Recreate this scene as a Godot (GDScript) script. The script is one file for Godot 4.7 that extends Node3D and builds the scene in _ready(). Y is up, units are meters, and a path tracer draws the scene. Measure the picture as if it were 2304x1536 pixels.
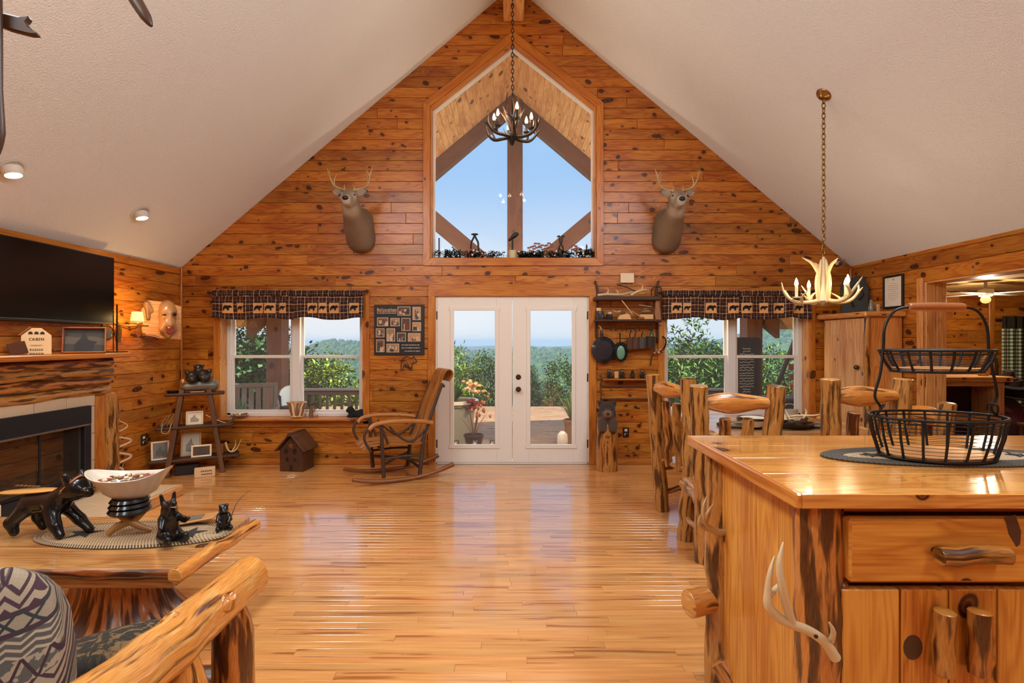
extends Node3D
# A log-home great room under a pine gable: built in metres, y up, the back wall 6.26 m from the camera.

const BACK := 6.26      # the back wall's face is at z = -BACK
const LEFT := -4.05     # the side walls' faces
const RIGHT := 4.147
const RIDGE := Vector2(0.02, 5.85)
const EAVE := 2.4

func _ready() -> void:
	var cam := Camera3D.new()
	cam.name = "camera"
	add_child(cam)
	cam.position = Vector3(0, EYE, 0)
	cam.fov = rad_to_deg(2.0 * atan(768.0 / F))
	cam.near = 0.05
	cam.far = 9000.0
	cam.current = true
	var env := Environment.new()
	env.background_mode = Environment.BG_SKY
	env.sky = Sky.new()
	env.sky.sky_material = sky_material()
	env.background_energy_multiplier = 1.0
	env.tonemap_mode = Environment.TONE_MAPPER_LINEAR
	env.tonemap_exposure = 1.0
	env.sdfgi_enabled = true
	env.ssao_enabled = true
	env.ssil_enabled = true
	env.volumetric_fog_enabled = true
	env.volumetric_fog_density = 0.0
	var we := WorldEnvironment.new()
	we.name = "environment"
	we.environment = env
	add_child(we)
	var sun := DirectionalLight3D.new()
	sun.name = "sun"
	sun.light_color = Color(1.0, 0.95, 0.86)
	sun.light_energy = 2.4
	sun.light_angular_distance = 0.6
	sun.shadow_enabled = true
	sun.rotation_degrees = Vector3(-56, -60, 0)
	add_child(sun)
	materials()
	for k in [Vector3(-2.2, 0, 2.0), Vector3(2.2, 0, 2.0), Vector3(-2.2, 0, -0.8), Vector3(2.2, 0, -0.8), Vector3(-2.2, 0, -2.6), Vector3(2.2, 0, -2.6)]:
		kitchen_light(k)
	shell()
	openings()
	porch()
	far_country()
	garden()
	side_room()
	fireplace_wall()
	back_wall_things()
	corner_things()
	dining()
	kitchen_island()
	front_left()
	chandeliers()

func sky_material() -> PanoramaSkyMaterial:
	var w := 1024
	var h := 512
	var im := Image.create(w, h, false, Image.FORMAT_RGBAF)
	var nz := FastNoiseLite.new(); nz.seed = 8; nz.frequency = 0.011; nz.fractal_octaves = 5
	var top := Color(0.20, 0.45, 0.90)
	var mid := Color(0.33, 0.60, 0.97)
	var low := Color(0.80, 0.90, 1.0)
	for y in h:
		var el := (0.5 - (y + 0.5) / h) * PI
		var s := clampf(el / 0.62, 0.0, 1.0)
		var k := low.lerp(mid, smoothstep(0.06, 0.34, el)).lerp(top, smoothstep(0.3, 1.3, el))
		for x in w:
			var a := TAU * x / w
			var q := Vector3(cos(a), sin(a), 0) * 60.0
			var c := nz.get_noise_3d(q.x, q.y, y * 1.9)
			c = clampf((c - 0.1) * 2.2, 0.0, 1.0) * (0.75 if el < 0.3 else 0.45)
			im.set_pixel(x, y, k.lerp(Color(0.95, 0.97, 1.0), c))
	var m := PanoramaSkyMaterial.new()
	m.panorama = ImageTexture.create_from_image(im)
	return m

# a flush ceiling light of the kitchen behind the camera
func kitchen_light(p: Vector3) -> void:
	var side := signf(p.x)
	var slope := (RIDGE.y - EAVE) / (RIDGE.x - LEFT) if side < 0 else (RIDGE.y - 2.42) / (RIGHT - RIDGE.x)
	var y: float = RIDGE.y - absf(p.x - RIDGE.x) * slope
	var b := Basis(Vector3(0, 0, 1), -side * atan(slope))
	var at_ceiling := Vector3(p.x, y, p.z) - b.y * 0.001
	var t := thing("ceiling_light", "", "ceiling light", at_ceiling, 0.0)
	t.set_meta("label", "flush white ceiling light out of view on the %s slope, %s one" % ["west" if side < 0 else "east", "rearmost" if p.z > 1 else ("middle" if p.z > -1 else "front")])
	var f := MB.new()
	for s in [-1.0, 1.0]:
		f.box(b * Vector3(s * 0.31, -0.04, 0), Vector3(0.03, 0.08, 1.25), 0.006, b)
		f.box(b * Vector3(0, -0.04, s * 0.61), Vector3(0.62, 0.08, 0.03), 0.006, b)
	part("frame", f, M["white paint"], t, true)
	var d := MB.new().box(b * Vector3(0, -0.05, 0), Vector3(0.59, 0.02, 1.19), 0.0, b)
	part("diffuser", d, M["downlight glow"], t, true)
	var l := AreaLight3D.new()
	l.name = "lamp"
	l.area_size = Vector2(0.58, 1.18)
	l.light_color = Color(0.85, 0.935, 1.0)
	l.light_energy = KITCHEN * (0.5 if p.z > 1.0 else 1.0)
	l.shadow_enabled = true
	l.area_range = 16.0
	t.add_child(l)
	l.transform = Transform3D(b * Basis(Vector3.RIGHT, -PI / 2), b * Vector3(0, -0.068, 0))

const KITCHEN := 6.2

# ---------------------------------------------------------------- mesh builder
class MB:
	var v := PackedVector3Array()
	var n := PackedVector3Array()
	var uv := PackedVector2Array()
	var c := PackedColorArray()
	var ix := PackedInt32Array()
	var col := Color(1, 1, 1)
	var uo := Vector2.ZERO

	func tint(k: Color) -> MB:
		col = k
		return self

	func vert(p: Vector3, nn: Vector3, t: Vector2) -> int:
		v.append(p); n.append(nn); uv.append(t + uo); c.append(col)
		return v.size() - 1

	# three indices, counter-clockwise seen from the front
	func tri(a: int, b: int, d: int) -> void:
		ix.append(a); ix.append(d); ix.append(b)

	# flat convex face, counter-clockwise seen from the front; u runs along «along»
	func face(p: Array, along := Vector3.ZERO) -> void:
		var a: Vector3 = p[0]
		var nn := Vector3.ZERO
		for i in range(1, p.size() - 1):
			nn += (p[i] - a).cross(p[i + 1] - a)
		nn = nn.normalized()
		var u := along - nn * along.dot(nn)
		if u.length() < 0.01:
			u = (p[1] - a)
		u = u.normalized()
		var w := nn.cross(u)
		var first := v.size()
		for q in p:
			vert(q, nn, Vector2(q.dot(u), q.dot(w)))
		for i in range(1, p.size() - 1):
			tri(first, first + i, first + i + 1)

	func box(at: Vector3, size: Vector3, bev := 0.0, basis := Basis(), along := Vector3.ZERO) -> MB:
		var h := size / 2.0
		bev = min(bev, min(h.x, min(h.y, h.z)) * 0.9)
		if along == Vector3.ZERO:
			along = Vector3.RIGHT if size.x >= size.y and size.x >= size.z else (Vector3.UP if size.y >= size.z else Vector3.BACK)
		along = basis * along
		var T := Transform3D(basis, at)
		for ax in 3:
			for s in [-1.0, 1.0]:
				var b1 := (ax + 1) % 3
				var b2 := (ax + 2) % 3
				var q := []
				for k in [[-1, -1], [1, -1], [1, 1], [-1, 1]]:
					var p := Vector3.ZERO
					p[ax] = s * h[ax]
					p[b1] = k[0] * (h[b1] - bev)
					p[b2] = k[1] * (h[b2] - bev)
					q.append(T * p)
				if s < 0: q.reverse()
				face(q, along)
		if bev > 0.0:
			for ax in 3:
				var b1 := (ax + 1) % 3
				var b2 := (ax + 2) % 3
				for s1 in [-1.0, 1.0]:
					for s2 in [-1.0, 1.0]:
						var q := []
						for k in [[-1, 0], [1, 0], [1, 1], [-1, 1]]:
							var p := Vector3.ZERO
							p[ax] = k[0] * (h[ax] - bev)
							p[b1] = s1 * (h[b1] - (bev if k[1] else 0.0))
							p[b2] = s2 * (h[b2] - (0.0 if k[1] else bev))
							q.append(T * p)
						if s1 * s2 < 0: q.reverse()
						face(q, along)
			for s1 in [-1.0, 1.0]:
				for s2 in [-1.0, 1.0]:
					for s3 in [-1.0, 1.0]:
						var q := [T * Vector3(s1 * h.x, s2 * (h.y - bev), s3 * (h.z - bev)), T * Vector3(s1 * (h.x - bev), s2 * h.y, s3 * (h.z - bev)), T * Vector3(s1 * (h.x - bev), s2 * (h.y - bev), s3 * h.z)]
						if s1 * s2 * s3 < 0: q.reverse()
						face(q, along)
		return self

	# smooth surface through rows of points; closed: the rows are rings. Front faces where (row direction) x (ring direction) points
	func grid(rows: Array, closed := false, us := 1.0, vs := 1.0) -> MB:
		var nr := rows.size()
		var nc: int = rows[0].size()
		var first := v.size()
		var cols := nc + 1 if closed else nc
		var vlen := 0.0
		var midrow: PackedVector3Array = rows[nr / 2]
		for i in nr:
			var r: PackedVector3Array = rows[i]
			var ra: PackedVector3Array = rows[max(i - 1, 0)]
			var rb: PackedVector3Array = rows[min(i + 1, nr - 1)]
			if i > 0:
				vlen += (r[0] - ra[0]).length()
			var ulen := 0.0
			for j in cols:
				var jj := j % nc
				var ja := (jj - 1 + nc) % nc if closed else max(jj - 1, 0)
				var jb := (jj + 1) % nc if closed else min(jj + 1, nc - 1)
				var nn := (rb[jj] - ra[jj]).cross(r[jb] - r[ja])
				if nn.length_squared() < 1e-16:
					nn = (rb[ja] - ra[jb]).cross(rb[jb] - ra[ja])
					if nn.length_squared() < 1e-16:
						nn = Vector3.UP
				if j > 0:
					ulen += (midrow[jj] - midrow[(j - 1) % nc]).length()
				vert(r[jj], nn.normalized(), Vector2(vlen * us, ulen * vs))
		for i in nr - 1:
			for j in cols - 1:
				var a := first + i * cols + j
				tri(a, a + cols, a + cols + 1)
				tri(a, a + cols + 1, a + 1)
		return self

	# tube through points; rad: one radius per point. opt: sides, caps, wob (radius noise), seed, flat (squash), cap_col
	func tube(p: Array, rad: Array, sides := 10, caps := true, wob := 0.0, sd := 0, capcol := Color(0, 0, 0, 0)) -> MB:
		var nz: FastNoiseLite
		if wob > 0.0:
			nz = FastNoiseLite.new(); nz.seed = sd; nz.frequency = 1.0
		var rows := []
		var up := Vector3.UP
		var t0: Vector3 = (p[1] - p[0]).normalized()
		if abs(t0.dot(up)) > 0.9: up = Vector3.RIGHT
		var side := t0.cross(up).normalized()
		var m := p.size()
		for i in m:
			var t: Vector3 = (p[min(i + 1, m - 1)] - p[max(i - 1, 0)]).normalized()
			side = (side - t * side.dot(t)).normalized()
			var w := side.cross(t)
			var row := PackedVector3Array()
			var r: float = rad[i] if rad.size() > 1 else rad[0]
			for j in sides:
				var a := TAU * j / sides
				var d := side * cos(a) + w * sin(a)
				var rr := r
				if wob > 0.0:
					rr *= 1.0 + wob * nz.get_noise_3d(cos(a) * 1.3 + sd, sin(a) * 1.3, i * 0.45 * (1.0 + 0.0 * r))
				row.append(p[i] + d * rr)
			rows.append(row)
		grid(rows, true)
		if caps:
			for e in 2:
				var row: PackedVector3Array = rows[0 if e == 0 else m - 1]
				var ctr: Vector3 = p[0] if e == 0 else p[m - 1]
				var t: Vector3 = (p[0] - p[1]).normalized() if e == 0 else (p[m - 1] - p[m - 2]).normalized()
				var r: float = rad[0] if e == 0 or rad.size() == 1 else rad[m - 1]
				var keep := col
				if capcol.a > 0.0: col = capcol
				var cc := vert(ctr + t * r * 0.16, t, Vector2(0, 0))
				var ring := []
				for j in sides:
					ring.append(vert(row[j].lerp(ctr, 0.12) + t * r * 0.13, (t * 1.4 + (row[j] - ctr).normalized() * 0.4).normalized(), Vector2((row[j] - ctr).dot(side), (row[j] - ctr).y)))
				var edge := []
				for j in sides:
					edge.append(vert(row[j], ((row[j] - ctr).normalized() + t * 0.7).normalized(), Vector2((row[j] - ctr).dot(side), (row[j] - ctr).y)))
				for j in sides:
					var k := (j + 1) % sides
					if e == 0:
						tri(cc, ring[j], ring[k]); tri(ring[j], edge[j], edge[k]); tri(ring[j], edge[k], ring[k])
					else:
						tri(cc, ring[k], ring[j]); tri(ring[j], edge[k], edge[j]); tri(ring[j], ring[k], edge[k])
				col = keep
		return self

	# surface of revolution about the y axis of T; profile of (radius, height) from bottom to top for an outside surface
	func lathe(prof: Array, sides := 20, T := Transform3D(), sx := 1.0, sz := 1.0) -> MB:
		var sect := [[prof[0]]]
		for i in range(1, prof.size()):
			sect[-1].append(prof[i])
			if i < prof.size() - 1:
				var d1: Vector2 = prof[i] - prof[i - 1]
				if absf(d1.angle_to(prof[i + 1] - prof[i])) > 0.75: sect.append([prof[i]])
		for sc in sect:
			var rows := []
			for q in sc:
				var row := PackedVector3Array()
				for j in sides:
					var a := TAU * j / sides
					row.append(T * Vector3(q.x * cos(a) * sx, q.y, q.x * sin(a) * sz))
				rows.append(row)
			grid(rows, true)
		return self

	# polygon (x, y) pushed out from z = 0 to z = depth of T, with a small chamfer at the front
	func extrude(poly: PackedVector2Array, depth: float, T := Transform3D(), bev := 0.0, back := false, along := Vector3.ZERO) -> MB:
		if Geometry2D.is_polygon_clockwise(poly):
			poly = poly.duplicate(); poly.reverse()
		var tr := Geometry2D.triangulate_polygon(poly)
		var m := poly.size()
		var front := poly
		if bev > 0.0:
			front = PackedVector2Array()
			for i in m:
				var e1 := (poly[i] - poly[(i - 1 + m) % m]).normalized()
				var e2 := (poly[(i + 1) % m] - poly[i]).normalized()
				var nn := Vector2(-e1.y, e1.x) + Vector2(-e2.y, e2.x)
				nn = nn / max(nn.length_squared() * 0.5, 0.35)
				front.append(poly[i] + nn * bev)
		var b := T.basis
		var u := (b * along).normalized() if along != Vector3.ZERO else b.x.normalized()
		var fn := b.z.normalized()
		var w := fn.cross(u)
		for side in ([1, 0] if back else [1]):
			var first := v.size()
			for i in m:
				var q2 := front[i] if side else poly[i]
				var q := T * Vector3(q2.x, q2.y, depth if side else 0.0)
				vert(q, fn if side else -fn, Vector2(q.dot(u), q.dot(w)))
			for i in range(0, tr.size(), 3):
				var a := poly[tr[i]]
				var ccw := (poly[tr[i + 1]] - a).cross(poly[tr[i + 2]] - a) > 0.0
				if ccw == (side == 1): tri(first + tr[i], first + tr[i + 1], first + tr[i + 2])
				else: tri(first + tr[i], first + tr[i + 2], first + tr[i + 1])
		for i in m:
			var k := (i + 1) % m
			var d2 := depth - bev
			face([T * Vector3(poly[i].x, poly[i].y, 0), T * Vector3(poly[k].x, poly[k].y, 0), T * Vector3(poly[k].x, poly[k].y, d2), T * Vector3(poly[i].x, poly[i].y, d2)], u)
			if bev > 0.0:
				face([T * Vector3(poly[i].x, poly[i].y, d2), T * Vector3(poly[k].x, poly[k].y, d2), T * Vector3(front[k].x, front[k].y, depth), T * Vector3(front[i].x, front[i].y, depth)], u)
		return self

	# one smooth body round tapered bones [a, b, ra, rb, colour]: surface nets over a blended distance field
	func blob(bones: Array, cell: float, soft := 0.02, T := Transform3D()) -> MB:
		var lo := Vector3.INF
		var hi := -Vector3.INF
		for k in bones:
			var r: float = max(k[2], k[3])
			for q in [k[0], k[1]]:
				lo = lo.min(q - Vector3.ONE * r); hi = hi.max(q + Vector3.ONE * r)
		var pad := cell * 2.0 + soft * 1.5
		lo -= Vector3.ONE * pad; hi += Vector3.ONE * pad
		var nx := int((hi.x - lo.x) / cell) + 2
		var ny := int((hi.y - lo.y) / cell) + 2
		var nz := int((hi.z - lo.z) / cell) + 2
		var acc := PackedFloat32Array(); acc.resize(nx * ny * nz)
		var far := soft * 5.0 + cell * 1.5
		for k in bones:
			var a: Vector3 = k[0]
			var b: Vector3 = k[1]
			var ra: float = k[2]
			var rb: float = k[3]
			var ab := b - a
			var l2: float = max(ab.length_squared(), 1e-9)
			var m0 := (a - Vector3.ONE * ra).min(b - Vector3.ONE * rb) - Vector3.ONE * far
			var m1 := (a + Vector3.ONE * ra).max(b + Vector3.ONE * rb) + Vector3.ONE * far
			var i0: int = max(0, int((m0.x - lo.x) / cell)); var i1: int = min(nx - 1, int((m1.x - lo.x) / cell) + 1)
			var j0: int = max(0, int((m0.y - lo.y) / cell)); var j1: int = min(ny - 1, int((m1.y - lo.y) / cell) + 1)
			var k0: int = max(0, int((m0.z - lo.z) / cell)); var k1: int = min(nz - 1, int((m1.z - lo.z) / cell) + 1)
			for i in range(i0, i1 + 1):
				for j in range(j0, j1 + 1):
					var base := (i * ny + j) * nz
					var p := Vector3(lo.x + i * cell, lo.y + j * cell, lo.z + k0 * cell)
					for kk in range(k0, k1 + 1):
						var t := clampf((p - a).dot(ab) / l2, 0.0, 1.0)
						var d := (p - a - ab * t).length() - ra - (rb - ra) * t
						if d < far:
							acc[base + kk] += exp(-maxf(d, -far) / soft)
						p.z += cell
		var at := PackedInt32Array(); at.resize(nx * ny * nz); at.fill(-1)
		var first := v.size()
		var OFF := [[0, 0, 0], [1, 0, 0], [0, 1, 0], [1, 1, 0], [0, 0, 1], [1, 0, 1], [0, 1, 1], [1, 1, 1]]
		var EDGE := [[0, 1], [2, 3], [4, 5], [6, 7], [0, 2], [1, 3], [4, 6], [5, 7], [0, 4], [1, 5], [2, 6], [3, 7]]
		var stepo := PackedInt32Array()
		for o in OFF: stepo.append((o[0] * ny + o[1]) * nz + o[2])
		var keep := col
		for i in nx - 1:
			for j in ny - 1:
				for kk in nz - 1:
					var base := (i * ny + j) * nz + kk
					var mask := 0
					for q in 8:
						if acc[base + stepo[q]] > 1.0: mask += 1
					if mask == 0 or mask == 8: continue
					var s := Vector3.ZERO
					var cnt := 0
					for e in EDGE:
						var fa := acc[base + stepo[e[0]]]
						var fb := acc[base + stepo[e[1]]]
						if (fa > 1.0) == (fb > 1.0): continue
						var da := -log(maxf(fa, 1e-6)); var db := -log(maxf(fb, 1e-6))
						var t := da / (da - db)
						var oa: Array = OFF[e[0]]
						var ob: Array = OFF[e[1]]
						s += Vector3(oa[0] + (ob[0] - oa[0]) * t, oa[1] + (ob[1] - oa[1]) * t, oa[2] + (ob[2] - oa[2]) * t)
						cnt += 1
					var p := lo + (Vector3(i, j, kk) + s / cnt) * cell
					var g := Vector3.ZERO
					var wsum := 0.0
					var mix := Color(0, 0, 0)
					for b in bones:
						var ab: Vector3 = b[1] - b[0]
						var t: float = clampf((p - b[0]).dot(ab) / maxf(ab.length_squared(), 1e-9), 0.0, 1.0)
						var dv: Vector3 = p - b[0] - ab * t
						var dl := dv.length()
						var d: float = dl - b[2] - (b[3] - b[2]) * t
						if d > far: continue
						var w := exp(-d / soft)
						g += dv / maxf(dl, 1e-6) * w
						mix += b[4] * w
						wsum += w
					col = mix / maxf(wsum, 1e-9)
					at[base] = vert(T * p, (T.basis * g).normalized(), Vector2(p.x + p.z, p.y))
		col = keep
		for i in range(1, nx - 1):
			for j in range(1, ny - 1):
				for kk in range(1, nz - 1):
					var base := (i * ny + j) * nz + kk
					var inside := acc[base] > 1.0
					if inside != (acc[base + ny * nz] > 1.0):
						_quad(at[base], at[base - nz], at[base - nz - 1], at[base - 1], inside)
					if inside != (acc[base + nz] > 1.0):
						_quad(at[base], at[base - 1], at[base - 1 - ny * nz], at[base - ny * nz], inside)
					if inside != (acc[base + 1] > 1.0):
						_quad(at[base], at[base - ny * nz], at[base - ny * nz - nz], at[base - nz], inside)
		return self

	func _quad(a: int, b: int, d: int, e: int, flip: bool) -> void:
		if a < 0 or b < 0 or d < 0 or e < 0: return
		# pick the winding that agrees with the vertex normals
		var nn := (v[b] - v[a]).cross(v[d] - v[a])
		if nn.dot(n[a] + n[d]) > 0.0:
			tri(a, b, d); tri(a, d, e)
		else:
			tri(a, d, b); tri(a, e, d)

	func ball(at: Vector3, r: Vector3, sides := 12, T := Transform3D()) -> MB:
		var rows := []
		var m := maxi(4, sides / 2)
		for i in m + 1:
			var a := -PI / 2 + PI * i / m
			var row := PackedVector3Array()
			for j in sides:
				var b := TAU * j / sides
				row.append(T * (at + Vector3(cos(a) * cos(b) * r.x, sin(a) * r.y, cos(a) * sin(b) * r.z)))
			rows.append(row)
		var first := v.size()
		grid(rows, true)
		for i in range(first, v.size()):
			var l := T.affine_inverse() * v[i] - at
			n[i] = (T.basis * (l / (r * r))).normalized()
		return self

	# press everything behind the wall's plane flat against it
	func flatten(T := Transform3D(), low := 0.003) -> MB:
		var inv := T.affine_inverse()
		for i in v.size():
			var q := inv * v[i]
			if q.z < low: v[i] = T * Vector3(q.x, q.y, low)
		return self

	func mesh(off := Vector3.ZERO) -> ArrayMesh:
		var a := []
		a.resize(Mesh.ARRAY_MAX)
		a[Mesh.ARRAY_VERTEX] = v if off == Vector3.ZERO else Transform3D(Basis(), -off) * v
		a[Mesh.ARRAY_NORMAL] = n
		a[Mesh.ARRAY_TEX_UV] = uv
		a[Mesh.ARRAY_COLOR] = c
		a[Mesh.ARRAY_INDEX] = ix
		var m := ArrayMesh.new()
		m.add_surface_from_arrays(Mesh.PRIMITIVE_TRIANGLES, a)
		return m

# ---------------------------------------------------------------- naming and placing
var taken := {}
var org := {}
var rng := RandomNumberGenerator.new()

func numbered(called: String) -> String:
	var k: int = taken.get(called, 0)
	taken[called] = k + 1
	return called if k == 0 else "%s_%03d" % [called, k]

func tag(o: Node, label: String, category: String, group := "", kind := "") -> Node:
	if label: o.set_meta("label", label)
	if category: o.set_meta("category", category)
	if group: o.set_meta("group", group)
	if kind: o.set_meta("kind", kind)
	return o

# a thing: an empty node at the thing's base; its parts are its children
func thing(called: String, label: String, category: String, at := Vector3.ZERO, turn := 0.0, group := "") -> Node3D:
	var o := Node3D.new()
	o.name = numbered(called)
	add_child(o)
	o.position = at
	o.rotation.y = turn
	org[o] = at
	tag(o, label, category, group)
	return o

# a part. Its shape is given in world coordinates, or in the thing's own when «own» is true
func part(called: String, mb, m: Material, parent: Node3D, own := false) -> MeshInstance3D:
	var o := MeshInstance3D.new()
	o.name = called
	if mb is MB:
		o.mesh = mb.mesh(Vector3.ZERO if own else org.get(parent, Vector3.ZERO))
	else:
		o.mesh = mb
	o.material_override = m
	parent.add_child(o, true)
	org[o] = org.get(parent, Vector3.ZERO)
	return o

# a thing that is one mesh
func solo(called: String, mb: MB, m: Material, label: String, category: String, group := "") -> MeshInstance3D:
	var o := MeshInstance3D.new()
	o.name = numbered(called)
	var lo := Vector3.INF
	var hi := -Vector3.INF
	for p in mb.v:
		lo = lo.min(p); hi = hi.max(p)
	var at := Vector3((lo.x + hi.x) / 2, lo.y, (lo.z + hi.z) / 2)
	o.mesh = mb.mesh(at)
	o.material_override = m
	add_child(o)
	o.position = at
	org[o] = at
	tag(o, label, category, group)
	return o

func struct(called: String, mb: MB, m: Material, label := "") -> MeshInstance3D:
	var o := MeshInstance3D.new()
	o.name = called
	taken[called] = 1
	o.mesh = mb.mesh()
	o.material_override = m
	add_child(o)
	tag(o, label, "", "", "structure")
	return o

func copy(o: Node3D, at: Vector3, turn: float, label: String) -> Node3D:
	var k := o.duplicate() as Node3D
	var b := String(o.name)
	if b.right(4).left(1) == "_" and b.right(3).is_valid_int(): b = b.left(-4)
	k.name = numbered(b)
	add_child(k)
	k.position = at
	k.rotation.y = turn
	if label: k.set_meta("label", label)
	return k

# a point of the place from where the photograph shows it and how far away it is
const F := 1152.0
const EYE := 1.5
func at(px: float, py: float, d: float) -> Vector3:
	return Vector3((px - 1152.0) * d / F, EYE - (py - 768.0) * d / F, -d)

func lin(r: int, g: int, b: int) -> Color:
	return Color8(r, g, b).srgb_to_linear()

func yaw(a: float) -> Basis:
	return Basis(Vector3.UP, a)

# smooth curve through points
func curve(p: Array, steps := 4) -> Array:
	var out := []
	var m := p.size()
	for i in m - 1:
		var a: Vector3 = p[max(i - 1, 0)]
		var b: Vector3 = p[i]
		var d: Vector3 = p[i + 1]
		var e: Vector3 = p[min(i + 2, m - 1)]
		for k in steps:
			out.append(b.cubic_interpolate(d, a, e, float(k) / steps))
	out.append(p[m - 1])
	return out

func radii(r: Array, count: int) -> Array:
	var out := []
	for i in count:
		var t := float(i) / (count - 1) * (r.size() - 1)
		var k := mini(int(t), r.size() - 2)
		out.append(lerpf(r[k], r[k + 1], t - k))
	return out

# a round wire or rod through points
func wire(mb: MB, p: Array, r: float, sides := 6, smooth := 0) -> MB:
	var q := curve(p, smooth) if smooth > 0 else p
	return mb.tube(q, [r], sides)

# a log between two points, a little crooked and uneven
func log_shape(mb: MB, a: Vector3, b: Vector3, ra: float, rb: float, sd: int, sides := 14, bend := 0.02, wob := 0.16, steps := 0) -> MB:
	var l := (b - a).length()
	if steps == 0: steps = clampi(int(l / 0.07), 4, 18)
	var r := RandomNumberGenerator.new(); r.seed = sd
	var nz := FastNoiseLite.new(); nz.seed = sd; nz.frequency = 0.9
	var s := (b - a).normalized().cross(Vector3(0.3, 0.5, 0.8)).normalized()
	var w := (b - a).normalized().cross(s)
	var p := []
	var q := []
	for i in steps + 1:
		var t := float(i) / steps
		var e := sin(t * PI) * bend
		p.append(a.lerp(b, t) + s * nz.get_noise_2d(t * 3.0, sd) * e * 2.0 + w * nz.get_noise_2d(sd, t * 3.0) * e * 2.0)
		q.append(lerpf(ra, rb, t) * (1.0 + wob * 0.5 * nz.get_noise_2d(t * 5.0, sd * 3.1)))
	mb.uo = Vector2(r.randf() * 3.0, r.randf() * 3.0)
	mb.tube(p, q, sides, true, wob, sd, mb.col * 1.25)
	mb.uo = Vector2.ZERO
	return mb

# an antler: a main beam through points and tines [where on the beam 0..1, tip]
func antler(mb: MB, beam: Array, r0: float, tines: Array, sides := 7) -> MB:
	var p := curve(beam, 4)
	mb.tube(p, radii([r0 * 1.15, r0, r0 * 0.9, r0 * 0.65, r0 * 0.16], p.size()), sides)
	for t in tines:
		var b: Vector3 = p[clampi(int(t[0] * (p.size() - 1)), 0, p.size() - 2)]
		var tip: Vector3 = t[1]
		var dirn: Vector3 = p[clampi(int(t[0] * (p.size() - 1)) + 1, 0, p.size() - 1)] - b
		var mid := b.lerp(tip, 0.45) + dirn.normalized() * (tip - b).length() * 0.14
		var q := curve([b, mid, tip], 4)
		mb.tube(q, radii([r0 * 0.8, r0 * 0.6, r0 * 0.12], q.size()), sides)
	return mb

# ---------------------------------------------------------------- textures and materials
var M := {}

func noise_bytes(w: int, h: int, small_w: int, small_h: int, freq: float, sd: int, oct := 3) -> PackedByteArray:
	var nz := FastNoiseLite.new()
	nz.seed = sd; nz.frequency = freq; nz.fractal_octaves = oct
	var im := nz.get_seamless_image(small_w, small_h)
	im.convert(Image.FORMAT_L8)
	im.resize(w, h, Image.INTERPOLATE_CUBIC)
	return im.get_data()

# boards of pine: grain along u, knots; 3.2 m by 1.6 m
func pine_texture(w: int, h: int, knots: int, sd: int, contrast: float) -> ImageTexture:
	var broad := noise_bytes(w, h, w / 32, h / 4, 0.035, sd)
	var fine := noise_bytes(w, h, w / 32, h, 0.16, sd + 1)
	var tone := noise_bytes(w, h, w / 32, h / 8, 0.06, sd + 2)
	var warp := PackedFloat32Array(); warp.resize(w * h)
	var dark := PackedFloat32Array(); dark.resize(w * h)
	var r := RandomNumberGenerator.new(); r.seed = sd
	for k in knots:
		var cx := r.randi_range(0, w - 1)
		var cy := r.randi_range(0, h - 1)
		var rad := r.randf_range(4.0, 9.0) if r.randf() < 0.6 else r.randf_range(9.0, 17.0)
		var lng := r.randf_range(1.0, 1.5) if r.randf() < 0.75 else r.randf_range(1.8, 3.2)
		var tilt := r.randf_range(-0.25, 0.25)
		var sx := int(rad * lng * 4.5)
		var sy := int(rad * 3.2)
		for dy in range(-sy, sy + 1):
			var row := posmod(cy + dy, h) * w
			for dx in range(-sx, sx + 1):
				var ex := dx / (rad * lng)
				var ey := (dy + tilt * dx) / rad
				var d2 := ex * ex + ey * ey
				var i := row + posmod(cx + dx, w)
				if d2 < 1.5:
					dark[i] = maxf(dark[i], clampf((1.45 - d2) * 2.6, 0.0, 1.0) * (0.78 + 0.22 * sin(sqrt(d2) * 9.0)))
				var e2 := ex * ex * 0.25 + ey * ey * 0.7
				if e2 < 6.0:
					warp[i] += exp(-e2) * signf(dy + 0.5) * 1.5
					dark[i] = maxf(dark[i], 0.22 * exp(-d2 * 0.35))
	var out := PackedByteArray(); out.resize(w * h * 3)
	var i := 0
	for y in h:
		var ph := 13.0 * TAU * y / h
		for x in w:
			var s := sin(ph + (broad[i] - 128) * 0.13 + warp[i] * 4.0)
			var g := 0.5 + 0.5 * s
			g = g * g * 0.42 + (fine[i] - 90) * 0.0032 + (tone[i] - 128) * 0.0034
			g = clampf(g * contrast, 0.0, 1.0)
			var kd := dark[i]
			var o := i * 3
			out[o] = int((247.0 - 60.0 * g) * (1.0 - kd) + 66.0 * kd)
			out[o + 1] = int((207.0 - 88.0 * g) * (1.0 - kd) + 32.0 * kd)
			out[o + 2] = int((152.0 - 84.0 * g) * (1.0 - kd) + 24.0 * kd)
			i += 1
	return ImageTexture.create_from_image(Image.create_from_data(w, h, false, Image.FORMAT_RGB8, out))

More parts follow.
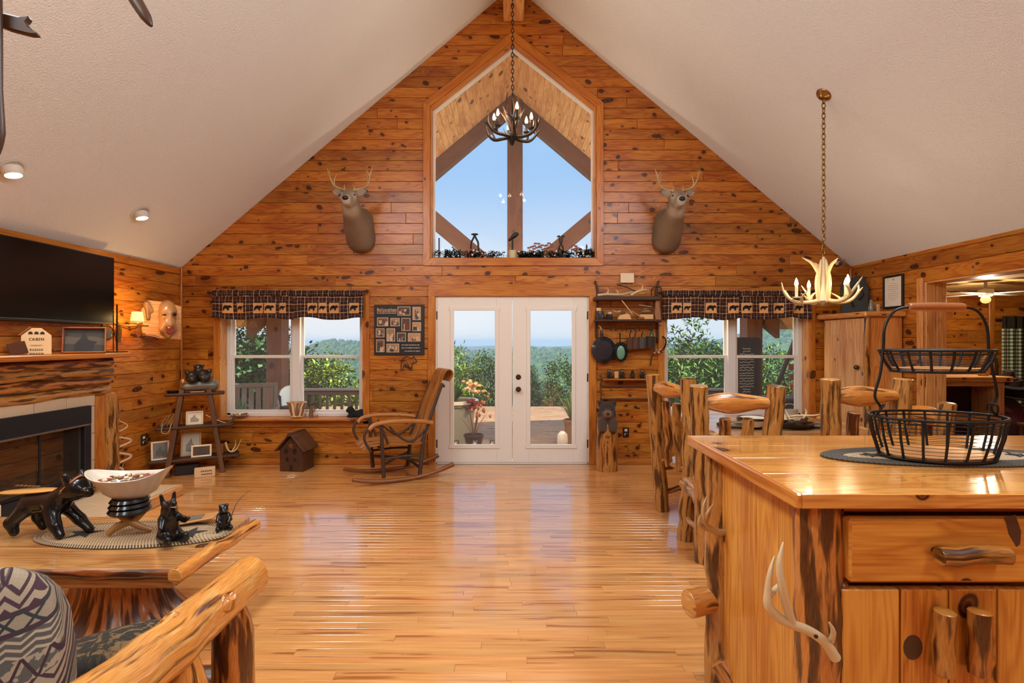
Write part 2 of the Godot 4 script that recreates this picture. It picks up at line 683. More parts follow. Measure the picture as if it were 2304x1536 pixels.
# peeled cedar logs: dark and pale streaks along u; 1 m by 1 m
func log_texture(sd: int, share: float) -> ImageTexture:
	var w := 768
	var h := 768
	var a := noise_bytes(w, h, 150, h, 0.016, sd, 5)
	var b := noise_bytes(w, h, 120, h / 2, 0.03, sd + 1, 4)
	var f := noise_bytes(w, h, 96, h, 0.2, sd + 2, 2)
	var out := PackedByteArray(); out.resize(w * h * 3)
	for i in w * h:
		var d := clampf(((a[i] * 0.6 + b[i] * 0.4) - 124.0 + share * 60.0) / 40.0, 0.0, 1.0)
		var g := (f[i] - 128) * 0.0035
		var pale := clampf((b[i] - 150) / 50.0, 0.0, 1.0) * (1.0 - d)
		var o := i * 3
		out[o] = int(clampf(230.0 + 10.0 * pale - d * 128.0 + g * 70.0, 0, 255))
		out[o + 1] = int(clampf(180.0 + 30.0 * pale - d * 112.0 + g * 70.0, 0, 255))
		out[o + 2] = int(clampf(116.0 + 46.0 * pale - d * 76.0 + g * 50.0, 0, 255))
	return ImageTexture.create_from_image(Image.create_from_data(w, h, false, Image.FORMAT_RGB8, out))

# strip floor: even grain, few mineral streaks
func strip_texture() -> ImageTexture:
	var w := 1024
	var h := 512
	var a := noise_bytes(w, h, 32, h, 0.09, 71, 4)
	var b := noise_bytes(w, h, 48, h / 2, 0.03, 72, 3)
	var out := PackedByteArray(); out.resize(w * h * 3)
	for i in w * h:
		var g := (a[i] - 128) * 0.0014 + (b[i] - 128) * 0.0013
		var d := clampf((b[i] - 182) / 60.0, 0.0, 0.4)
		var o := i * 3
		out[o] = int(clampf(222.0 - g * 90.0 - d * 90.0, 0, 255))
		out[o + 1] = int(clampf(166.0 - g * 105.0 - d * 100.0, 0, 255))
		out[o + 2] = int(clampf(106.0 - g * 100.0 - d * 80.0, 0, 255))
	return ImageTexture.create_from_image(Image.create_from_data(w, h, false, Image.FORMAT_RGB8, out))

# woven plaid of the valances; 0.45 m a repeat
func plaid_texture() -> ImageTexture:
	var s := 256
	var im := Image.create(s, s, false, Image.FORMAT_RGB8)
	for y in s:
		for x in s:
			var cx := (x / 32) % 2
			var cy := (y / 32) % 2
			var k := Color8(30, 20, 22) if cx == cy else (Color8(84, 34, 24) if cx else Color8(58, 30, 26))
			if (x + 10) % 64 < 4 or (y + 12) % 64 < 4: k = Color8(226, 178, 128)
			elif (x + 42) % 64 < 2 or (y + 44) % 64 < 2: k = Color8(176, 128, 88)
			if (x + y) % 2: k = k.darkened(0.16)
			im.set_pixel(x, y, k)
	return ImageTexture.create_from_image(im)

func gingham_texture() -> ImageTexture:
	var im := Image.create(64, 64, false, Image.FORMAT_RGB8)
	for y in 64:
		for x in 64:
			var cx := int(x / 16) % 2
			var cy := int(y / 16) % 2
			var k := Color8(222, 222, 200)
			if cx + cy == 2: k = Color8(44, 62, 46)
			elif cx + cy == 1: k = Color8(122, 138, 112)
			im.set_pixel(x, y, k)
	return ImageTexture.create_from_image(im)

# woven lodge cloth of the couch: zigzags, bands and leaves
func lodge_texture(sd: int, dark: bool) -> ImageTexture:
	var s := 512
	var im := Image.create(s, s, false, Image.FORMAT_RGB8)
	var nz := FastNoiseLite.new(); nz.seed = sd; nz.frequency = 0.021
	var ft := FastNoiseLite.new(); ft.seed = sd + 1; ft.frequency = 0.35
	for y in s:
		for x in s:
			var band := (y / 64) % 4
			var z: int = absi((x % 64) - 32)
			var k := Color8(176, 152, 124)
			if dark:
				k = Color8(58, 60, 56)
				if nz.get_noise_2d(x, y * 1.6) > 0.12: k = Color8(168, 144, 110)
				if absf(nz.get_noise_2d(x * 1.4 + 300, y * 1.4)) < 0.05: k = Color8(112, 92, 66)
			elif band == 0:
				if (z + y) % 32 < 13: k = Color8(74, 44, 50)
			elif band == 1:
				if nz.get_noise_2d(x, y) > 0.05: k = Color8(96, 88, 78)
				if absi(z * 2 - (y % 64)) < 9: k = Color8(66, 38, 44)
			elif band == 2:
				k = Color8(92, 84, 76)
				if (z + y * 2) % 40 < 16: k = Color8(190, 166, 136)
			else:
				k = Color8(70, 42, 50) if (y % 64) < 14 or (y % 64) > 50 else Color8(164, 142, 116)
				if absi(z - absi((y % 64) - 32)) < 6: k = Color8(52, 50, 50)
			k = k.darkened(0.12 + 0.14 * ft.get_noise_2d(x, y) + (0.08 if (x / 2 + y / 2) % 2 else 0.0))
			im.set_pixel(x, y, k)
	return ImageTexture.create_from_image(im)

func braid_texture(k1: Color, k2: Color) -> ImageTexture:
	var im := Image.create(128, 64, false, Image.FORMAT_RGB8)
	for y in 64:
		for x in 128:
			var q := (x + (y if y < 32 else 64 - y)) % 32
			var k := k1.lerp(k2, 1.0 if q < 13 else 0.0)
			if q % 16 < 2: k = k.darkened(0.5)
			im.set_pixel(x, y, k)
	return ImageTexture.create_from_image(im)

# snapshots on the black poster: blurred shapes of people out of doors, no likeness
func snapshot_texture(sd: int) -> ImageTexture:
	var r := RandomNumberGenerator.new(); r.seed = sd
	var im := Image.create(24, 24, false, Image.FORMAT_RGB8)
	im.fill([Color8(186, 138, 100), Color8(120, 84, 60), Color8(150, 120, 90), Color8(84, 60, 46)][sd % 4])
	for k in 7:
		im.fill_rect(Rect2i(r.randi_range(0, 18), r.randi_range(4, 18), r.randi_range(3, 8), r.randi_range(5, 14)), [Color8(52, 40, 36), Color8(206, 164, 124), Color8(110, 60, 44), Color8(196, 180, 156), Color8(60, 66, 60)][r.randi_range(0, 4)])
	im.resize(64, 64, Image.INTERPOLATE_CUBIC)
	return ImageTexture.create_from_image(im)

func mat(key: String, color: Color, rough := 0.5, tex: Texture2D = null, scale := Vector2.ONE, more := {}) -> StandardMaterial3D:
	var m := StandardMaterial3D.new()
	m.resource_name = key
	m.albedo_color = color
	m.roughness = rough
	m.vertex_color_use_as_albedo = true
	if tex:
		m.albedo_texture = tex
		m.uv1_scale = Vector3(scale.x, scale.y, 1)
	for k in more: m.set(k, more[k])
	M[key] = m
	return m

func relief(freq: float, sd: int, oct := 3) -> NoiseTexture2D:
	var t := NoiseTexture2D.new()
	t.width = 512; t.height = 512; t.seamless = true
	var nz := FastNoiseLite.new(); nz.seed = sd; nz.frequency = freq; nz.fractal_octaves = oct
	t.noise = nz
	return t

func lamp_mat(key: String, color: Color, energy: float) -> void:
	mat(key, color, 0.4, null, Vector2.ONE, {"emission_enabled": true, "emission": color, "emission_energy_multiplier": energy})

func materials() -> void:
	var pine := pine_texture(2048, 1024, 96, 11, 1.12)
	var clear := pine_texture(1024, 512, 9, 23, 0.8)
	var logs := log_texture(41, 0.05)
	var bark := log_texture(51, 0.3)
	var pale := log_texture(61, -0.45)
	var strip := strip_texture()
	var pu := Vector2(1 / 3.2, 1 / 1.6)
	mat("wall pine", Color8(204, 154, 76), 0.34, pine, pu)
	mat("trim pine", Color8(206, 158, 88), 0.34, clear, Vector2(1 / 2.2, 1 / 1.1))
	mat("groove", Color8(70, 32, 10), 0.7)
	mat("island pine", Color8(226, 190, 116), 0.28, clear, Vector2(1 / 2.2, 1 / 1.1))
	mat("island knotty", Color8(226, 190, 116), 0.28, pine, pu)
	mat("counter pine", Color8(226, 186, 128), 0.16, clear, Vector2(1 / 2.2, 1 / 1.1), {"clearcoat_enabled": true, "clearcoat": 0.7, "clearcoat_roughness": 0.06})
	mat("table pine", Color8(192, 170, 146), 0.25, clear, Vector2(1 / 2.2, 1 / 1.1), {"clearcoat_enabled": true, "clearcoat": 0.5, "clearcoat_roughness": 0.15})
	mat("pale pine", Color8(236, 214, 186), 0.45, clear, Vector2(1 / 2.2, 1 / 1.1))
	mat("oiled pine", Color8(214, 220, 196), 0.45, clear, Vector2(1 / 2.2, 1 / 1.1))
	mat("floor oak", Color8(246, 226, 196), 0.28, strip, Vector2(1 / 1.6, 1 / 0.5), {"metallic_specular": 0.62, "clearcoat_enabled": true, "clearcoat": 1.0, "clearcoat_roughness": 0.09})
	mat("log", Color8(200, 172, 132), 0.3, logs, Vector2(.9, 1.7), {"clearcoat_enabled": true, "clearcoat": 0.4, "clearcoat_roughness": 0.15})
	mat("bark log", Color8(206, 164, 118), 0.34, bark, Vector2(1.0, 2.0), {"clearcoat_enabled": true, "clearcoat": 0.4, "clearcoat_roughness": 0.2})
	mat("pale log", Color8(228, 200, 160), 0.26, pale, Vector2(.8, 1.6), {"clearcoat_enabled": true, "clearcoat": 0.5, "clearcoat_roughness": 0.12})
	mat("dark twig", Color8(66, 42, 28), 0.6)
	mat("brown board", Color8(108, 86, 68), 0.6, clear, Vector2(1 / 2.2, 1 / 1.1))
	mat("hickory", Color8(200, 164, 118), 0.35, clear, Vector2(1 / 1.6, 1 / 0.4))
	mat("ceiling paint", Color8(226, 228, 230), 0.9, null, Vector2.ONE, {"heightmap_enabled": true, "heightmap_scale": 0.5, "heightmap_texture": relief(0.06, 5), "uv1_triplanar": true, "uv1_scale": Vector3(2.2, 2.2, 2.2)})
	mat("white paint", Color8(234, 222, 208), 0.45)
	mat("white vinyl", Color8(222, 218, 212), 0.4)
	mat("black metal", Color8(22, 20, 19), 0.45, null, Vector2.ONE, {"metallic": 0.4})
	mat("black matte", Color8(20, 20, 21), 0.6)
	mat("black gloss", Color8(10, 10, 11), 0.12)
	mat("charcoal", Color8(36, 38, 41), 0.38, null, Vector2.ONE, {"metallic": 0.3})
	mat("screen", Color8(4, 4, 5), 0.22)
	mat("brass", Color8(150, 112, 62), 0.3, null, Vector2.ONE, {"metallic": 0.9})
	mat("bronze", Color8(74, 58, 46), 0.35, null, Vector2.ONE, {"metallic": 0.7})
	mat("steel", Color8(170, 166, 160), 0.25, null, Vector2.ONE, {"metallic": 0.9})
	mat("glass", Color(1, 1, 1, 0.03), 0.0, null, Vector2.ONE, {"metallic_specular": 0.28, "transparency": BaseMaterial3D.TRANSPARENCY_ALPHA})
	mat("smoked glass", Color(0.2, 0.18, 0.16, 0.3), 0.02, null, Vector2.ONE, {"transparency": BaseMaterial3D.TRANSPARENCY_ALPHA})
	mat("tile", Color8(206, 178, 146), 0.35, null, Vector2.ONE, {"heightmap_enabled": true, "heightmap_scale": 0.15, "heightmap_texture": relief(0.03, 15)})
	mat("mortar", Color8(120, 100, 80), 0.9)
	mat("firebrick", Color8(74, 62, 50), 0.9)
	mat("antler", Color8(206, 178, 136), 0.35)
	mat("antler dark", Color8(74, 48, 30), 0.4)
	mat("fur", Color8(255, 255, 255), 0.85, null, Vector2.ONE, {"rim_enabled": true, "rim": 0.25, "heightmap_enabled": true, "heightmap_scale": 0.5, "heightmap_texture": relief(0.12, 25), "uv1_triplanar": true, "uv1_scale": Vector3(9, 4, 9)})
	mat("resin", Color8(255, 255, 255), 0.3)
	mat("paint", Color8(255, 255, 255), 0.5)
	mat("gloss paint", Color8(255, 255, 255), 0.18)
	mat("plaid", Color8(255, 255, 255), 0.95, plaid_texture(), Vector2(1 / 0.36, 1 / 0.36))
	mat("gingham", Color8(240, 240, 230), 0.95, gingham_texture(), Vector2(1 / 0.1, 1 / 0.1), {"backlight_enabled": true, "backlight": Color(0.2, 0.2, 0.18)})
	mat("lodge cloth", Color8(255, 255, 255), 0.95, lodge_texture(7, false), Vector2(1 / 0.42, 1 / 0.42))
	mat("lodge dark cloth", Color8(255, 255, 255), 0.95, lodge_texture(9, true), Vector2(1 / 0.5, 1 / 0.5))
	mat("braid tan", Color8(255, 255, 255), 0.95, braid_texture(Color8(196, 166, 128), Color8(150, 118, 84)), Vector2(1 / 0.06, 1 / 0.05))
	mat("braid dark", Color8(255, 255, 255), 0.95, braid_texture(Color8(60, 54, 46), Color8(96, 84, 68)), Vector2(1 / 0.06, 1 / 0.05))
	mat("braid edge", Color8(255, 255, 255), 0.95, braid_texture(Color8(186, 156, 118), Color8(44, 38, 32)), Vector2(1 / 0.06, 1 / 0.05))
	mat("cloth", Color8(255, 255, 255), 0.95)
	mat("deck wood", Color8(178, 178, 186), 0.7, clear, Vector2(1 / 2.2, 1 / 1.1))
	mat("porch beam", Color8(112, 84, 70), 0.6, clear, Vector2(1 / 2.2, 1 / 1.1))
	mat("porch board", Color8(255, 250, 240), 0.6, clear, Vector2(1 / 2.2, 1 / 1.1))
	mat("leaf", Color8(255, 255, 255), 0.6, null, Vector2.ONE, {"backlight_enabled": true, "backlight": Color(0.45, 0.5, 0.3)})
	mat("canopy", Color8(255, 255, 255), 0.9)
	mat("soil", Color8(255, 255, 255), 0.95)
	lamp_mat("flame bulb", Color(1.0, 0.86, 0.62), 9.0)
	lamp_mat("downlight glow", Color(1.0, 0.95, 0.86), 5.0)
	lamp_mat("shade glow", Color(1.0, 0.84, 0.52), 1.1)

# ---------------------------------------------------------------- the room
func poly(a: Array) -> PackedVector2Array:
	var p := PackedVector2Array()
	for q in a: p.append(Vector2(q[0], q[1]))
	return p

func rect(x0: float, y0: float, x1: float, y1: float) -> PackedVector2Array:
	return PackedVector2Array([Vector2(x0, y0), Vector2(x1, y0), Vector2(x1, y1), Vector2(x0, y1)])

func cut(p: PackedVector2Array, outline: PackedVector2Array, holes: Array) -> Array:
	var left: Array = Array(Geometry2D.intersect_polygons(p, outline), TYPE_NIL, "", null)
	for hole in holes:
		var next := []
		for q in left:
			for k in Geometry2D.clip_polygons(q, hole):
				if not Geometry2D.is_polygon_clockwise(k): next.append(k)
		left = next
	var out := []
	for q in left:
		var area := 0.0
		for i in q.size(): area += q[i].cross(q[(i + 1) % q.size()])
		if absf(area) > 0.0006: out.append(q)
	return out

# the solid wall behind the boards
func backing(called: String, outline: PackedVector2Array, holes: Array, T: Transform3D, thick: float, m: Material) -> MeshInstance3D:
	var lo := Vector2.INF
	var hi := -Vector2.INF
	for q in outline:
		lo = lo.min(q); hi = hi.max(q)
	var mb := MB.new()
	var y := lo.y
	while y < hi.y:
		for q in cut(rect(lo.x - 1, y, hi.x + 1, minf(y + 0.25, hi.y + 0.01)), outline, holes):
			mb.extrude(q, thick, T.translated_local(Vector3(0, 0, -thick)), 0.0, true)
		y += 0.25
	return struct(called, mb, m)

# boards laid in rows on a wall, each a piece of its own
func boards(wall: Node3D, outline: PackedVector2Array, holes: Array, T: Transform3D, row: float, m: Material, sd: int, long := Vector2(1.6, 3.6), called := "plank", x_from := -100.0, x_to := 100.0, thick := 0.016) -> void:
	var r := RandomNumberGenerator.new(); r.seed = sd
	var lo := Vector2.INF
	var hi := -Vector2.INF
	for q in outline:
		lo = lo.min(q); hi = hi.max(q)
	lo.x = maxf(lo.x, x_from); hi.x = minf(hi.x, x_to)
	var y := lo.y
	while y < hi.y - 0.01:
		var x := lo.x - r.randf() * long.x
		while x < hi.x:
			var l := r.randf_range(long.x, long.y)
			if hi.x - (x + l) < 0.4: l = hi.x - x + 0.01
			var tone := r.randf_range(0.7, 1.16)
			var warm := r.randf_range(-0.05, 0.06)
			var off := Vector2(r.randf() * 3.2, r.randf() * 1.6)
			for q in cut(rect(maxf(x, lo.x) + 0.0012, y + 0.0016, minf(x + l, hi.x) - 0.0012, y + row - 0.0016), outline, holes):
				var mb := MB.new()
				mb.col = Color(tone * (1.0 + warm * 0.5), tone * (1.0 - warm), tone * (1.0 - warm * 2.0))
				mb.uo = off
				mb.extrude(q, thick, T, 0.0035, false)
				part(called, mb, m, wall)
			x += l
		y += row

var WIN1 := [-3.57, 0.565, -1.815, 2.06]
var WIN2 := [1.853, 0.565, 3.63, 2.06]
var GABLE := [[-1.0, 2.51], [1.03, 2.51], [1.03, 4.37], [0.015, 5.175], [-1.0, 4.37]]

func shell() -> void:
	var g: Material = M["groove"]
	var wp: Material = M["wall pine"]
	# floor: a slab with strips of oak
	struct("floor", MB.new().box(Vector3(1.9, -0.11, -1.1), Vector3(12.3, 0.2, 10.8)), g, "varnished strip floor of narrow honey coloured boards")
	var fl: Node3D = get_node("floor")
	var r := RandomNumberGenerator.new(); r.seed = 77
	var rest := MB.new()
	var single := 0
	var z := 2.15
	var rowh := 0.0585
	while z < 7.2:
		var x := -4.05 - r.randf() * 0.7 if z < BACK else 4.36
		while x < 8.0:
			var l := r.randf_range(0.45, 1.35)
			var tone := r.randf_range(0.86, 1.08)
			if r.randf() < 0.12: tone *= 0.86
			var warm := r.randf_range(-0.05, 0.05)
			var x0 := maxf(x, LEFT)
			var x1 := minf(x + l, 8.0)
			var mb := MB.new()
			var z1 := minf(z + rowh, 7.2)
			if not (z < BACK and z1 > BACK):
				var near := z < 4.4 and x1 > -1.75 and x0 < 1.35 and x0 > -3.0 and single < 300
				var b := mb if near else rest
				b.col = Color(tone * (1 + warm * 0.4), tone * (1 - warm), tone * (1 - 1.6 * warm))
				b.uo = Vector2(r.randf() * 1.6, r.randf() * 0.5)
				b.box(Vector3((x0 + x1) / 2, -0.006, -(z + z1) / 2), Vector3(x1 - x0 - 0.0008, 0.012, z1 - z - 0.0008), 0.0009)
				if near:
					single += 1
					part("strip", mb, M["floor oak"], fl)
			x += l
		z += rowh
	rest.col = Color.WHITE
	rest.uo = Vector2.ZERO
	rest.box(Vector3(1.98, -0.006, 1.0), Vector3(12.06, 0.012, 6.28))
	part("strips", rest, M["floor oak"], fl).set_meta("kind", "stuff")

	# back wall
	var T := Transform3D(Basis(), Vector3(0, 0, -BACK))
	var outline := poly([[LEFT, 0], [RIGHT, 0], [RIGHT, 2.42], [RIDGE.x, RIDGE.y], [LEFT, EAVE]])
	var holes := [rect(WIN1[0], WIN1[1], WIN1[2], WIN1[3]), rect(WIN2[0], WIN2[1], WIN2[2], WIN2[3]), rect(-0.935, -0.1, 0.94, 2.055), poly(GABLE)]
	var wb := backing("wall_back", poly([[LEFT - 0.2, 0], [RIGHT + 0.2, 0], [RIGHT + 0.2, 2.25], [RIDGE.x, RIDGE.y], [LEFT - 0.2, 2.23]]), holes, T.translated(Vector3(0, 0, -0.016)), 0.2, g)
	wb.set_meta("label", "gable wall of knotty orange pine boards")
	boards(wb, outline, holes, T.translated(Vector3(0, 0, -0.016)), 0.128, wp, 31)
	# left wall
	var TL := Transform3D(Basis(Vector3.UP, PI / 2), Vector3(LEFT, 0, 0))
	var ol := rect(-4.0, 0, BACK, EAVE)
	var wl := backing("wall_left", rect(-4.2, 0, BACK, EAVE), [], TL.translated(Vector3(-0.016, 0, 0)), 0.2, g)
	boards(wl, ol, [], TL.translated(Vector3(-0.016, 0, 0)), 0.1285, wp, 32, Vector2(1.6, 3.2), "plank", 3.0, BACK)
	var mb := MB.new()
	mb.box(Vector3(LEFT - 0.008, EAVE / 2, 0.5), Vector3(0.016, EAVE, 7.0))
	part("panel", mb, M["trim pine"], wl)
	# right wall with the wide opening into the side room
	var TR := Transform3D(Basis(Vector3.UP, -PI / 2), Vector3(RIGHT, 0, 0))
	var hole := [rect(-5.148, -0.1, -1.2, 2.1)]
	var wr := backing("wall_right", rect(-BACK - 0.2, 0, 4.2, 2.42), hole, TR.translated(Vector3(0.016, 0, 0)), 0.195, g)
	boards(wr, rect(-BACK, 0, 4.0, 2.42), hole, TR.translated(Vector3(0.016, 0, 0)), 0.14, wp, 33, Vector2(1.8, 3.6), "plank", -BACK, -1.2)
	mb = MB.new().box(Vector3(RIGHT + 0.008, 1.21, 1.4), Vector3(0.016, 2.42, 5.2))
	part("panel", mb, M["trim pine"], wr)
	# wall behind the camera
	struct("wall_rear", MB.new().extrude(poly([[LEFT - 0.2, 0], [RIGHT + 0.2, 0], [RIGHT + 0.2, 2.25], [RIDGE.x, RIDGE.y], [LEFT - 0.2, 2.23]]), 0.2, Transform3D(Basis(), Vector3(0, 0, 4.0)), 0.0, true), M["trim pine"])
	# ceiling: two white slopes that meet under the ridge
	var sl := (RIDGE.y - EAVE) / (RIDGE.x - LEFT)
	var sr := (RIDGE.y - 2.42) / (RIGHT - RIDGE.x)
	var c := poly([[LEFT - 0.3, EAVE - 0.3 * sl], [RIDGE.x, RIDGE.y], [RIGHT + 0.3, 2.42 - 0.3 * sr], [RIGHT + 0.3, 2.75 - 0.3 * sr], [RIDGE.x, RIDGE.y + 0.33], [LEFT - 0.3, EAVE + 0.33 - 0.3 * sl]])
	struct("ceiling", MB.new().extrude(c, 10.68, Transform3D(Basis(), Vector3(0, 0, -BACK - 0.23)), 0.0, true), M["ceiling paint"], "white textured cathedral ceiling in two slopes")
	var beam := MB.new()
	beam.col = Color(1.05, 1.05, 1.0)
	beam.box(Vector3(0.02, 5.66, -1.15), Vector3(0.245, 0.52, 10.2), 0.012)
	struct("trim_1", beam, M["pale pine"], "pale pine ridge beam under the ceiling's peak")
	# trims
	var tp: Material = M["trim pine"]
	var tn := Color(0.97, 0.92, 0.84)
	mb = MB.new().tint(tn).box(Vector3(LEFT + 0.014, 1.2, -BACK + 0.014), Vector3(0.028, 2.4, 0.028), 0.006)
	struct("trim_2", mb, tp, "narrow pine strip in the left corner")
	mb = MB.new().tint(tn).box(Vector3(LEFT + 0.011, EAVE - 0.045, -BACK / 2 + 1.9), Vector3(0.022, 0.075, BACK + 3.7), 0.005)
	struct("trim_3", mb, tp, "pine strip along the top of the left wall")
	mb = MB.new().tint(tn).box(Vector3(RIGHT - 0.014, 1.2, -BACK + 0.014), Vector3(0.028, 2.4, 0.028), 0.006)
	struct("trim_4", mb, tp, "narrow pine strip in the right corner")
	for s in [[-4.02, -0.94, "baseboard_back"], [0.95, 4.11, "baseboard_rear"]]:
		mb = MB.new().tint(tn).box(Vector3((s[0] + s[1] - 0.1 * signf(s[0])) / 2 * 1.0, 0.035, -BACK + 0.008), Vector3(s[1] - s[0] - 0.1, 0.07, 0.016), 0.004)
		struct(s[2], mb, tp)
	mb = MB.new().tint(tn).box(Vector3(LEFT + 0.008, 0.035, -5.64), Vector3(0.016, 0.07, 1.2), 0.004)
	struct("baseboard_left", mb, tp)
	# pine lining of the opening: two boards on the end of the wall, casing, head
	mb = MB.new().tint(Color(0.95, 0.84, 0.7))
	mb.box(Vector3(4.2, 1.05, -5.139), Vector3(0.098, 2.1, 0.018), 0.003)
	mb.box(Vector3(4.305, 1.05, -5.139), Vector3(0.098, 2.1, 0.018), 0.003)
	mb.box(Vector3(RIGHT - 0.009, 1.07, -5.19), Vector3(0.018, 2.14, 0.075), 0.003)
	mb.box(Vector3(4.25, 2.091, -3.17), Vector3(0.2, 0.018, 3.9), 0.003)
	struct("trim_5", mb, M["pale pine"], "pale pine boards lining the side of the wide opening")

# ---------------------------------------------------------------- windows and doors
func slide_window(called: String, w: Array, label: String) -> void:
	var t := Node3D.new()
	t.name = called
	add_child(t)
	tag(t, label, "", "", "structure")
	var x0: float = w[0]
	var y0: float = w[1]
	var x1: float = w[2]
	var y1: float = w[3]
	var cx := (x0 + x1) / 2
	var cy := (y0 + y1) / 2
	var wood: Material = M["trim pine"]
	var tn := Color(0.97, 0.92, 0.84)
	var zb := -BACK
	for s in [-1.0, 1.0]:
		var e := x0 if s < 0 else x1
		part("jamb", MB.new().tint(Color(1, 0.94, 0.84)).box(Vector3(e - s * 0.008, cy, zb - 0.09), Vector3(0.016, y1 - y0, 0.19), 0.0), M["pale pine"], t)
		part("casing", MB.new().tint(tn).box(Vector3(e + s * 0.036, cy, zb + 0.01), Vector3(0.075, y1 - y0 + 0.14, 0.02), 0.004), wood, t)
	part("casing", MB.new().tint(tn).box(Vector3(cx, y1 + 0.037, zb + 0.011), Vector3(x1 - x0 + 0.15, 0.075, 0.022), 0.004), wood, t)
	part("sill", MB.new().tint(tn).box(Vector3(cx, y0 - 0.012, zb - 0.05), Vector3(x1 - x0 + 0.2, 0.026, 0.3), 0.006), wood, t)
	part("apron", MB.new().tint(tn * 0.9).box(Vector3(cx, y0 - 0.068, zb + 0.01), Vector3(x1 - x0 + 0.15, 0.08, 0.02), 0.004), wood, t)
	var f := MB.new()
	var zf := zb - 0.165
	var wv: Material = M["white vinyl"]
	for s in [-1.0, 1.0]:
		var e := x0 if s < 0 else x1
		f.box(Vector3(e - s * 0.037, cy, zf), Vector3(0.05, y1 - y0 - 0.03, 0.08), 0.004)
	f.box(Vector3(cx, y0 + 0.024, zf), Vector3(x1 - x0 - 0.03, 0.045, 0.08), 0.004)
	f.box(Vector3(cx, y1 - 0.024, zf), Vector3(x1 - x0 - 0.03, 0.045, 0.08), 0.004)
	f.box(Vector3(cx, cy, zf), Vector3(0.1, y1 - y0 - 0.03, 0.09), 0.004)
	part("window_frame", f, wv, t)
	var mid := y0 + 0.745
	for s in [-1.0, 1.0]:
		var ex := x0 + 0.06 if s < 0 else cx + 0.048
		var wx := cx - 0.048 - x0 - 0.06
		for up in [0, 1]:
			var b0 := mid - 0.02 if up else y0 + 0.045
			var b1 := y1 - 0.045 if up else mid + 0.02
			var z := zf + (-0.012 if up else 0.014)
			var sash := MB.new()
			sash.box(Vector3(ex + 0.018, (b0 + b1) / 2, z), Vector3(0.036, b1 - b0, 0.024), 0.003)
			sash.box(Vector3(ex + wx - 0.018, (b0 + b1) / 2, z), Vector3(0.036, b1 - b0, 0.024), 0.003)
			sash.box(Vector3(ex + wx / 2, b0 + 0.019, z), Vector3(wx - 0.07, 0.038, 0.024), 0.003)
			sash.box(Vector3(ex + wx / 2, b1 - 0.019, z), Vector3(wx - 0.07, 0.038, 0.024), 0.003)
			var so := part("sash", sash, wv, t)
			part("pane", MB.new().box(Vector3(ex + wx / 2, (b0 + b1) / 2, z), Vector3(wx - 0.07, b1 - b0 - 0.07, 0.004)), M["glass"], so)

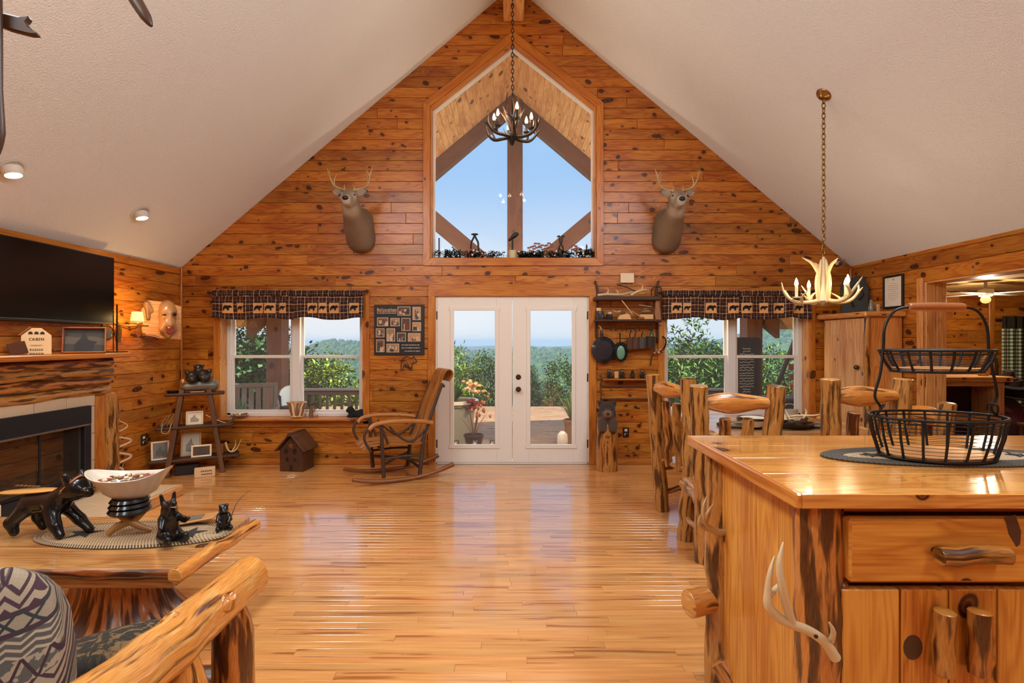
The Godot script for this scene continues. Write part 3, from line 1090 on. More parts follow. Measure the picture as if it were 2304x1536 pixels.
func openings() -> void:
	slide_window("window_1", WIN1, "white twin sash window left of the doors in a pine casing")
	slide_window("window_2", WIN2, "white twin sash window right of the doors in a pine casing")
	# gable window
	var t := Node3D.new()
	t.name = "window_3"
	add_child(t)
	tag(t, "tall five sided gable window above the doors", "", "", "structure")
	var p := poly(GABLE)
	var ctr := Vector2(0.015, 3.6)
	var m := p.size()
	var grow := func(d: float) -> PackedVector2Array:
		return Geometry2D.offset_polygon(p, d, Geometry2D.JOIN_MITER)[0]
	var band := func(pi: PackedVector2Array, po: PackedVector2Array, z0: float, depth: float, m2: Material, nm: String, tn: Color) -> void:
		for i in pi.size():
			var a := pi[i]
			var b := pi[(i + 1) % pi.size()]
			var oa := Vector2.ZERO
			var ob := Vector2.ZERO
			var da := INF
			var db := INF
			for q in po:
				if q.distance_to(a) < da: da = q.distance_to(a); oa = q
				if q.distance_to(b) < db: db = q.distance_to(b); ob = q
			var mb := MB.new().tint(tn)
			mb.extrude(PackedVector2Array([a, b, ob, oa]), depth, Transform3D(Basis(), Vector3(0, 0, z0)), 0.002, true, Vector3(b.x - a.x, b.y - a.y, 0))
			part(nm, mb, m2, t)
	band.call(p, grow.call(0.085), -BACK, 0.022, M["trim pine"], "casing", Color(0.97, 0.92, 0.84))
	band.call(grow.call(-0.014), grow.call(-0.001), -BACK - 0.17, 0.17, M["trim pine"], "jamb", Color(0.97, 0.92, 0.84))
	band.call(grow.call(-0.04), grow.call(-0.014), -BACK - 0.17, 0.06, M["white vinyl"], "window_frame", Color(1, 1, 1))
	part("pane", MB.new().extrude(grow.call(-0.035), 0.006, Transform3D(Basis(), Vector3(0, 0, -BACK - 0.15)), 0.0, true), M["glass"], t)
	# double doors
	var tn := Color(0.97, 0.92, 0.84)
	var c := MB.new().tint(tn)
	c.box(Vector3(-0.98, 1.06, -BACK + 0.012), Vector3(0.09, 2.12, 0.024), 0.004)
	c.box(Vector3(0.985, 1.06, -BACK + 0.012), Vector3(0.09, 2.12, 0.024), 0.004)
	c.box(Vector3(0.0025, 2.125, -BACK + 0.013), Vector3(2.06, 0.145, 0.026), 0.004)
	struct("trim_6", c, M["trim pine"], "pine casing round the white double doors")
	var j := MB.new()
	j.box(Vector3(-0.926, 1.02, -BACK - 0.11), Vector3(0.018, 2.05, 0.21))
	j.box(Vector3(0.931, 1.02, -BACK - 0.11), Vector3(0.018, 2.05, 0.21))
	j.box(Vector3(0.0025, 2.046, -BACK - 0.11), Vector3(1.86, 0.018, 0.21))
	j.box(Vector3(0.0025, 0.01, -BACK - 0.11), Vector3(1.86, 0.02, 0.21))
	struct("trim_7", j, M["white paint"], "white frame and sill of the double doors")
	for s in [-1.0, 1.0]:
		var d := Node3D.new()
		d.name = "door_1" if s < 0 else "door_2"
		add_child(d)
		tag(d, "white glazed door leaf on the left, nearest the rocking chair" if s < 0 else "white glazed door leaf on the right with knob and deadbolt", "", "", "structure")
		var x0 := -0.915 if s < 0 else 0.006
		var x1 := 0.0 if s < 0 else 0.92
		var gx0 := (1018 - 1152) / 184.0 if s < 0 else (1190 - 1152) / 184.0
		var gx1 := (1117 - 1152) / 184.0 if s < 0 else (1290 - 1152) / 184.0
		var gy0 := 0.235
		var gy1 := 1.885
		var z := -BACK - 0.03
		var f := MB.new()
		f.box(Vector3((x0 + gx0) / 2, 1.03, z), Vector3(gx0 - x0, 2.015, 0.045), 0.003)
		f.box(Vector3((x1 + gx1) / 2, 1.03, z), Vector3(x1 - gx1, 2.015, 0.045), 0.003)
		f.box(Vector3((gx0 + gx1) / 2, (gy0 + 0.023) / 2, z), Vector3(gx1 - gx0, gy0 - 0.023, 0.045), 0.0)
		f.box(Vector3((gx0 + gx1) / 2, (gy1 + 2.037) / 2, z), Vector3(gx1 - gx0, 2.037 - gy1, 0.045), 0.0)
		part("door_leaf", f, M["white paint"], d)
		var mo := MB.new()
		for e in [[gx0 - 0.02, gy0 - 0.045, gx0 + 0.008, gy1 + 0.045], [gx1 - 0.008, gy0 - 0.045, gx1 + 0.02, gy1 + 0.045]]:
			mo.box(Vector3((e[0] + e[2]) / 2, (e[1] + e[3]) / 2, z + 0.026), Vector3(e[2] - e[0] + 0.022, e[3] - e[1], 0.014), 0.005)
		for e in [[gy0 - 0.045, gy0 + 0.006], [gy1 - 0.006, gy1 + 0.045]]:
			mo.box(Vector3((gx0 + gx1) / 2, (e[0] + e[1]) / 2, z + 0.0262), Vector3(gx1 - gx0 + 0.09, e[1] - e[0], 0.014), 0.005)
		part("glazing_bead", mo, M["white paint"], d)
		part("pane", MB.new().box(Vector3((gx0 + gx1) / 2, (gy0 + gy1) / 2, z), Vector3(gx1 - gx0, gy1 - gy0, 0.006)), M["glass"], d)
		for y in [0.25, 1.06, 1.82]:
			var hx := x0 - 0.004 if s < 0 else x1 + 0.004
			part("hinge", MB.new().box(Vector3(hx, y, z + 0.026), Vector3(0.014, 0.1, 0.012), 0.003), M["bronze"], d)
		if s > 0:
			for y in [1.065, 0.915]:
				var k := MB.new()
				var TT := Transform3D(Basis(Vector3.RIGHT, PI / 2), Vector3(0.078, y, z + 0.022))
				k.lathe([Vector2(0.0, 0.0), Vector2(0.033, 0.0), Vector2(0.033, 0.006), Vector2(0.026, 0.012)] + ([Vector2(0.012, 0.014), Vector2(0.012, 0.03), Vector2(0.026, 0.036), Vector2(0.03, 0.05), Vector2(0.022, 0.064), Vector2(0.0, 0.066)] if y < 1.0 else [Vector2(0.02, 0.02), Vector2(0.0, 0.022)]), 20, TT)
				part("knob" if y < 1.0 else "deadbolt", k, M["bronze"], d)

# ---------------------------------------------------------------- outside
const DECK := -0.12

func porch() -> void:
	var dk := MB.new()
	dk.box(Vector3(0, DECK - 0.2, -9.6), Vector3(9.4, 0.3, 6.2))
	var deck := struct("floor_deck", dk, M["groove"], "weathered deck of grey boards outside the doors")
	var r := RandomNumberGenerator.new(); r.seed = 5
	var pl := MB.new()
	var z := 6.5
	while z < 12.7:
		var x := -4.7 - r.randf() * 2.0
		while x < 4.7:
			var l := r.randf_range(2.4, 4.2)
			var tone := r.randf_range(0.82, 1.12)
			pl.col = Color(tone, tone, tone)
			pl.uo = Vector2(r.randf() * 2, r.randf())
			var x0 := maxf(x, -4.7)
			var x1 := minf(x + l, 4.7)
			if x1 > x0: pl.box(Vector3((x0 + x1) / 2, DECK - 0.025, -z - 0.068), Vector3(x1 - x0 - 0.004, 0.05, 0.134), 0.006)
			x += l
		z += 0.14
	part("deck_boards", pl, M["deck wood"], deck).set_meta("kind", "stuff")
	# gable roof over the porch
	var sl := (RIDGE.y - EAVE) / (RIDGE.x - LEFT)
	var h := RIDGE.y - 0.14
	var c := poly([[LEFT - 0.6, h - 4.67 * sl], [RIDGE.x, h], [RIGHT + 0.6, h - 4.72 * sl], [RIGHT + 0.6, h - 4.72 * sl + 0.2], [RIDGE.x, h + 0.22], [LEFT - 0.6, h - 4.67 * sl + 0.2]])
	var roof := struct("roof_porch", MB.new().extrude(c, 2.55, Transform3D(Basis(), Vector3(0, 0, -9.05)), 0.0, true), M["pale pine"], "porch roof lined with pale tongue and groove boards")
	var ang := atan(sl)
	for s in [-1.0, 1.0]:
		for k in 30:
			var u := 0.05 + k * 0.1
			var p := Vector3(RIDGE.x + s * u * cos(ang), h - u * sin(ang) - 0.008, -7.78)
			var mb := MB.new()
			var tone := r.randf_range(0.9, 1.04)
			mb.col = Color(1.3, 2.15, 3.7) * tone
			mb.uo = Vector2(r.randf() * 2, r.randf())
			mb.box(p, Vector3(0.097, 0.014, 2.5), 0.004, Basis(Vector3(0, 0, 1), -s * ang), Vector3(0, 0, 1))
			part("board", mb, M["porch board"], roof)
	# king post truss on the posts
	var t := Node3D.new()
	t.name = "trim_8"
	add_child(t)
	tag(t, "brown timber truss at the outer edge of the porch", "", "", "structure")
	var pb: Material = M["porch beam"]
	var zt := -8.72
	for s in [-1.0, 1.0]:
		var e := Vector2(RIDGE.x + s * 4.5, h - 4.5 * sl)
		var rb := MB.new().extrude(PackedVector2Array([Vector2(RIDGE.x, h - 0.03), e + Vector2(0, -0.03), e + Vector2(0, -0.34), Vector2(RIDGE.x, h - 0.34)]), 0.16, Transform3D(Basis(), Vector3(0, 0, zt - 0.08)), 0.006, true, Vector3(s, -sl, 0))
		part("rafter", rb, pb, t)
		var a := Vector2(RIDGE.x, 2.42)
		var b := Vector2(RIDGE.x + s * 1.75, h - 0.3 - 1.75 * sl)
		a = Vector2(RIDGE.x + s * 0.1, 2.52)
		b = Vector2(RIDGE.x + s * 1.62, 3.8)
		var w := (b - a).normalized().orthogonal() * 0.13
		part("strut", MB.new().extrude(PackedVector2Array([a + w, b + w, b - w, a - w]), 0.14, Transform3D(Basis(), Vector3(0, 0, zt - 0.07)), 0.006, true, Vector3(b.x - a.x, b.y - a.y, 0)), pb, t)
		part("post", MB.new().box(Vector3(s * 4.03 + 0.04, (DECK + 2.4) / 2, zt), Vector3(0.27, 2.4 - DECK, 0.27), 0.01), pb, t)
	part("king_post", MB.new().box(Vector3(RIDGE.x + 0.03, (2.3 + h - 0.1) / 2, zt), Vector3(0.26, h - 2.4, 0.2), 0.01), pb, t)
	part("tie_beam", MB.new().box(Vector3(0.05, 2.42, zt), Vector3(8.4, 0.24, 0.2), 0.01), pb, t)
	for s in [-1.0, 1.0]:
		var w := Vector3(s * 1.4, 2.25, -BACK - 0.3)
		var ln := thing("porch_lantern", "dark porch lantern on the outside wall, %s of the doors, hidden from inside" % ["west" if s < 0 else "east"], "lantern", w)
		part("bracket", MB.new().box(w + Vector3(0, 0.14, 0.04), Vector3(0.05, 0.05, 0.16), 0.008), M["black metal"], ln)
		part("cap", MB.new().lathe([Vector2(0.085, 0.1), Vector2(0.09, 0.11), Vector2(0.02, 0.17), Vector2(0, 0.17)], 16, Transform3D(Basis(), w)), M["black metal"], ln)
		part("globe", MB.new().ball(w, Vector3(0.075, 0.1, 0.075), 14), M["shade glow"], ln)
		var lm := OmniLight3D.new()
		lm.name = "lamp"; lm.light_energy = 5.0; lm.light_size = 0.07; lm.light_color = Color(1, 0.92, 0.8); lm.shadow_enabled = true; lm.omni_range = 12.0
		ln.add_child(lm)
	# railings
	for s in [[-3.95, -1.45, "dark brown deck railing outside the left window"], [1.5, 3.98, "dark brown deck railing outside the right window"]]:
		var rl := thing("deck_railing", s[2], "railing", Vector3((s[0] + s[1]) / 2, DECK, -8.72))
		var cx: float = (s[0] + s[1]) / 2
		var dark := Color(0.075, 0.052, 0.04)
		part("top_rail", MB.new().tint(Color(0.24, 0.2, 0.17)).box(Vector3(cx, 0.685, -8.72), Vector3(s[1] - s[0], 0.035, 0.13), 0.006), M["paint"], rl)
		part("rail", MB.new().tint(dark).box(Vector3(cx, 0.63, -8.72), Vector3(s[1] - s[0], 0.07, 0.04), 0.004), M["paint"], rl)
		part("bottom_rail", MB.new().tint(dark).box(Vector3(cx, -0.02, -8.72), Vector3(s[1] - s[0], 0.06, 0.04), 0.004), M["paint"], rl)
		var x: float = s[0] + 0.06
		while x < s[1]:
			part("baluster", MB.new().tint(dark).box(Vector3(x, 0.3, -8.72), Vector3(0.042, 0.6, 0.042), 0.004), M["paint"], rl)
			x += 0.124

# hills, far and near, clothed in woods
func ridge_y(px: float) -> float:
	var k := [[-600, 770], [300, 790], [520, 790], [680, 786], [742, 768], [830, 773], [960, 782], [1018, 784], [1070, 793], [1117, 789], [1200, 784], [1290, 789], [1400, 786], [1500, 779], [1600, 772], [1650, 757], [1720, 741], [1790, 731], [1900, 722], [2300, 735], [3000, 760]]
	for i in k.size() - 1:
		if px <= k[i + 1][0]:
			var t := clampf((px - k[i][0]) / float(k[i + 1][0] - k[i][0]), 0.0, 1.0)
			return lerpf(k[i][1], k[i + 1][1], t * t * (3 - 2 * t))
	return 770.0

func slope_point(px: float, t: float, nz: FastNoiseLite) -> Vector3:
	var d := 60.0 * pow(17.0, t)
	var y := 940.0
	var ts := [[0.0, 960.0], [0.3, 925.0], [0.6, 868.0], [0.82, 822.0], [1.0, 785.0]]
	for i in 4:
		if t >= ts[i][0]:
			y = lerpf(ts[i][1], ts[i + 1][1], (t - ts[i][0]) / (ts[i + 1][0] - ts[i][0]))
	y += (ridge_y(px) - 785.0) * pow(t, 2.2) + nz.get_noise_2d(px * 0.8, t * 160.0) * 14.0 * t * (1.0 - t) * 2.5
	return at(px, y, d)

func far_country() -> void:
	var nz := FastNoiseLite.new(); nz.seed = 4; nz.frequency = 0.012
	var mb := MB.new()
	mb.col = lin(50, 74, 44)
	var rows := []
	for i in 26:
		var row := PackedVector3Array()
		for j in 90:
			row.append(slope_point(-700.0 + j * 42.0, i / 25.0, nz))
		rows.append(row)
	var last := PackedVector3Array()
	for p in rows[25]: last.append(Vector3(p.x * 1.4, p.y - 120.0, p.z * 1.4))
	rows.append(last)
	rows.reverse()
	mb.grid(rows)
	struct("hill_1", mb, M["soil"], "wooded hillside across the valley")
	# the woods on it
	var lump := MB.new()
	var ln := FastNoiseLite.new(); ln.seed = 6; ln.frequency = 0.9
	lump.ball(Vector3.ZERO, Vector3.ONE, 9)
	for i in lump.v.size():
		lump.v[i] *= 1.0 + 0.28 * ln.get_noise_3dv(lump.v[i] * 1.7)
	var r := RandomNumberGenerator.new(); r.seed = 15
	var n := 15000
	var mm := MultiMesh.new()
	mm.transform_format = MultiMesh.TRANSFORM_3D
	mm.use_colors = true
	mm.mesh = lump.mesh()
	mm.instance_count = n
	for i in n:
		var px := r.randf_range(380, 1950)
		var t := sqrt(r.randf_range(0.14, 1.0))
		var p := slope_point(px, t, nz)
		var s := r.randf_range(2.6, 5.2)
		if px > 1585 and px < 1668 and t > 0.86 and t < 0.95:
			s *= 0.12
		mm.set_instance_transform(i, Transform3D(Basis(Vector3.UP, r.randf() * TAU).scaled(Vector3(s, s * r.randf_range(0.8, 1.25), s)), p + Vector3(0, s * 0.4, 0)))
		var g := r.randf()
		mm.set_instance_color(i, Color(0.03 + 0.05 * g, 0.085 + 0.08 * g, 0.045 + 0.02 * g))
	var mi := MultiMeshInstance3D.new()
	mi.name = "forest"
	mi.multimesh = mm
	mi.material_override = M["canopy"]
	add_child(mi)
	tag(mi, "green woods covering the far side of the valley", "forest", "", "stuff")
	# farther ridges
	for q in [[2600.0, 779.0, 6.0, "hill_2"], [4600.0, 776.5, 4.0, "hill_3"]]:
		var m2 := MB.new().tint(Color(0.05, 0.085, 0.06))
		var rr := []
		for i in 4:
			var row := PackedVector3Array()
			for j in 120:
				var px := -900.0 + j * 34.0
				var y: float = q[1] - q[2] * nz.get_noise_2d(px * 0.45, q[0]) + [0.0, 6.0, 20.0, 60.0][i]
				var p := at(px, y, q[0] * [1.0, 0.96, 0.9, 0.75][i])
				row.append(p)
			rr.append(row)
		m2.grid(rr)
		struct(q[3], m2, M["soil"], "distant blue ridge beyond the wooded hillside")
	# the yard that falls away from the deck
	var yd := MB.new().tint(lin(70, 92, 48))
	var rr := []
	for i in 12:
		var row := PackedVector3Array()
		for j in 24:
			var x := -60.0 + j * 120.0 / 23.0
			var d := 4.0 + i * i * 0.6
			row.append(Vector3(x, -0.75 - maxf(d - 10.0, 0.0) * 0.16, -d))
		rr.append(row)
	rr.reverse()
	yd.grid(rr)
	struct("ground_yard", yd, M["soil"], "grassy yard falling away beyond the deck")
	var fog := FogVolume.new()
	fog.name = "haze"
	fog.shape = RenderingServer.FOG_VOLUME_SHAPE_BOX
	fog.size = Vector3(9000, 110, 6000)
	fog.position = Vector3(0, -42, -3090)
	var fm := FogMaterial.new()
	fm.albedo = Color(0.74, 0.87, 0.97)
	fm.density = 0.00038
	fog.material = fm
	add_child(fog)
	tag(fog, "blue summer haze over the valley", "haze", "", "stuff")

# ---- plants
func leaf_clump(sd: int, leaves: int, spread: float, long: float, wide: float) -> ArrayMesh:
	var r := RandomNumberGenerator.new(); r.seed = sd
	var mb := MB.new()
	for i in leaves:
		var d := Vector3(r.randfn(), r.randfn() * 0.8, r.randfn()).normalized()
		var p := d * spread * pow(r.randf(), 0.5)
		var u := (d + Vector3(r.randf_range(-1, 1), r.randf_range(-0.6, 0.8), r.randf_range(-1, 1)) * 0.9).normalized()
		var w := u.cross(Vector3(r.randf_range(-1, 1), r.randf_range(-1, 1), r.randf_range(-1, 1))).normalized()
		var l := long * r.randf_range(0.7, 1.25)
		var k := wide * r.randf_range(0.7, 1.2)
		var nn := (u.cross(w) * 0.5 + d * 0.6 + Vector3.UP * 0.35).normalized()
		var b := r.randf_range(0.75, 1.2)
		mb.col = Color(b, b, b * 0.9)
		var i0 := mb.vert(p, nn, Vector2.ZERO)
		var i1 := mb.vert(p + u * l * 0.45 + w * k, nn, Vector2.ZERO)
		var i2 := mb.vert(p + u * l, nn, Vector2.ZERO)
		var i3 := mb.vert(p + u * l * 0.45 - w * k, nn, Vector2.ZERO)
		mb.tri(i0, i1, i2); mb.tri(i0, i2, i3)
	return mb.mesh()

func tree(called: String, label: String, cat: String, base: Vector3, height: float, width: float, clumps: int, col: Color, leaf: Vector2, sd: int, trunk := 0.3, grp := "", shape := 0) -> void:
	var t := thing(called, label, cat, base, 0.0, grp)
	var r := RandomNumberGenerator.new(); r.seed = sd
	var st := MB.new().tint(Color(0.10, 0.07, 0.045))
	var th := height * trunk
	st.tube([Vector3.ZERO, Vector3(0.02 * height, height * 0.3, 0), Vector3(0, height * 0.62, 0.02), Vector3(0, height * 0.9, 0)], [width * 0.045 + 0.015, width * 0.036 + 0.012, width * 0.02 + 0.006, 0.005], 7)
	for i in 9:
		var a := r.randf() * TAU
		var y := height * r.randf_range(maxf(trunk, 0.15), 0.8)
		var e := Vector3(cos(a) * width * 0.42, y + height * 0.14, sin(a) * width * 0.42)
		st.tube([Vector3(0, y, 0), Vector3(e.x * 0.5, y + height * 0.05, e.z * 0.5), e], [width * 0.018 + 0.006, width * 0.012 + 0.004, 0.003], 5)
	part("trunk" if trunk > 0.1 else "stem", st, M["canopy"], t, true)
	var mm := MultiMesh.new()
	mm.transform_format = MultiMesh.TRANSFORM_3D
	mm.use_colors = true
	mm.mesh = leaf_clump(sd, 26, 1.0, leaf.x, leaf.y)
	mm.instance_count = clumps
	var cs := maxf(width * 0.11, 0.05)
	for i in clumps:
		var d := Vector3(r.randfn(), r.randfn(), r.randfn()).normalized() * pow(r.randf(), 0.34)
		var y := th + (height - th) * (0.5 + 0.5 * d.y)
		var hw := 0.5 * width
		if shape == 1: hw *= clampf(1.15 - (y - th) / (height - th), 0.06, 1.0) * 1.25
		var p := Vector3(d.x * hw, y, d.z * hw)
		if shape == 2:
			var lump := sin(d.x * 7.0 + sd) + sin(d.y * 9.0 + sd * 2.0) + sin(d.z * 8.0)
			p = Vector3(p.x, y, p.z) * (1.0 + 0.09 * lump)
		mm.set_instance_transform(i, Transform3D(Basis.from_euler(Vector3(r.randf() * TAU, r.randf() * TAU, 0)).scaled(Vector3.ONE * cs * r.randf_range(0.7, 1.2)), p))
		var g := r.randf_range(1.1, 1.8)
		mm.set_instance_color(i, Color(col.r * g * r.randf_range(0.9, 1.15), col.g * g, col.b * g))
	var mi := MultiMeshInstance3D.new()
	mi.name = "foliage"
	mi.multimesh = mm
	mi.material_override = M["leaf"]
	mi.set_meta("kind", "stuff")
	t.add_child(mi, true)

# blades that arch out of a pot
func blades(mb: MB, at_: Vector3, count: int, long: float, wide: float, sd: int, droop := 0.6) -> MB:
	var r := RandomNumberGenerator.new(); r.seed = sd
	for i in count:
		var a := r.randf() * TAU
		var l := long * r.randf_range(0.6, 1.0)
		var lean := r.randf_range(0.15, 0.9)
		var o := Vector3(cos(a), 0, sin(a))
		var w := o.cross(Vector3.UP)
		var rows := []
		for k in 5:
			var s := k / 4.0
			var p := at_ + o * l * lean * s + Vector3.UP * l * (s - droop * lean * s * s)
			var ww := wide * (1.0 - s) * (0.6 + s) + 0.0008
			rows.append(PackedVector3Array([p - w * ww, p + w * ww]))
		mb.grid(rows)
	return mb

func pot(mb: MB, at_: Vector3, r0: float, r1: float, h: float) -> MB:
	return mb.lathe([Vector2(0, 0), Vector2(r0, 0), Vector2(r0 * 1.02, 0.01), Vector2(r1, h * 0.9), Vector2(r1 * 1.07, h * 0.9), Vector2(r1 * 1.07, h), Vector2(r1 * 0.94, h), Vector2(r1 * 0.9, h * 0.86), Vector2(0, h * 0.86)], 20, Transform3D(Basis(), at_))

# a small seated bear, facing +z of T; s is its height
func bear_bones(s: float, k: Color, muzzle: Color) -> Array:
	var b := []
	for q in [
		[0, .2, 0, 0, .42, -.02, .21, .17], [0, .42, -.02, 0, .62, .02, .17, .13], [0, .72, .04, 0, .76, .04, .155, .15],
		[.11, .87, .02, .12, .88, .02, .05, .045], [-.11, .87, .02, -.12, .88, .02, .05, .045],
		[.16, .5, .02, .2, .36, .16, .075, .06], [.2, .36, .16, .12, .3, .26, .06, .055], [-.16, .5, .02, -.2, .36, .16, .075, .06], [-.2, .36, .16, -.12, .3, .26, .06, .055],
		[.14, .12, .06, .2, .08, .26, .11, .08], [-.14, .12, .06, -.2, .08, .26, .11, .08], [.2, .08, .26, .21, .11, .31, .075, .06], [-.2, .08, .26, -.21, .11, .31, .075, .06]]:
		b.append([Vector3(q[0], q[1], q[2]) * s, Vector3(q[3], q[4], q[5]) * s, q[6] * s, q[7] * s, k])
	b.append([Vector3(0, .7, .16) * s, Vector3(0, .68, .23) * s, .085 * s, .065 * s, muzzle])
	return b

func bear_face(s: float, T: Transform3D, t: Node3D, own := true) -> void:
	var e := MB.new().tint(Color(0.01, 0.01, 0.01))
	e.ball(Vector3(0, .71, .295) * s, Vector3(.032, .024, .02) * s, 8, T)
	part("nose", e, M["gloss paint"], t, own)
	for q in [-1.0, 1.0]:
		part("eye", MB.new().tint(Color(0.25, 0.2, 0.14)).ball(Vector3(q * .062, .79, .165) * s, Vector3(.016, .018, .012) * s, 8, T), M["gloss paint"], t, own)

func bear(called: String, label: String, at_: Vector3, s: float, turn: float, k: Color, muzzle: Color, grp := "", cell := 0.0) -> Node3D:
	var t := thing(called, label, "figurine", at_, turn, grp)
	part("body", MB.new().blob(bear_bones(s, k, muzzle), cell if cell > 0 else s * 0.04, s * 0.025), M["resin"], t, true)
	bear_face(s, Transform3D(), t)
	return t

func garden() -> void:
	# trees beyond the deck
	var lime := Color(0.34, 0.52, 0.07)
	var green := Color(0.12, 0.30, 0.06)
	var deep := Color(0.05, 0.15, 0.045)
	var g := ""
	tree("shade_tree", "dark leafy tree filling the left part of the left window", "tree", Vector3(-7.5, -1.3, -13.6), 2.95, 3.2, 560, deep, Vector2(0.42, 0.13), 3, 0.12, g, 2)
	tree("shade_tree", "tree with open branches against the sky behind the dark porch post at the left window", "tree", Vector3(-8.3, -1.3, -16.5), 3.9, 2.2, 120, deep, Vector2(0.4, 0.12), 4, 0.3, g, 2)
	tree("bright_bush", "yellow green bush behind the railing in the right half of the left window", "bush", Vector3(-5.9, -1.6, -15.2), 2.7, 2.6, 330, lime, Vector2(0.5, 0.1), 5, 0.02, g, 2)
	tree("bright_bush", "low yellow green bush at the right edge of the left window", "bush", Vector3(-4.3, -1.5, -14.4), 1.75, 1.7, 200, lime, Vector2(0.5, 0.1), 6, 0.02, g, 2)
	tree("bright_bush", "bright willowy bush over the planter in the left door pane", "bush", Vector3(-1.72, -1.2, -13.6), 2.3, 1.9, 420, Color(0.36, 0.56, 0.08), Vector2(0.75, 0.07), 7, 0.02, g, 2)
	tree("dark_tree", "dark green tree right of the willowy bush in the left door pane", "tree", Vector3(-0.95, -2.0, -17.5), 3.1, 1.9, 380, Color(0.07, 0.2, 0.05), Vector2(0.4, 0.12), 8, 0.05, g, 2)
	tree("dark_tree", "narrow dark tree at the left edge of the right door pane", "tree", Vector3(0.72, -2.2, -18.0), 2.85, 1.3, 260, Color(0.06, 0.18, 0.05), Vector2(0.36, 0.11), 9, 0.05, g, 1)
	tree("dark_tree", "second dark tree in the right door pane, beside the narrow one", "tree", Vector3(1.4, -2.2, -18.4), 2.7, 1.2, 240, Color(0.07, 0.2, 0.05), Vector2(0.36, 0.11), 10, 0.05, g, 1)
	tree("round_tree", "rounded green tree at the right edge of the right door pane", "tree", Vector3(1.95, -2.0, -17.0), 3.0, 1.7, 360, green, Vector2(0.36, 0.12), 11, 0.05, g, 2)
	tree("round_tree", "big feathery green tree in the left half of the right window", "tree", Vector3(5.1, -2.4, -15.6), 4.2, 3.1, 620, Color(0.13, 0.3, 0.06), Vector2(0.55, 0.08), 12, 0.05, g, 2)
	tree("bright_bush", "light green bush right of the feathery tree in the right window", "bush", Vector3(6.6, -2.0, -16.0), 2.75, 1.4, 240, Color(0.2, 0.4, 0.07), Vector2(0.45, 0.1), 13, 0.02, g, 2)
	tree("round_tree", "green tree behind the middle mullion of the right window", "tree", Vector3(8.6, -2.6, -19.5), 3.8, 3.0, 420, green, Vector2(0.4, 0.12), 14, 0.05, g, 2)
	tree("bright_bush", "green bush behind the porch swing in the right window", "bush", Vector3(8.6, -1.8, -16.2), 2.7, 2.4, 360, Color(0.17, 0.37, 0.07), Vector2(0.45, 0.1), 16, 0.02, g, 2)
	tree("flowering_shrub", "shrub with rusty plumes behind the deck in the right door pane", "bush", Vector3(1.05, -0.9, -13.2), 1.35, 0.7, 120, Color(0.30, 0.17, 0.05), Vector2(0.6, 0.06), 17, 0.02, g, 2)
	# planter left of the doors
	var t := thing("planter", "large grey planter of mixed flowers seen through the left door pane", "planter", Vector3(-0.93, DECK, -8.3))
	var mb := MB.new().tint(lin(150, 152, 140))
	pot(mb, Vector3(-0.93, DECK, -8.3), 0.26, 0.34, 0.66)
	part("pot", mb, M["paint"], t)
	part("rim", MB.new().tint(lin(226, 222, 210)).lathe([Vector2(0.34, 0.0), Vector2(0.385, 0.0), Vector2(0.385, 0.05), Vector2(0.34, 0.05), Vector2(0.34, 0.0)], 22, Transform3D(Basis(), Vector3(-0.93, DECK + 0.63, -8.3))), M["paint"], t)
	part("leaves", blades(MB.new().tint(Color(0.08, 0.2, 0.04)), Vector3(-0.95, 0.5, -8.3), 60, 0.55, 0.025, 3, 0.5), M["leaf"], t)
	var fl := MB.new()
	var r := RandomNumberGenerator.new(); r.seed = 2
	for i in 26:
		fl.col = [lin(236, 196, 120), lin(232, 160, 110), lin(240, 220, 170)][i % 3]
		fl.ball(Vector3(-0.62 + r.randfn() * 0.07, 0.78 + r.randfn() * 0.05, -8.2 + r.randfn() * 0.07), Vector3(0.035, 0.025, 0.035), 7)
	part("flowers", fl, M["cloth"], t).set_meta("kind", "stuff")
	var rd := MB.new().tint(lin(112, 26, 34))
	for i in 14:
		rd.ball(Vector3(-0.6 + r.randfn() * 0.07, 0.52 + r.randfn() * 0.03, -8.05 + r.randfn() * 0.05), Vector3(0.05, 0.03, 0.05), 7)
	part("coleus_leaves", rd, M["cloth"], t).set_meta("kind", "stuff")
	# pot of dried stems
	t = thing("flower_pot", "dark pot with rusty dried stems outside the left door pane", "flower pot", Vector3(-0.56, DECK, -7.5))
	part("pot", pot(MB.new().tint(lin(60, 40, 30)), Vector3(-0.56, DECK, -7.5), 0.09, 0.14, 0.26), M["paint"], t)
	part("stems", blades(MB.new().tint(lin(140, 90, 46)), Vector3(-0.56, 0.1, -7.5), 22, 0.55, 0.008, 8, 0.25), M["leaf"], t)
	var hd := MB.new().tint(lin(190, 110, 60))
	for i in 16: hd.ball(Vector3(-0.46 + r.randfn() * 0.07, 0.5 + r.randfn() * 0.07, -7.5 + r.randfn() * 0.05), Vector3(0.018, 0.03, 0.018), 6)
	part("seed_heads", hd, M["cloth"], t).set_meta("kind", "stuff")
	for q in [[-0.78, "black bear figure on the deck, nearest the planter"], [-0.52, "black bear figure on the deck, middle of the row outside the left door"], [-0.27, "black bear figure on the deck, right end of the row outside the left door"]]:
		bear("bear_figure", q[1], Vector3(q[0], DECK, -7.15), 0.27, r.randf_range(-0.3, 0.3), lin(30, 30, 34), lin(196, 186, 172), "bear figures outside the left door")
	# right of the doors
	t = thing("flower_pot", "slim brown pot of spiky leaves outside the right door pane", "flower pot", Vector3(0.93, DECK, -7.9))
	part("pot", pot(MB.new().tint(lin(140, 104, 76)), Vector3(0.93, DECK, -7.9), 0.09, 0.13, 0.42), M["paint"], t)
	part("leaves", blades(MB.new().tint(Color(0.16, 0.26, 0.08)), Vector3(0.93, 0.26, -7.9), 34, 0.62, 0.02, 12, 0.45), M["leaf"], t)
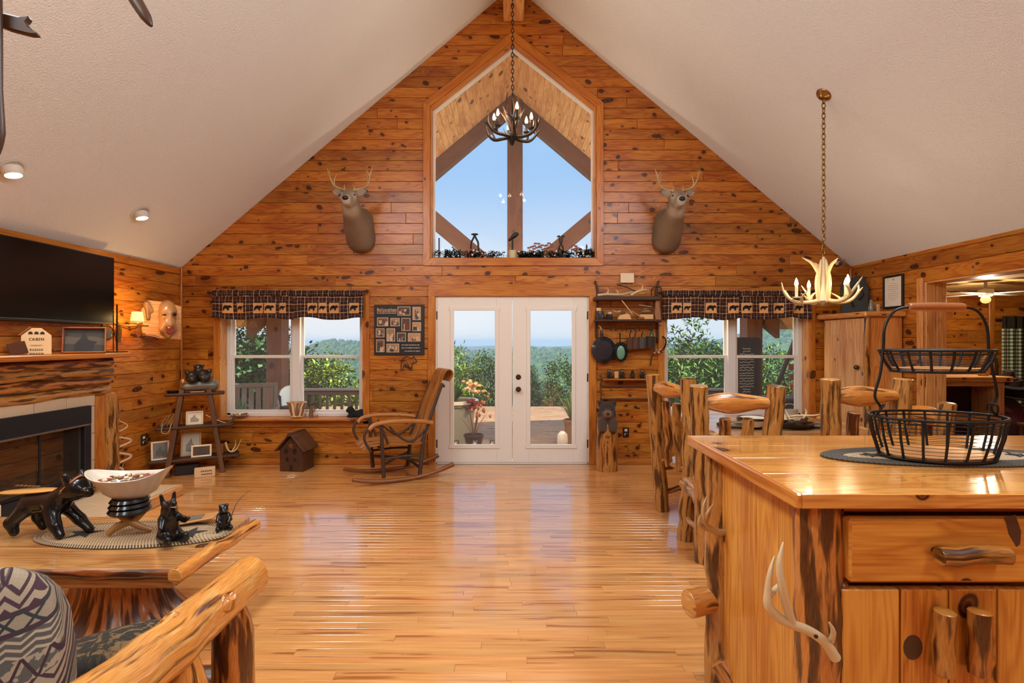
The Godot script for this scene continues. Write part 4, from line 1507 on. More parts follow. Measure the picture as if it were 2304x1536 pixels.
	t = thing("lantern", "small white lantern with a dark base on the deck outside the right door", "lantern", Vector3(0.72, DECK, -7.3))
	part("base", MB.new().tint(lin(50, 54, 58)).lathe([Vector2(0, 0), Vector2(0.085, 0), Vector2(0.09, 0.02), Vector2(0.085, 0.14), Vector2(0, 0.15)], 18, Transform3D(Basis(), Vector3(0.72, DECK, -7.3))), M["gloss paint"], t)
	part("globe", MB.new().tint(lin(222, 214, 206)).lathe([Vector2(0.07, 0.14), Vector2(0.078, 0.2), Vector2(0.07, 0.3), Vector2(0.03, 0.34), Vector2(0, 0.345)], 18, Transform3D(Basis(), Vector3(0.72, DECK, -7.3))), M["gloss paint"], t)
	# outside the left window
	t = thing("patio_chair", "grey slatted patio chair outside the left window", "chair", Vector3(-3.85, DECK, -7.6), 0.35)
	var gw := Color(0.13, 0.105, 0.09)
	for k in 6: part("slat", MB.new().tint(gw).box(Vector3(-0.24 + k * 0.096, 0.64, -0.24), Vector3(0.07, 0.56, 0.022), 0.006), M["paint"], t, true)
	part("top_rail", MB.new().tint(gw).box(Vector3(0, 0.95, -0.24), Vector3(0.62, 0.07, 0.04), 0.01), M["paint"], t, true)
	part("seat", MB.new().tint(gw).box(Vector3(0, 0.4, 0.02), Vector3(0.6, 0.04, 0.52), 0.008), M["paint"], t, true)
	for sx in [-1.0, 1.0]:
		part("arm", MB.new().tint(gw).box(Vector3(sx * 0.31, 0.62, 0.02), Vector3(0.07, 0.03, 0.58), 0.008), M["paint"], t, true)
		for sz in [-0.24, 0.24]:
			part("leg", MB.new().tint(gw).box(Vector3(sx * 0.29, (0.98 if sz < 0 else 0.6) / 2, sz), Vector3(0.05, 0.98 if sz < 0 else 0.6, 0.05), 0.006), M["paint"], t, true)
	t = thing("potted_plant", "potted plant with drooping green blades outside the left window", "potted plant", Vector3(-3.75, DECK, -6.98))
	part("pot", pot(MB.new().tint(lin(64, 70, 66)), Vector3(-3.75, DECK, -6.98), 0.14, 0.2, 0.5), M["paint"], t)
	part("leaves", blades(MB.new().tint(Color(0.05, 0.17, 0.07)), Vector3(-3.75, 0.36, -6.98), 60, 0.5, 0.02, 22, 0.9), M["leaf"], t)
	t = thing("patio_stool", "tall dark stool with a pale blue curved back outside the left window", "chair", Vector3(-3.02, DECK, -7.0), 0.5)
	var rows := []
	for i in 9:
		var a := -PI * 0.5 + PI * i / 8.0
		var q := PackedVector3Array()
		for e in [[.14, .7, 0.0], [.165, .82, .05], [.155, .9, .12], [.125, .88, .12], [.115, .7, 0.0]]: q.append(Vector3(sin(a) * e[0], e[1] + e[2] * cos(a), -cos(a) * e[0]))
		rows.append(q)
	part("backrest", MB.new().tint(lin(170, 186, 200)).grid(rows), M["paint"], t, true)
	part("seat", MB.new().tint(lin(40, 42, 48)).lathe([Vector2(0, 0.6), Vector2(0.13, 0.6), Vector2(0.14, 0.7), Vector2(0.13, 0.74), Vector2(0, 0.75)], 20), M["cloth"], t, true)
	for k in 4: part("leg", MB.new().tint(lin(40, 42, 48)).tube([Vector3(0.1, 0.62, 0).rotated(Vector3.UP, k * PI / 2 + 0.7), Vector3(0.14, 0, 0).rotated(Vector3.UP, k * PI / 2 + 0.7)], [0.014, 0.012], 8), M["paint"], t, true)
	t = thing("patio_table", "white patio table outside the right half of the left window", "table", Vector3(-2.35, DECK, -7.5))
	part("table_top", MB.new().tint(lin(226, 228, 232)).box(Vector3(-2.35, 0.42, -7.5), Vector3(1.2, 0.03, 0.8), 0.01), M["paint"], t)
	for k in [[-0.54, -0.34], [0.54, -0.34], [-0.54, 0.34], [0.54, 0.34]]:
		part("leg", MB.new().tint(lin(210, 212, 216)).box(Vector3(-2.35 + k[0], 0.14, -7.5 + k[1]), Vector3(0.05, 0.53, 0.05), 0.006), M["paint"], t)
	solo("table_mat", MB.new().tint(lin(150, 146, 150)).box(Vector3(-2.3, 0.441, -7.5), Vector3(0.5, 0.012, 0.42), 0.005), M["cloth"], "grey folded cloth on the white patio table", "cloth")
	# outside the right window
	t = thing("chalkboard", "tall black chalkboard covered in chalk writing, on the porch post", "chalkboard", Vector3(3.93, 0.5, -8.5))
	part("board", MB.new().tint(Color(0.006, 0.006, 0.007)).box(Vector3(3.93, 1.1, -8.55), Vector3(0.36, 0.94, 0.03), 0.004), M["paint"], t)
	var ch := MB.new().tint(Color(0.75, 0.75, 0.72))
	for i in 17:
		var y := 1.38 - i * 0.045
		var q := []
		var w := 0.24 if i > 1 and i < 15 else 0.13
		for k in 13: q.append(Vector3(3.91 - w / 2 + k * w / 12.0, y + r.randf_range(-0.012, 0.012), -8.532))
		ch.tube(q, [0.0035], 4, false)
	part("chalk_lines", ch, M["cloth"], t)
	t = thing("porch_swing", "brown swing seat hung in a dark frame at the right window", "swing", Vector3(4.95, DECK, -8.6))
	var sb := lin(150, 84, 56)
	for s in [-1.0, 1.0]:
		part("frame_leg", MB.new().tint(lin(56, 52, 50)).tube([Vector3(4.45, DECK, -8.6 + s * 0.6), Vector3(4.98, 1.98, -8.6 + s * 0.1)], [0.04, 0.04], 8), M["paint"], t)
	part("crossbar", MB.new().tint(lin(56, 52, 50)).tube([Vector3(4.9, 1.96, -8.6), Vector3(6.2, 1.96, -8.6)], [0.04, 0.04], 8), M["paint"], t)
	for k in 4: part("slat", MB.new().tint(sb).box(Vector3(5.2, 0.72 + k * 0.17, -8.78 - k * 0.03), Vector3(0.86, 0.11, 0.025), 0.006), M["paint"], t)
	part("seat", MB.new().tint(sb).box(Vector3(5.2, 0.42, -8.55), Vector3(0.9, 0.035, 0.5), 0.008), M["paint"], t)
	for s in [0.0, 1.0]:
		part("arm", MB.new().tint(sb).box(Vector3(4.76 + s * 0.88, 0.78, -8.5), Vector3(0.08, 0.035, 0.56), 0.008), M["paint"], t)
		for q in [[Vector3(4.76 + s * 0.88, 0.44, -8.36), Vector3(4.76 + s * 0.88, 0.77, -8.3)], [Vector3(4.76 + s * 0.88, 0.44, -8.7), Vector3(4.76 + s * 0.88, 0.77, -8.62)]]:
			part("arm_support", MB.new().tint(sb).tube(q, [0.026, 0.026], 6), M["paint"], t)
	t = thing("grill", "black covered grill outside the right window, below the swing", "grill", Vector3(4.15, DECK, -7.75))
	part("body", MB.new().tint(lin(34, 36, 38)).box(Vector3(4.15, 0.36, -7.75), Vector3(0.62, 0.5, 0.46), 0.03), M["paint"], t)
	part("lid", MB.new().tint(lin(44, 46, 48)).box(Vector3(4.15, 0.64, -7.75), Vector3(0.66, 0.05, 0.5), 0.015), M["paint"], t)
	for k in [[-0.26, -0.18], [0.26, -0.18], [-0.26, 0.18], [0.26, 0.18]]:
		part("leg", MB.new().tint(lin(34, 36, 38)).box(Vector3(4.15 + k[0], 0.0, -7.75 + k[1]), Vector3(0.04, 0.26, 0.04), 0.004), M["paint"], t)
	t = thing("potted_plant", "potted spiky plant outside the right window behind the dining chair", "potted plant", Vector3(3.05, DECK, -7.2))
	part("pot", pot(MB.new().tint(lin(170, 92, 60)), Vector3(3.05, DECK, -7.2), 0.16, 0.22, 0.42), M["paint"], t)
	part("leaves", blades(MB.new().tint(Color(0.07, 0.18, 0.05)), Vector3(3.05, 0.27, -7.2), 46, 0.48, 0.025, 32, 0.35), M["leaf"], t)
	t = thing("yard_ornament", "black iron yard ornament leaning on the railing at the right window", "ornament", Vector3(2.92, DECK, -8.45))
	var og := MB.new()
	og.tube([Vector3(2.86, DECK, -8.45), Vector3(2.93, 0.35, -8.45), Vector3(2.98, 0.62, -8.45), Vector3(3.0, 0.92, -8.45)], [0.02, 0.06, 0.03, 0.012], 8)
	og.ball(Vector3(2.91, 0.3, -8.45), Vector3(0.09, 0.16, 0.04), 10)
	part("body", og, M["black metal"], t)

# ---------------------------------------------------------------- the room beyond the opening
func side_room() -> void:
	var wp: Material = M["wall pine"]
	var g: Material = M["groove"]
	var T := Transform3D(Basis(), Vector3(0, 0, -7.2))
	var w := backing("wall_far", rect(4.16, 0, 8.2, 2.3), [], T.translated(Vector3(0, 0, -0.016)), 0.2, g)
	w.set_meta("label", "pine boarded far wall of the side room")
	boards(w, rect(4.36, 0, 8.0, 2.2), [], T.translated(Vector3(0, 0, -0.016)), 0.165, wp, 61, Vector2(1.2, 2.6))
	struct("wall_side", MB.new().box(Vector3(4.26, 1.15, -6.8), Vector3(0.2, 2.3, 0.7)), M["trim pine"])
	struct("wall_outer", MB.new().box(Vector3(8.1, 1.15, -3.3), Vector3(0.2, 2.3, 8.2)), M["trim pine"])
	struct("wall_near", MB.new().box(Vector3(6.3, 1.15, 0.1), Vector3(4.0, 2.3, 0.2)), M["trim pine"])
	var c := struct("ceiling_side", MB.new().box(Vector3(6.27, 2.32, -3.5), Vector3(3.85, 0.2, 7.7)), g, "low boarded ceiling of the side room")
	var r := RandomNumberGenerator.new(); r.seed = 4
	var z := -7.2
	while z < -0.3:
		var mb := MB.new()
		var tone := r.randf_range(0.8, 1.05)
		mb.col = Color(tone, tone, tone)
		mb.uo = Vector2(r.randf() * 2, r.randf())
		mb.box(Vector3(6.18, 2.213, z + 0.08), Vector3(3.63, 0.014, 0.156), 0.004)
		part("board", mb, M["oiled pine"], c)
		z += 0.16
	struct("trim_9", MB.new().box(Vector3(6.18, 2.17, -7.17), Vector3(3.63, 0.05, 0.03), 0.004), M["pale pine"], "pale strip under the side room ceiling")
	# lamp of the side room
	var t := thing("ceiling_fan", "white ceiling fan with a small lamp in the side room", "ceiling fan", Vector3(5.55, 1.98, -6.0))
	part("rod", MB.new().tint(lin(200, 196, 186)).tube([Vector3(5.55, 2.2, -6.0), Vector3(5.55, 2.1, -6.0)], [0.015, 0.015], 8), M["paint"], t)
	part("motor", MB.new().tint(lin(220, 216, 206)).lathe([Vector2(0, 0), Vector2(0.06, 0), Vector2(0.08, 0.03), Vector2(0.07, 0.08), Vector2(0, 0.09)], 16, Transform3D(Basis(), Vector3(5.55, 2.03, -6.0))), M["paint"], t)
	for k in 4:
		part("blade", MB.new().tint(lin(190, 186, 172)).box(Vector3(0.33, 0, 0).rotated(Vector3.UP, k * PI / 2 + 0.35) + Vector3(5.55, 2.06, -6.0), Vector3(0.46, 0.008, 0.11), 0.003, yaw(k * PI / 2 + 0.35)), M["paint"], t)
	part("globe", MB.new().ball(Vector3(5.55, 1.99, -6.0), Vector3(0.05, 0.045, 0.05), 12), M["shade glow"], t)
	var l := OmniLight3D.new()
	l.name = "lamp"; l.light_energy = 1.1; l.light_size = 0.05; l.shadow_enabled = true; l.omni_range = 12.0; l.light_color = Color(1, 0.94, 0.85)
	t.add_child(l)
	l.position = Vector3(0, 0.01, 0)
	# curtain
	t = thing("curtain", "green and white gingham curtain with a dark gathered header in the side room", "curtain", Vector3(7.27, 0.2, -7.1))
	var rows := []
	var hdr := []
	for i in 2:
		var row := PackedVector3Array()
		var hr := PackedVector3Array()
		for j in 61:
			var x := 6.79 + j * 0.016
			var q := -7.1 + 0.03 * sin(j * 0.9) + 0.012 * sin(j * 2.3)
			row.append(Vector3(x, 0.2 + i * 1.5, q))
			hr.append(Vector3(x, 1.68 + i * 0.17, q + 0.006 + 0.008 * sin(j * 1.7)))
		rows.append(row); hdr.append(hr)
	part("cloth", MB.new().grid(rows, false, 1.0, 1.0), M["gingham"], t)
	part("header", MB.new().tint(lin(44, 34, 28)).grid(hdr), M["cloth"], t)
	part("rod", MB.new().tint(lin(40, 26, 18)).tube([Vector3(6.74, 1.8, -7.13), Vector3(7.9, 1.8, -7.13)], [0.014, 0.014], 8), M["paint"], t)
	struct("trim_10", MB.new().tint(Color(0.97, 0.92, 0.84)).box(Vector3(6.73, 1.2, -7.185), Vector3(0.08, 1.9, 0.025), 0.004), M["trim pine"], "casing beside the gingham curtain")
	# shelf unit
	t = thing("shelf_unit", "low open pine shelf unit in the side room beyond the basket", "shelf unit", Vector3(5.0, 0, -5.95))
	var pp: Material = M["pale pine"]
	for x in [4.42, 5.52]: part("side_panel", MB.new().tint(Color(0.8, 0.78, 0.74)).box(Vector3(x, 0.52, -5.95), Vector3(0.07, 1.04, 0.36), 0.006), pp, t)
	for y in [0.1, 0.63, 1.02]: part("shelf", MB.new().tint(Color(0.8, 0.78, 0.74)).box(Vector3(4.97, y, -5.95), Vector3(1.05, 0.05, 0.36), 0.005), pp, t)
	part("top", MB.new().tint(Color(0.85, 0.83, 0.78)).box(Vector3(4.97, 1.075, -5.95), Vector3(1.3, 0.06, 0.44), 0.008), pp, t)
	part("back_panel", MB.new().tint(Color(0.28, 0.18, 0.12)).box(Vector3(4.97, 0.56, -6.12), Vector3(1.05, 0.95, 0.015)), M["brown board"], t)
	solo("papers", MB.new().tint(lin(210, 200, 180)).box(Vector3(4.68, 0.78, -5.95), Vector3(0.02, 0.24, 0.22), 0.004, Basis(Vector3(0, 0, 1), 0.55)), M["cloth"], "pale papers leaning in the shelf unit of the side room", "papers")
	solo("wooden_tray", MB.new().tint(Color(0.7, 0.6, 0.5)).box(Vector3(5.15, 0.67, -5.9), Vector3(0.26, 0.03, 0.2), 0.006), M["pale pine"], "small wooden tray on the middle shelf of the side room unit", "tray")
	t = thing("arrow_vase", "dark vase of feathers and sticks on the side room shelf unit", "vase", Vector3(4.72, 1.105, -6.0))
	part("vase", MB.new().tint(lin(58, 46, 36)).lathe([Vector2(0, 0), Vector2(0.06, 0), Vector2(0.085, 0.1), Vector2(0.07, 0.2), Vector2(0.05, 0.24), Vector2(0.044, 0.23), Vector2(0, 0.2)], 16, Transform3D(Basis(), Vector3(4.72, 1.105, -6.0))), M["gloss paint"], t)
	for q in [[-0.1, 0.62, 40], [-0.02, 0.56, 170], [0.1, 0.5, 200], [0.22, 0.42, 210]]:
		var mb := MB.new().tint(lin(int(q[2]), int(q[2] * 0.8), int(q[2] * 0.6)))
		mb.tube(curve([Vector3(4.72, 1.2, -6.0), Vector3(4.72 + q[0] * 0.4, 1.35, -6.0), Vector3(4.72 + q[0], 1.1 + q[1], -6.0)], 3), [0.008, 0.014, 0.018, 0.012, 0.006, 0.005, 0.004], 5)
		part("feather", mb, M["cloth"], t)
	solo("carved_post", log_shape(MB.new(), Vector3(5.42, 1.105, -5.9), Vector3(5.5, 1.33, -5.9), 0.05, 0.045, 88), M["pale log"], "short pale log standing on the side room shelf unit", "log")
	# bundle of boots and gear by the curtain
	t = thing("coat_stand", "dark stand crowded with hats and gear before the gingham curtain", "coat stand", Vector3(5.95, 0, -6.2))
	part("pole", MB.new().tint(lin(44, 28, 20)).tube([Vector3(5.82, 0, -6.2), Vector3(5.8, 1.2, -6.2)], [0.022, 0.018], 8), M["paint"], t)
	part("pole", MB.new().tint(lin(30, 22, 18)).tube([Vector3(5.95, 0, -6.2), Vector3(5.86, 1.3, -6.2)], [0.02, 0.014], 8), M["paint"], t)
	for q in [[6.05, 1.06, 0.16, 44], [6.1, 0.95, 0.18, 30], [6.0, 1.16, 0.09, 56]]:
		part("hat", MB.new().tint(lin(int(q[3]), int(q[3] * 0.72), int(q[3] * 0.55))).lathe([Vector2(0, 0), Vector2(q[2], 0), Vector2(q[2] * 1.02, 0.012), Vector2(q[2] * 0.62, 0.022), Vector2(q[2] * 0.55, 0.09), Vector2(0, 0.11)], 16, Transform3D(Basis(Vector3(1, 0, 0.3).normalized(), 0.25), Vector3(q[0], q[1] - 0.1, -6.2))), M["cloth"], t)
	part("bag", MB.new().blob([[Vector3(6.06, 0.66, -6.2), Vector3(6.1, 0.5, -6.2), 0.09, 0.12, lin(90, 34, 38)], [Vector3(6.0, 0.8, -6.2), Vector3(6.06, 0.7, -6.2), 0.05, 0.08, lin(50, 46, 40)], [Vector3(6.04, 0.5, -6.2), Vector3(6.04, 0.16, -6.2), 0.09, 0.12, lin(46, 36, 30)]], 0.022, 0.02), M["cloth"], t)
	solo("storage_tub", MB.new().tint(lin(190, 200, 214)).box(Vector3(5.98, 0.62, -5.75), Vector3(0.16, 0.1, 0.14), 0.015), M["paint"], "small pale blue box beside the dark coat stand", "box")
	t = thing("side_table", "small dark table under the pale blue box in the side room", "table", Vector3(5.98, 0, -5.75))
	part("table_top", MB.new().box(Vector3(5.98, 0.555, -5.75), Vector3(0.34, 0.03, 0.3), 0.006), M["brown board"], t)
	for k in [[-0.14, -0.12], [0.14, -0.12], [-0.14, 0.12], [0.14, 0.12]]: part("leg", MB.new().box(Vector3(5.98 + k[0], 0.27, -5.75 + k[1]), Vector3(0.03, 0.54, 0.03), 0.004), M["brown board"], t)
	solo("speaker_box", MB.new().box(Vector3(4.55, 1.98, -7.1), Vector3(0.1, 0.16, 0.1), 0.01), M["black matte"], "small black box on the far wall of the side room, by the opening", "box")

# ---------------------------------------------------------------- fireplace wall
func fireplace_wall() -> void:
	var X := LEFT
	# television
	var t := thing("television", "large black flat television on the left wall above the mantel", "television", Vector3(X + 0.06, 1.66, -4.51))
	var mb := MB.new().box(Vector3(X + 0.075, 2.0, -4.51), Vector3(0.05, 0.665, 1.16), 0.008)
	part("casing", mb, M["black matte"], t)
	part("screen", MB.new().box(Vector3(X + 0.1015, 2.005, -4.51), Vector3(0.004, 0.635, 1.135)), M["screen"], t)
	part("bezel", MB.new().box(Vector3(X + 0.1, 1.678, -4.51), Vector3(0.012, 0.022, 1.16), 0.003), M["charcoal"], t)
	part("wall_mount", MB.new().box(Vector3(X + 0.027, 2.0, -4.51), Vector3(0.05, 0.3, 0.4), 0.004), M["black metal"], t)
	# mantel shelf
	solo("mantel_shelf", MB.new().tint(Color(0.97, 0.92, 0.84)).box(Vector3(X + 0.17, 1.37, -4.05), Vector3(0.34, 0.045, 1.9), 0.008, Basis(), Vector3(0, 0, 1)), M["trim pine"], "long pine mantel shelf under the television", "shelf")
	# the fireplace: logs, tiles, black insert
	var f := thing("fireplace", "fireplace with half log mantel, beige tiles and black glass fronted insert", "fireplace", Vector3(X, 0, -4.2))
	var ys := [1.302, 1.218, 1.13, 1.04]
	for k in 4:
		part("log", log_shape(MB.new(), Vector3(X + 0.17 - 0.012 * k, ys[k], -4.93 - 0.02 * (k % 2)), Vector3(X + 0.17 - 0.012 * k, ys[k], -3.0), 0.05, 0.047, 100 + k, 14, 0.01, 0.16), M["bark log"] if k % 2 == 0 else M["log"], f)
	part("log_backing", MB.new().box(Vector3(X + 0.075, 1.17, -4.0), Vector3(0.15, 0.36, 1.86)), M["brown board"], f)
	# surround tiles
	var xf := X + 0.16
	part("chimney_breast", MB.new().box(Vector3(X + 0.07, 0.96, -4.0), Vector3(0.14, 0.08, 1.8)), M["mortar"], f)
	part("grout", MB.new().box(Vector3(xf - 0.02, 0.97, -3.9), Vector3(0.02, 0.1, 1.76)), M["mortar"], f)
	part("grout", MB.new().box(Vector3(xf - 0.02, 0.53, -4.735), Vector3(0.02, 0.84, 0.075)), M["mortar"], f)
	var r := RandomNumberGenerator.new(); r.seed = 19
	for k in 6:
		var tone := r.randf_range(0.92, 1.06)
		part("tile", MB.new().tint(Color(tone, tone, tone * 0.98)).box(Vector3(xf - 0.006, 0.965, -4.625 + k * 0.305), Vector3(0.014, 0.125, 0.3), 0.003), M["tile"], f)
	for k in 3:
		var tone := r.randf_range(0.9, 1.05)
		part("tile", MB.new().tint(Color(tone, tone, tone)).box(Vector3(xf - 0.006, 0.775 - k * 0.25, -4.738), Vector3(0.014, 0.246, 0.068), 0.003), M["tile"], f)
	part("trim_board", MB.new().tint(Color(0.97, 0.92, 0.84)).box(Vector3(X + 0.085, 0.545, -4.83), Vector3(0.17, 0.89, 0.11), 0.006, Basis(), Vector3.UP), M["trim pine"], f)
	part("log_column", log_shape(MB.new(), Vector3(X + 0.14, 0.1, -4.965), Vector3(X + 0.14, 1.0, -4.96), 0.085, 0.075, 120, 16, 0.012, 0.16), M["log"], f)
	# insert
	var bm: Material = M["charcoal"]
	part("insert_frame", MB.new().box(Vector3(xf + 0.01, 0.83, -4.0), Vector3(0.05, 0.17, 1.4), 0.006), bm, f)
	part("insert_frame", MB.new().box(Vector3(xf + 0.01, 0.5, -4.66), Vector3(0.05, 0.49, 0.075), 0.006), bm, f)
	part("insert_frame", MB.new().box(Vector3(xf + 0.015, 0.2, -4.0), Vector3(0.07, 0.12, 1.4), 0.006), M["black matte"], f)
	part("brow", MB.new().box(Vector3(xf + 0.045, 0.748, -4.0), Vector3(0.03, 0.016, 1.3), 0.004), M["steel"], f)
	part("firebox", MB.new().box(Vector3(X - 0.1, 0.48, -4.0), Vector3(0.02, 0.6, 1.3)).box(Vector3(X + 0.03, 0.48, -4.63), Vector3(0.25, 0.6, 0.02)).box(Vector3(X + 0.03, 0.25, -4.0), Vector3(0.25, 0.02, 1.3)).box(Vector3(X + 0.03, 0.76, -4.0), Vector3(0.25, 0.02, 1.3)), M["firebrick"], f)
	for k in 3:
		part("glass_door", MB.new().box(Vector3(xf - 0.01, 0.5, -4.41 + k * 0.4), Vector3(0.006, 0.47, 0.385)), M["smoked glass"], f)
		part("door_stile", MB.new().box(Vector3(xf, 0.5, -4.215 + k * 0.4), Vector3(0.016, 0.48, 0.016), 0.003), bm, f)
	part("door_track", MB.new().box(Vector3(xf + 0.005, 0.27, -4.0), Vector3(0.02, 0.016, 1.26), 0.003), M["bronze"], f)
	for q in [[-4.3, 0.31, 0.05, 0.3], [-4.15, 0.36, 0.04, -0.3]]:
		part("burnt_log", log_shape(MB.new().tint(Color(0.35, 0.3, 0.26)), Vector3(X + 0.02, q[1], q[0] - 0.2), Vector3(X + 0.02 + q[3] * 0.2, q[1] + 0.02, q[0] + 0.25), q[2], q[2], int(q[0] * -10)), M["bark log"], f)
	# hearth
	var h := thing("hearth", "raised hearth of beige tiles with a wooden edge before the fireplace", "hearth", Vector3(X + 0.4, 0, -4.0))
	part("base", MB.new().box(Vector3(X + 0.4, 0.045, -3.95), Vector3(0.8, 0.086, 2.1)), M["mortar"], h)
	for i in 7:
		for j in 3:
			var tone := r.randf_range(0.93, 1.05)
			part("tile", MB.new().tint(Color(tone, tone, tone)).box(Vector3(X + 0.13 + j * 0.265, 0.093, -4.86 + i * 0.3), Vector3(0.26, 0.012, 0.295), 0.003), M["tile"], h)
	part("edge_board", MB.new().tint(Color(0.95, 0.88, 0.8)).box(Vector3(X + 0.815, 0.049, -3.95), Vector3(0.025, 0.096, 2.13), 0.004, Basis(), Vector3(0, 0, 1)), M["pale pine"], h)
	part("edge_board", MB.new().tint(Color(0.95, 0.88, 0.8)).box(Vector3(X + 0.41, 0.049, -5.015), Vector3(0.81, 0.096, 0.022), 0.004), M["pale pine"], h)
	# things on the mantel
	t = thing("cabin_sign", "small cream cabin shaped sign with black cut out lettering on the mantel", "sign", at(83, 796, 4.2))
	var b := yaw(0.72)
	var T := Transform3D(b, Vector3(-3.9, 1.394, -4.2))
	part("board", MB.new().tint(lin(236, 200, 150)).extrude(poly([[-.092, 0], [.092, 0], [.092, .155], [.03, .215], [-.03, .215], [-.092, .155]]), 0.022, T, 0.003, true), M["paint"], t)
	part("roof_board", MB.new().tint(lin(150, 96, 56)).box(T * Vector3(-.07, .19, .0), Vector3(.1, .01, .06), 0.002, b * Basis(Vector3(0, 0, 1), 0.78)), M["paint"], t)
	for q in [["CABIN", .135, 30], ["• PURSUIT •", .085, 15], ["RAISED", .05, 24], ["WAGEN", .018, 24]]:
		letters(q[0], q[2], 0.0012, T * Transform3D(Basis(), Vector3(0, q[1] - 0.012, 0.0222)), M["black matte"], t, 0.165)
	for k in 3: part("cutout", MB.new().tint(Color(0.02, 0.015, 0.01)).extrude(poly([[-.014, 0], [.014, 0], [.012, .016], [0, .024], [-.012, .016]]), 0.002, T * Transform3D(Basis(), Vector3((k - 1) * .036, .165, .0218))), M["paint"], t)
	solo("folded_card", MB.new().tint(lin(86, 52, 34)).box(Vector3(-3.96, 1.444, -4.1), Vector3(0.11, 0.1, 0.012), 0.003, yaw(0.72) * Basis(Vector3(0, 0, 1), 0.25)), M["cloth"], "brown card leaning beside the cabin sign on the mantel", "card")
	t = thing("picture_frame", "dark deer picture in a thin wood shadow frame on the mantel", "picture frame", at(190, 793, 4.62))
	b = yaw(0.6) * Basis(Vector3.RIGHT, -0.2)
	T = Transform3D(b, at(190, 796, 4.62) + Vector3(0, 0.006, 0))
	var fr := MB.new().tint(Color(0.9, 0.75, 0.6))
	for s in [-1.0, 1.0]:
		fr.box(T * Vector3(s * 0.148, 0.118, 0.0), Vector3(0.01, 0.236, 0.07), 0.002, b)
		fr.box(T * Vector3(0, 0.118 + s * 0.113, 0.0), Vector3(0.286, 0.01, 0.07), 0.002, b)
	part("frame", fr, M["trim pine"], t)
	part("picture", MB.new().tint(lin(62, 56, 50)).box(T * Vector3(0, 0.118, -0.02), Vector3(0.288, 0.22, 0.006), 0.0, b), M["paint"], t)
	part("landscape", MB.new().tint(lin(98, 86, 70)).extrude(poly([[-.14, -.02], [.14, -.03], [.14, .03], [.06, .05], [-.05, .04], [-.14, .05]]), 0.001, T * Transform3D(Basis(), Vector3(0, 0.11, -0.0165))), M["paint"], t)
	part("deer_silhouette", MB.new().tint(lin(34, 32, 30)).extrude(poly([[-.07, -.1], [.07, -.1], [.075, -.03], [.1, -.0], [.05, .01], [.03, .02], [.015, .08], [-.01, .085], [-.02, .03], [-.06, -.02]]), 0.001, T * Transform3D(Basis(), Vector3(-0.01, 0.11, -0.0155))), M["paint"], t)
	t = thing("iron_bracket", "tall thin black iron bracket standing on the end of the mantel", "bracket", at(270, 793, 4.92))
	var p0 := Vector3(X + 0.27, 1.395, -4.9)
	part("upright", MB.new().box(p0 + Vector3(0, 0.23, 0), Vector3(0.012, 0.46, 0.012), 0.002), M["black metal"], t)
	part("rod", MB.new().box(p0 + Vector3(0, 0.22, 0.045), Vector3(0.008, 0.42, 0.008), 0.002), M["black metal"], t)
	part("foot", MB.new().box(p0 + Vector3(0.0, 0.006, 0.0), Vector3(0.03, 0.01, 0.24), 0.002), M["black metal"], t)
	# carved face on a slab of wood
	t = thing("wood_carving", "laughing winking face carved in a slab of wood, in the left corner", "wood carving", Vector3(X + 0.165, 1.53, -5.68))
	var TL := Transform3D(Basis(Vector3.UP, 0.85) * Basis.from_scale(Vector3(0.68, 1, 0.8)), Vector3(X + 0.165, 1.735, -5.68))
	part("slab", MB.new().tint(Color(0.95, 0.85, 0.72)).extrude(poly([[-.26, -.19], [-.1, -.2], [.26, -.215], [.27, .16], [.05, .2], [-.2, .215], [-.29, .1], [-.25, .02], [-.28, -.1]]), 0.05, TL, 0.01, true), M["pale pine"], t)
	var k1 := lin(160, 112, 68)
	var fb := [[Vector3(.06, .1, .05), Vector3(.06, -.08, .05), .125, .11, k1], [Vector3(.06, .06, .14), Vector3(.06, -.05, .16), .03, .036, k1], [Vector3(.02, -.04, .13), Vector3(-.02, -.1, .1), .05, .04, k1], [Vector3(.1, -.04, .13), Vector3(.14, -.1, .1), .05, .04, k1], [Vector3(.06, -.15, .09), Vector3(.06, -.17, .09), .055, .04, k1], [Vector3(-.02, .085, .13), Vector3(.03, .09, .14), .02, .02, k1], [Vector3(.09, .1, .14), Vector3(.15, .1, .12), .02, .02, k1]]
	part("face", MB.new().blob(fb, 0.012, 0.014, TL).flatten(TL), M["resin"], t)
	part("mouth", MB.new().tint(lin(120, 30, 22)).extrude(poly([[-.062, .036], [0, .018], [.062, .036], [.045, -.036], [0, -.054], [-.045, -.036]]), 0.034, TL * Transform3D(Basis(), Vector3(.06, -.105, .146)), 0.006), M["paint"], t)
	part("teeth", MB.new().tint(lin(226, 200, 170)).box(TL * Vector3(.06, -.085, .178), Vector3(.012, .012, .06), 0.004), M["paint"], t)
	part("eye", MB.new().tint(lin(40, 22, 14)).box(TL * Vector3(-.01, .055, .166), Vector3(.02, .016, .065), 0.006, Basis(Vector3.RIGHT, 0.2)), M["paint"], t)
	part("eye", MB.new().tint(lin(40, 22, 14)).ball(TL * Vector3(.125, .065, .158), Vector3(.02, .02, .034), 10), M["paint"], t)
	part("ear", MB.new().tint(lin(150, 106, 66)).blob([[Vector3(-.16, .1, .05), Vector3(-.22, .16, .05), .03, .045, lin(150, 106, 66)], [Vector3(-.22, .16, .05), Vector3(-.2, .02, .05), .03, .03, lin(120, 84, 52)]], 0.012, 0.012, TL).flatten(TL), M["resin"], t)
	part("bark_edge", log_shape(MB.new().tint(Color(0.6, 0.52, 0.45)), TL * Vector3(-.27, -.17, .03), TL * Vector3(-.06, -.2, .05), 0.03, 0.022, 131), M["bark log"], t)
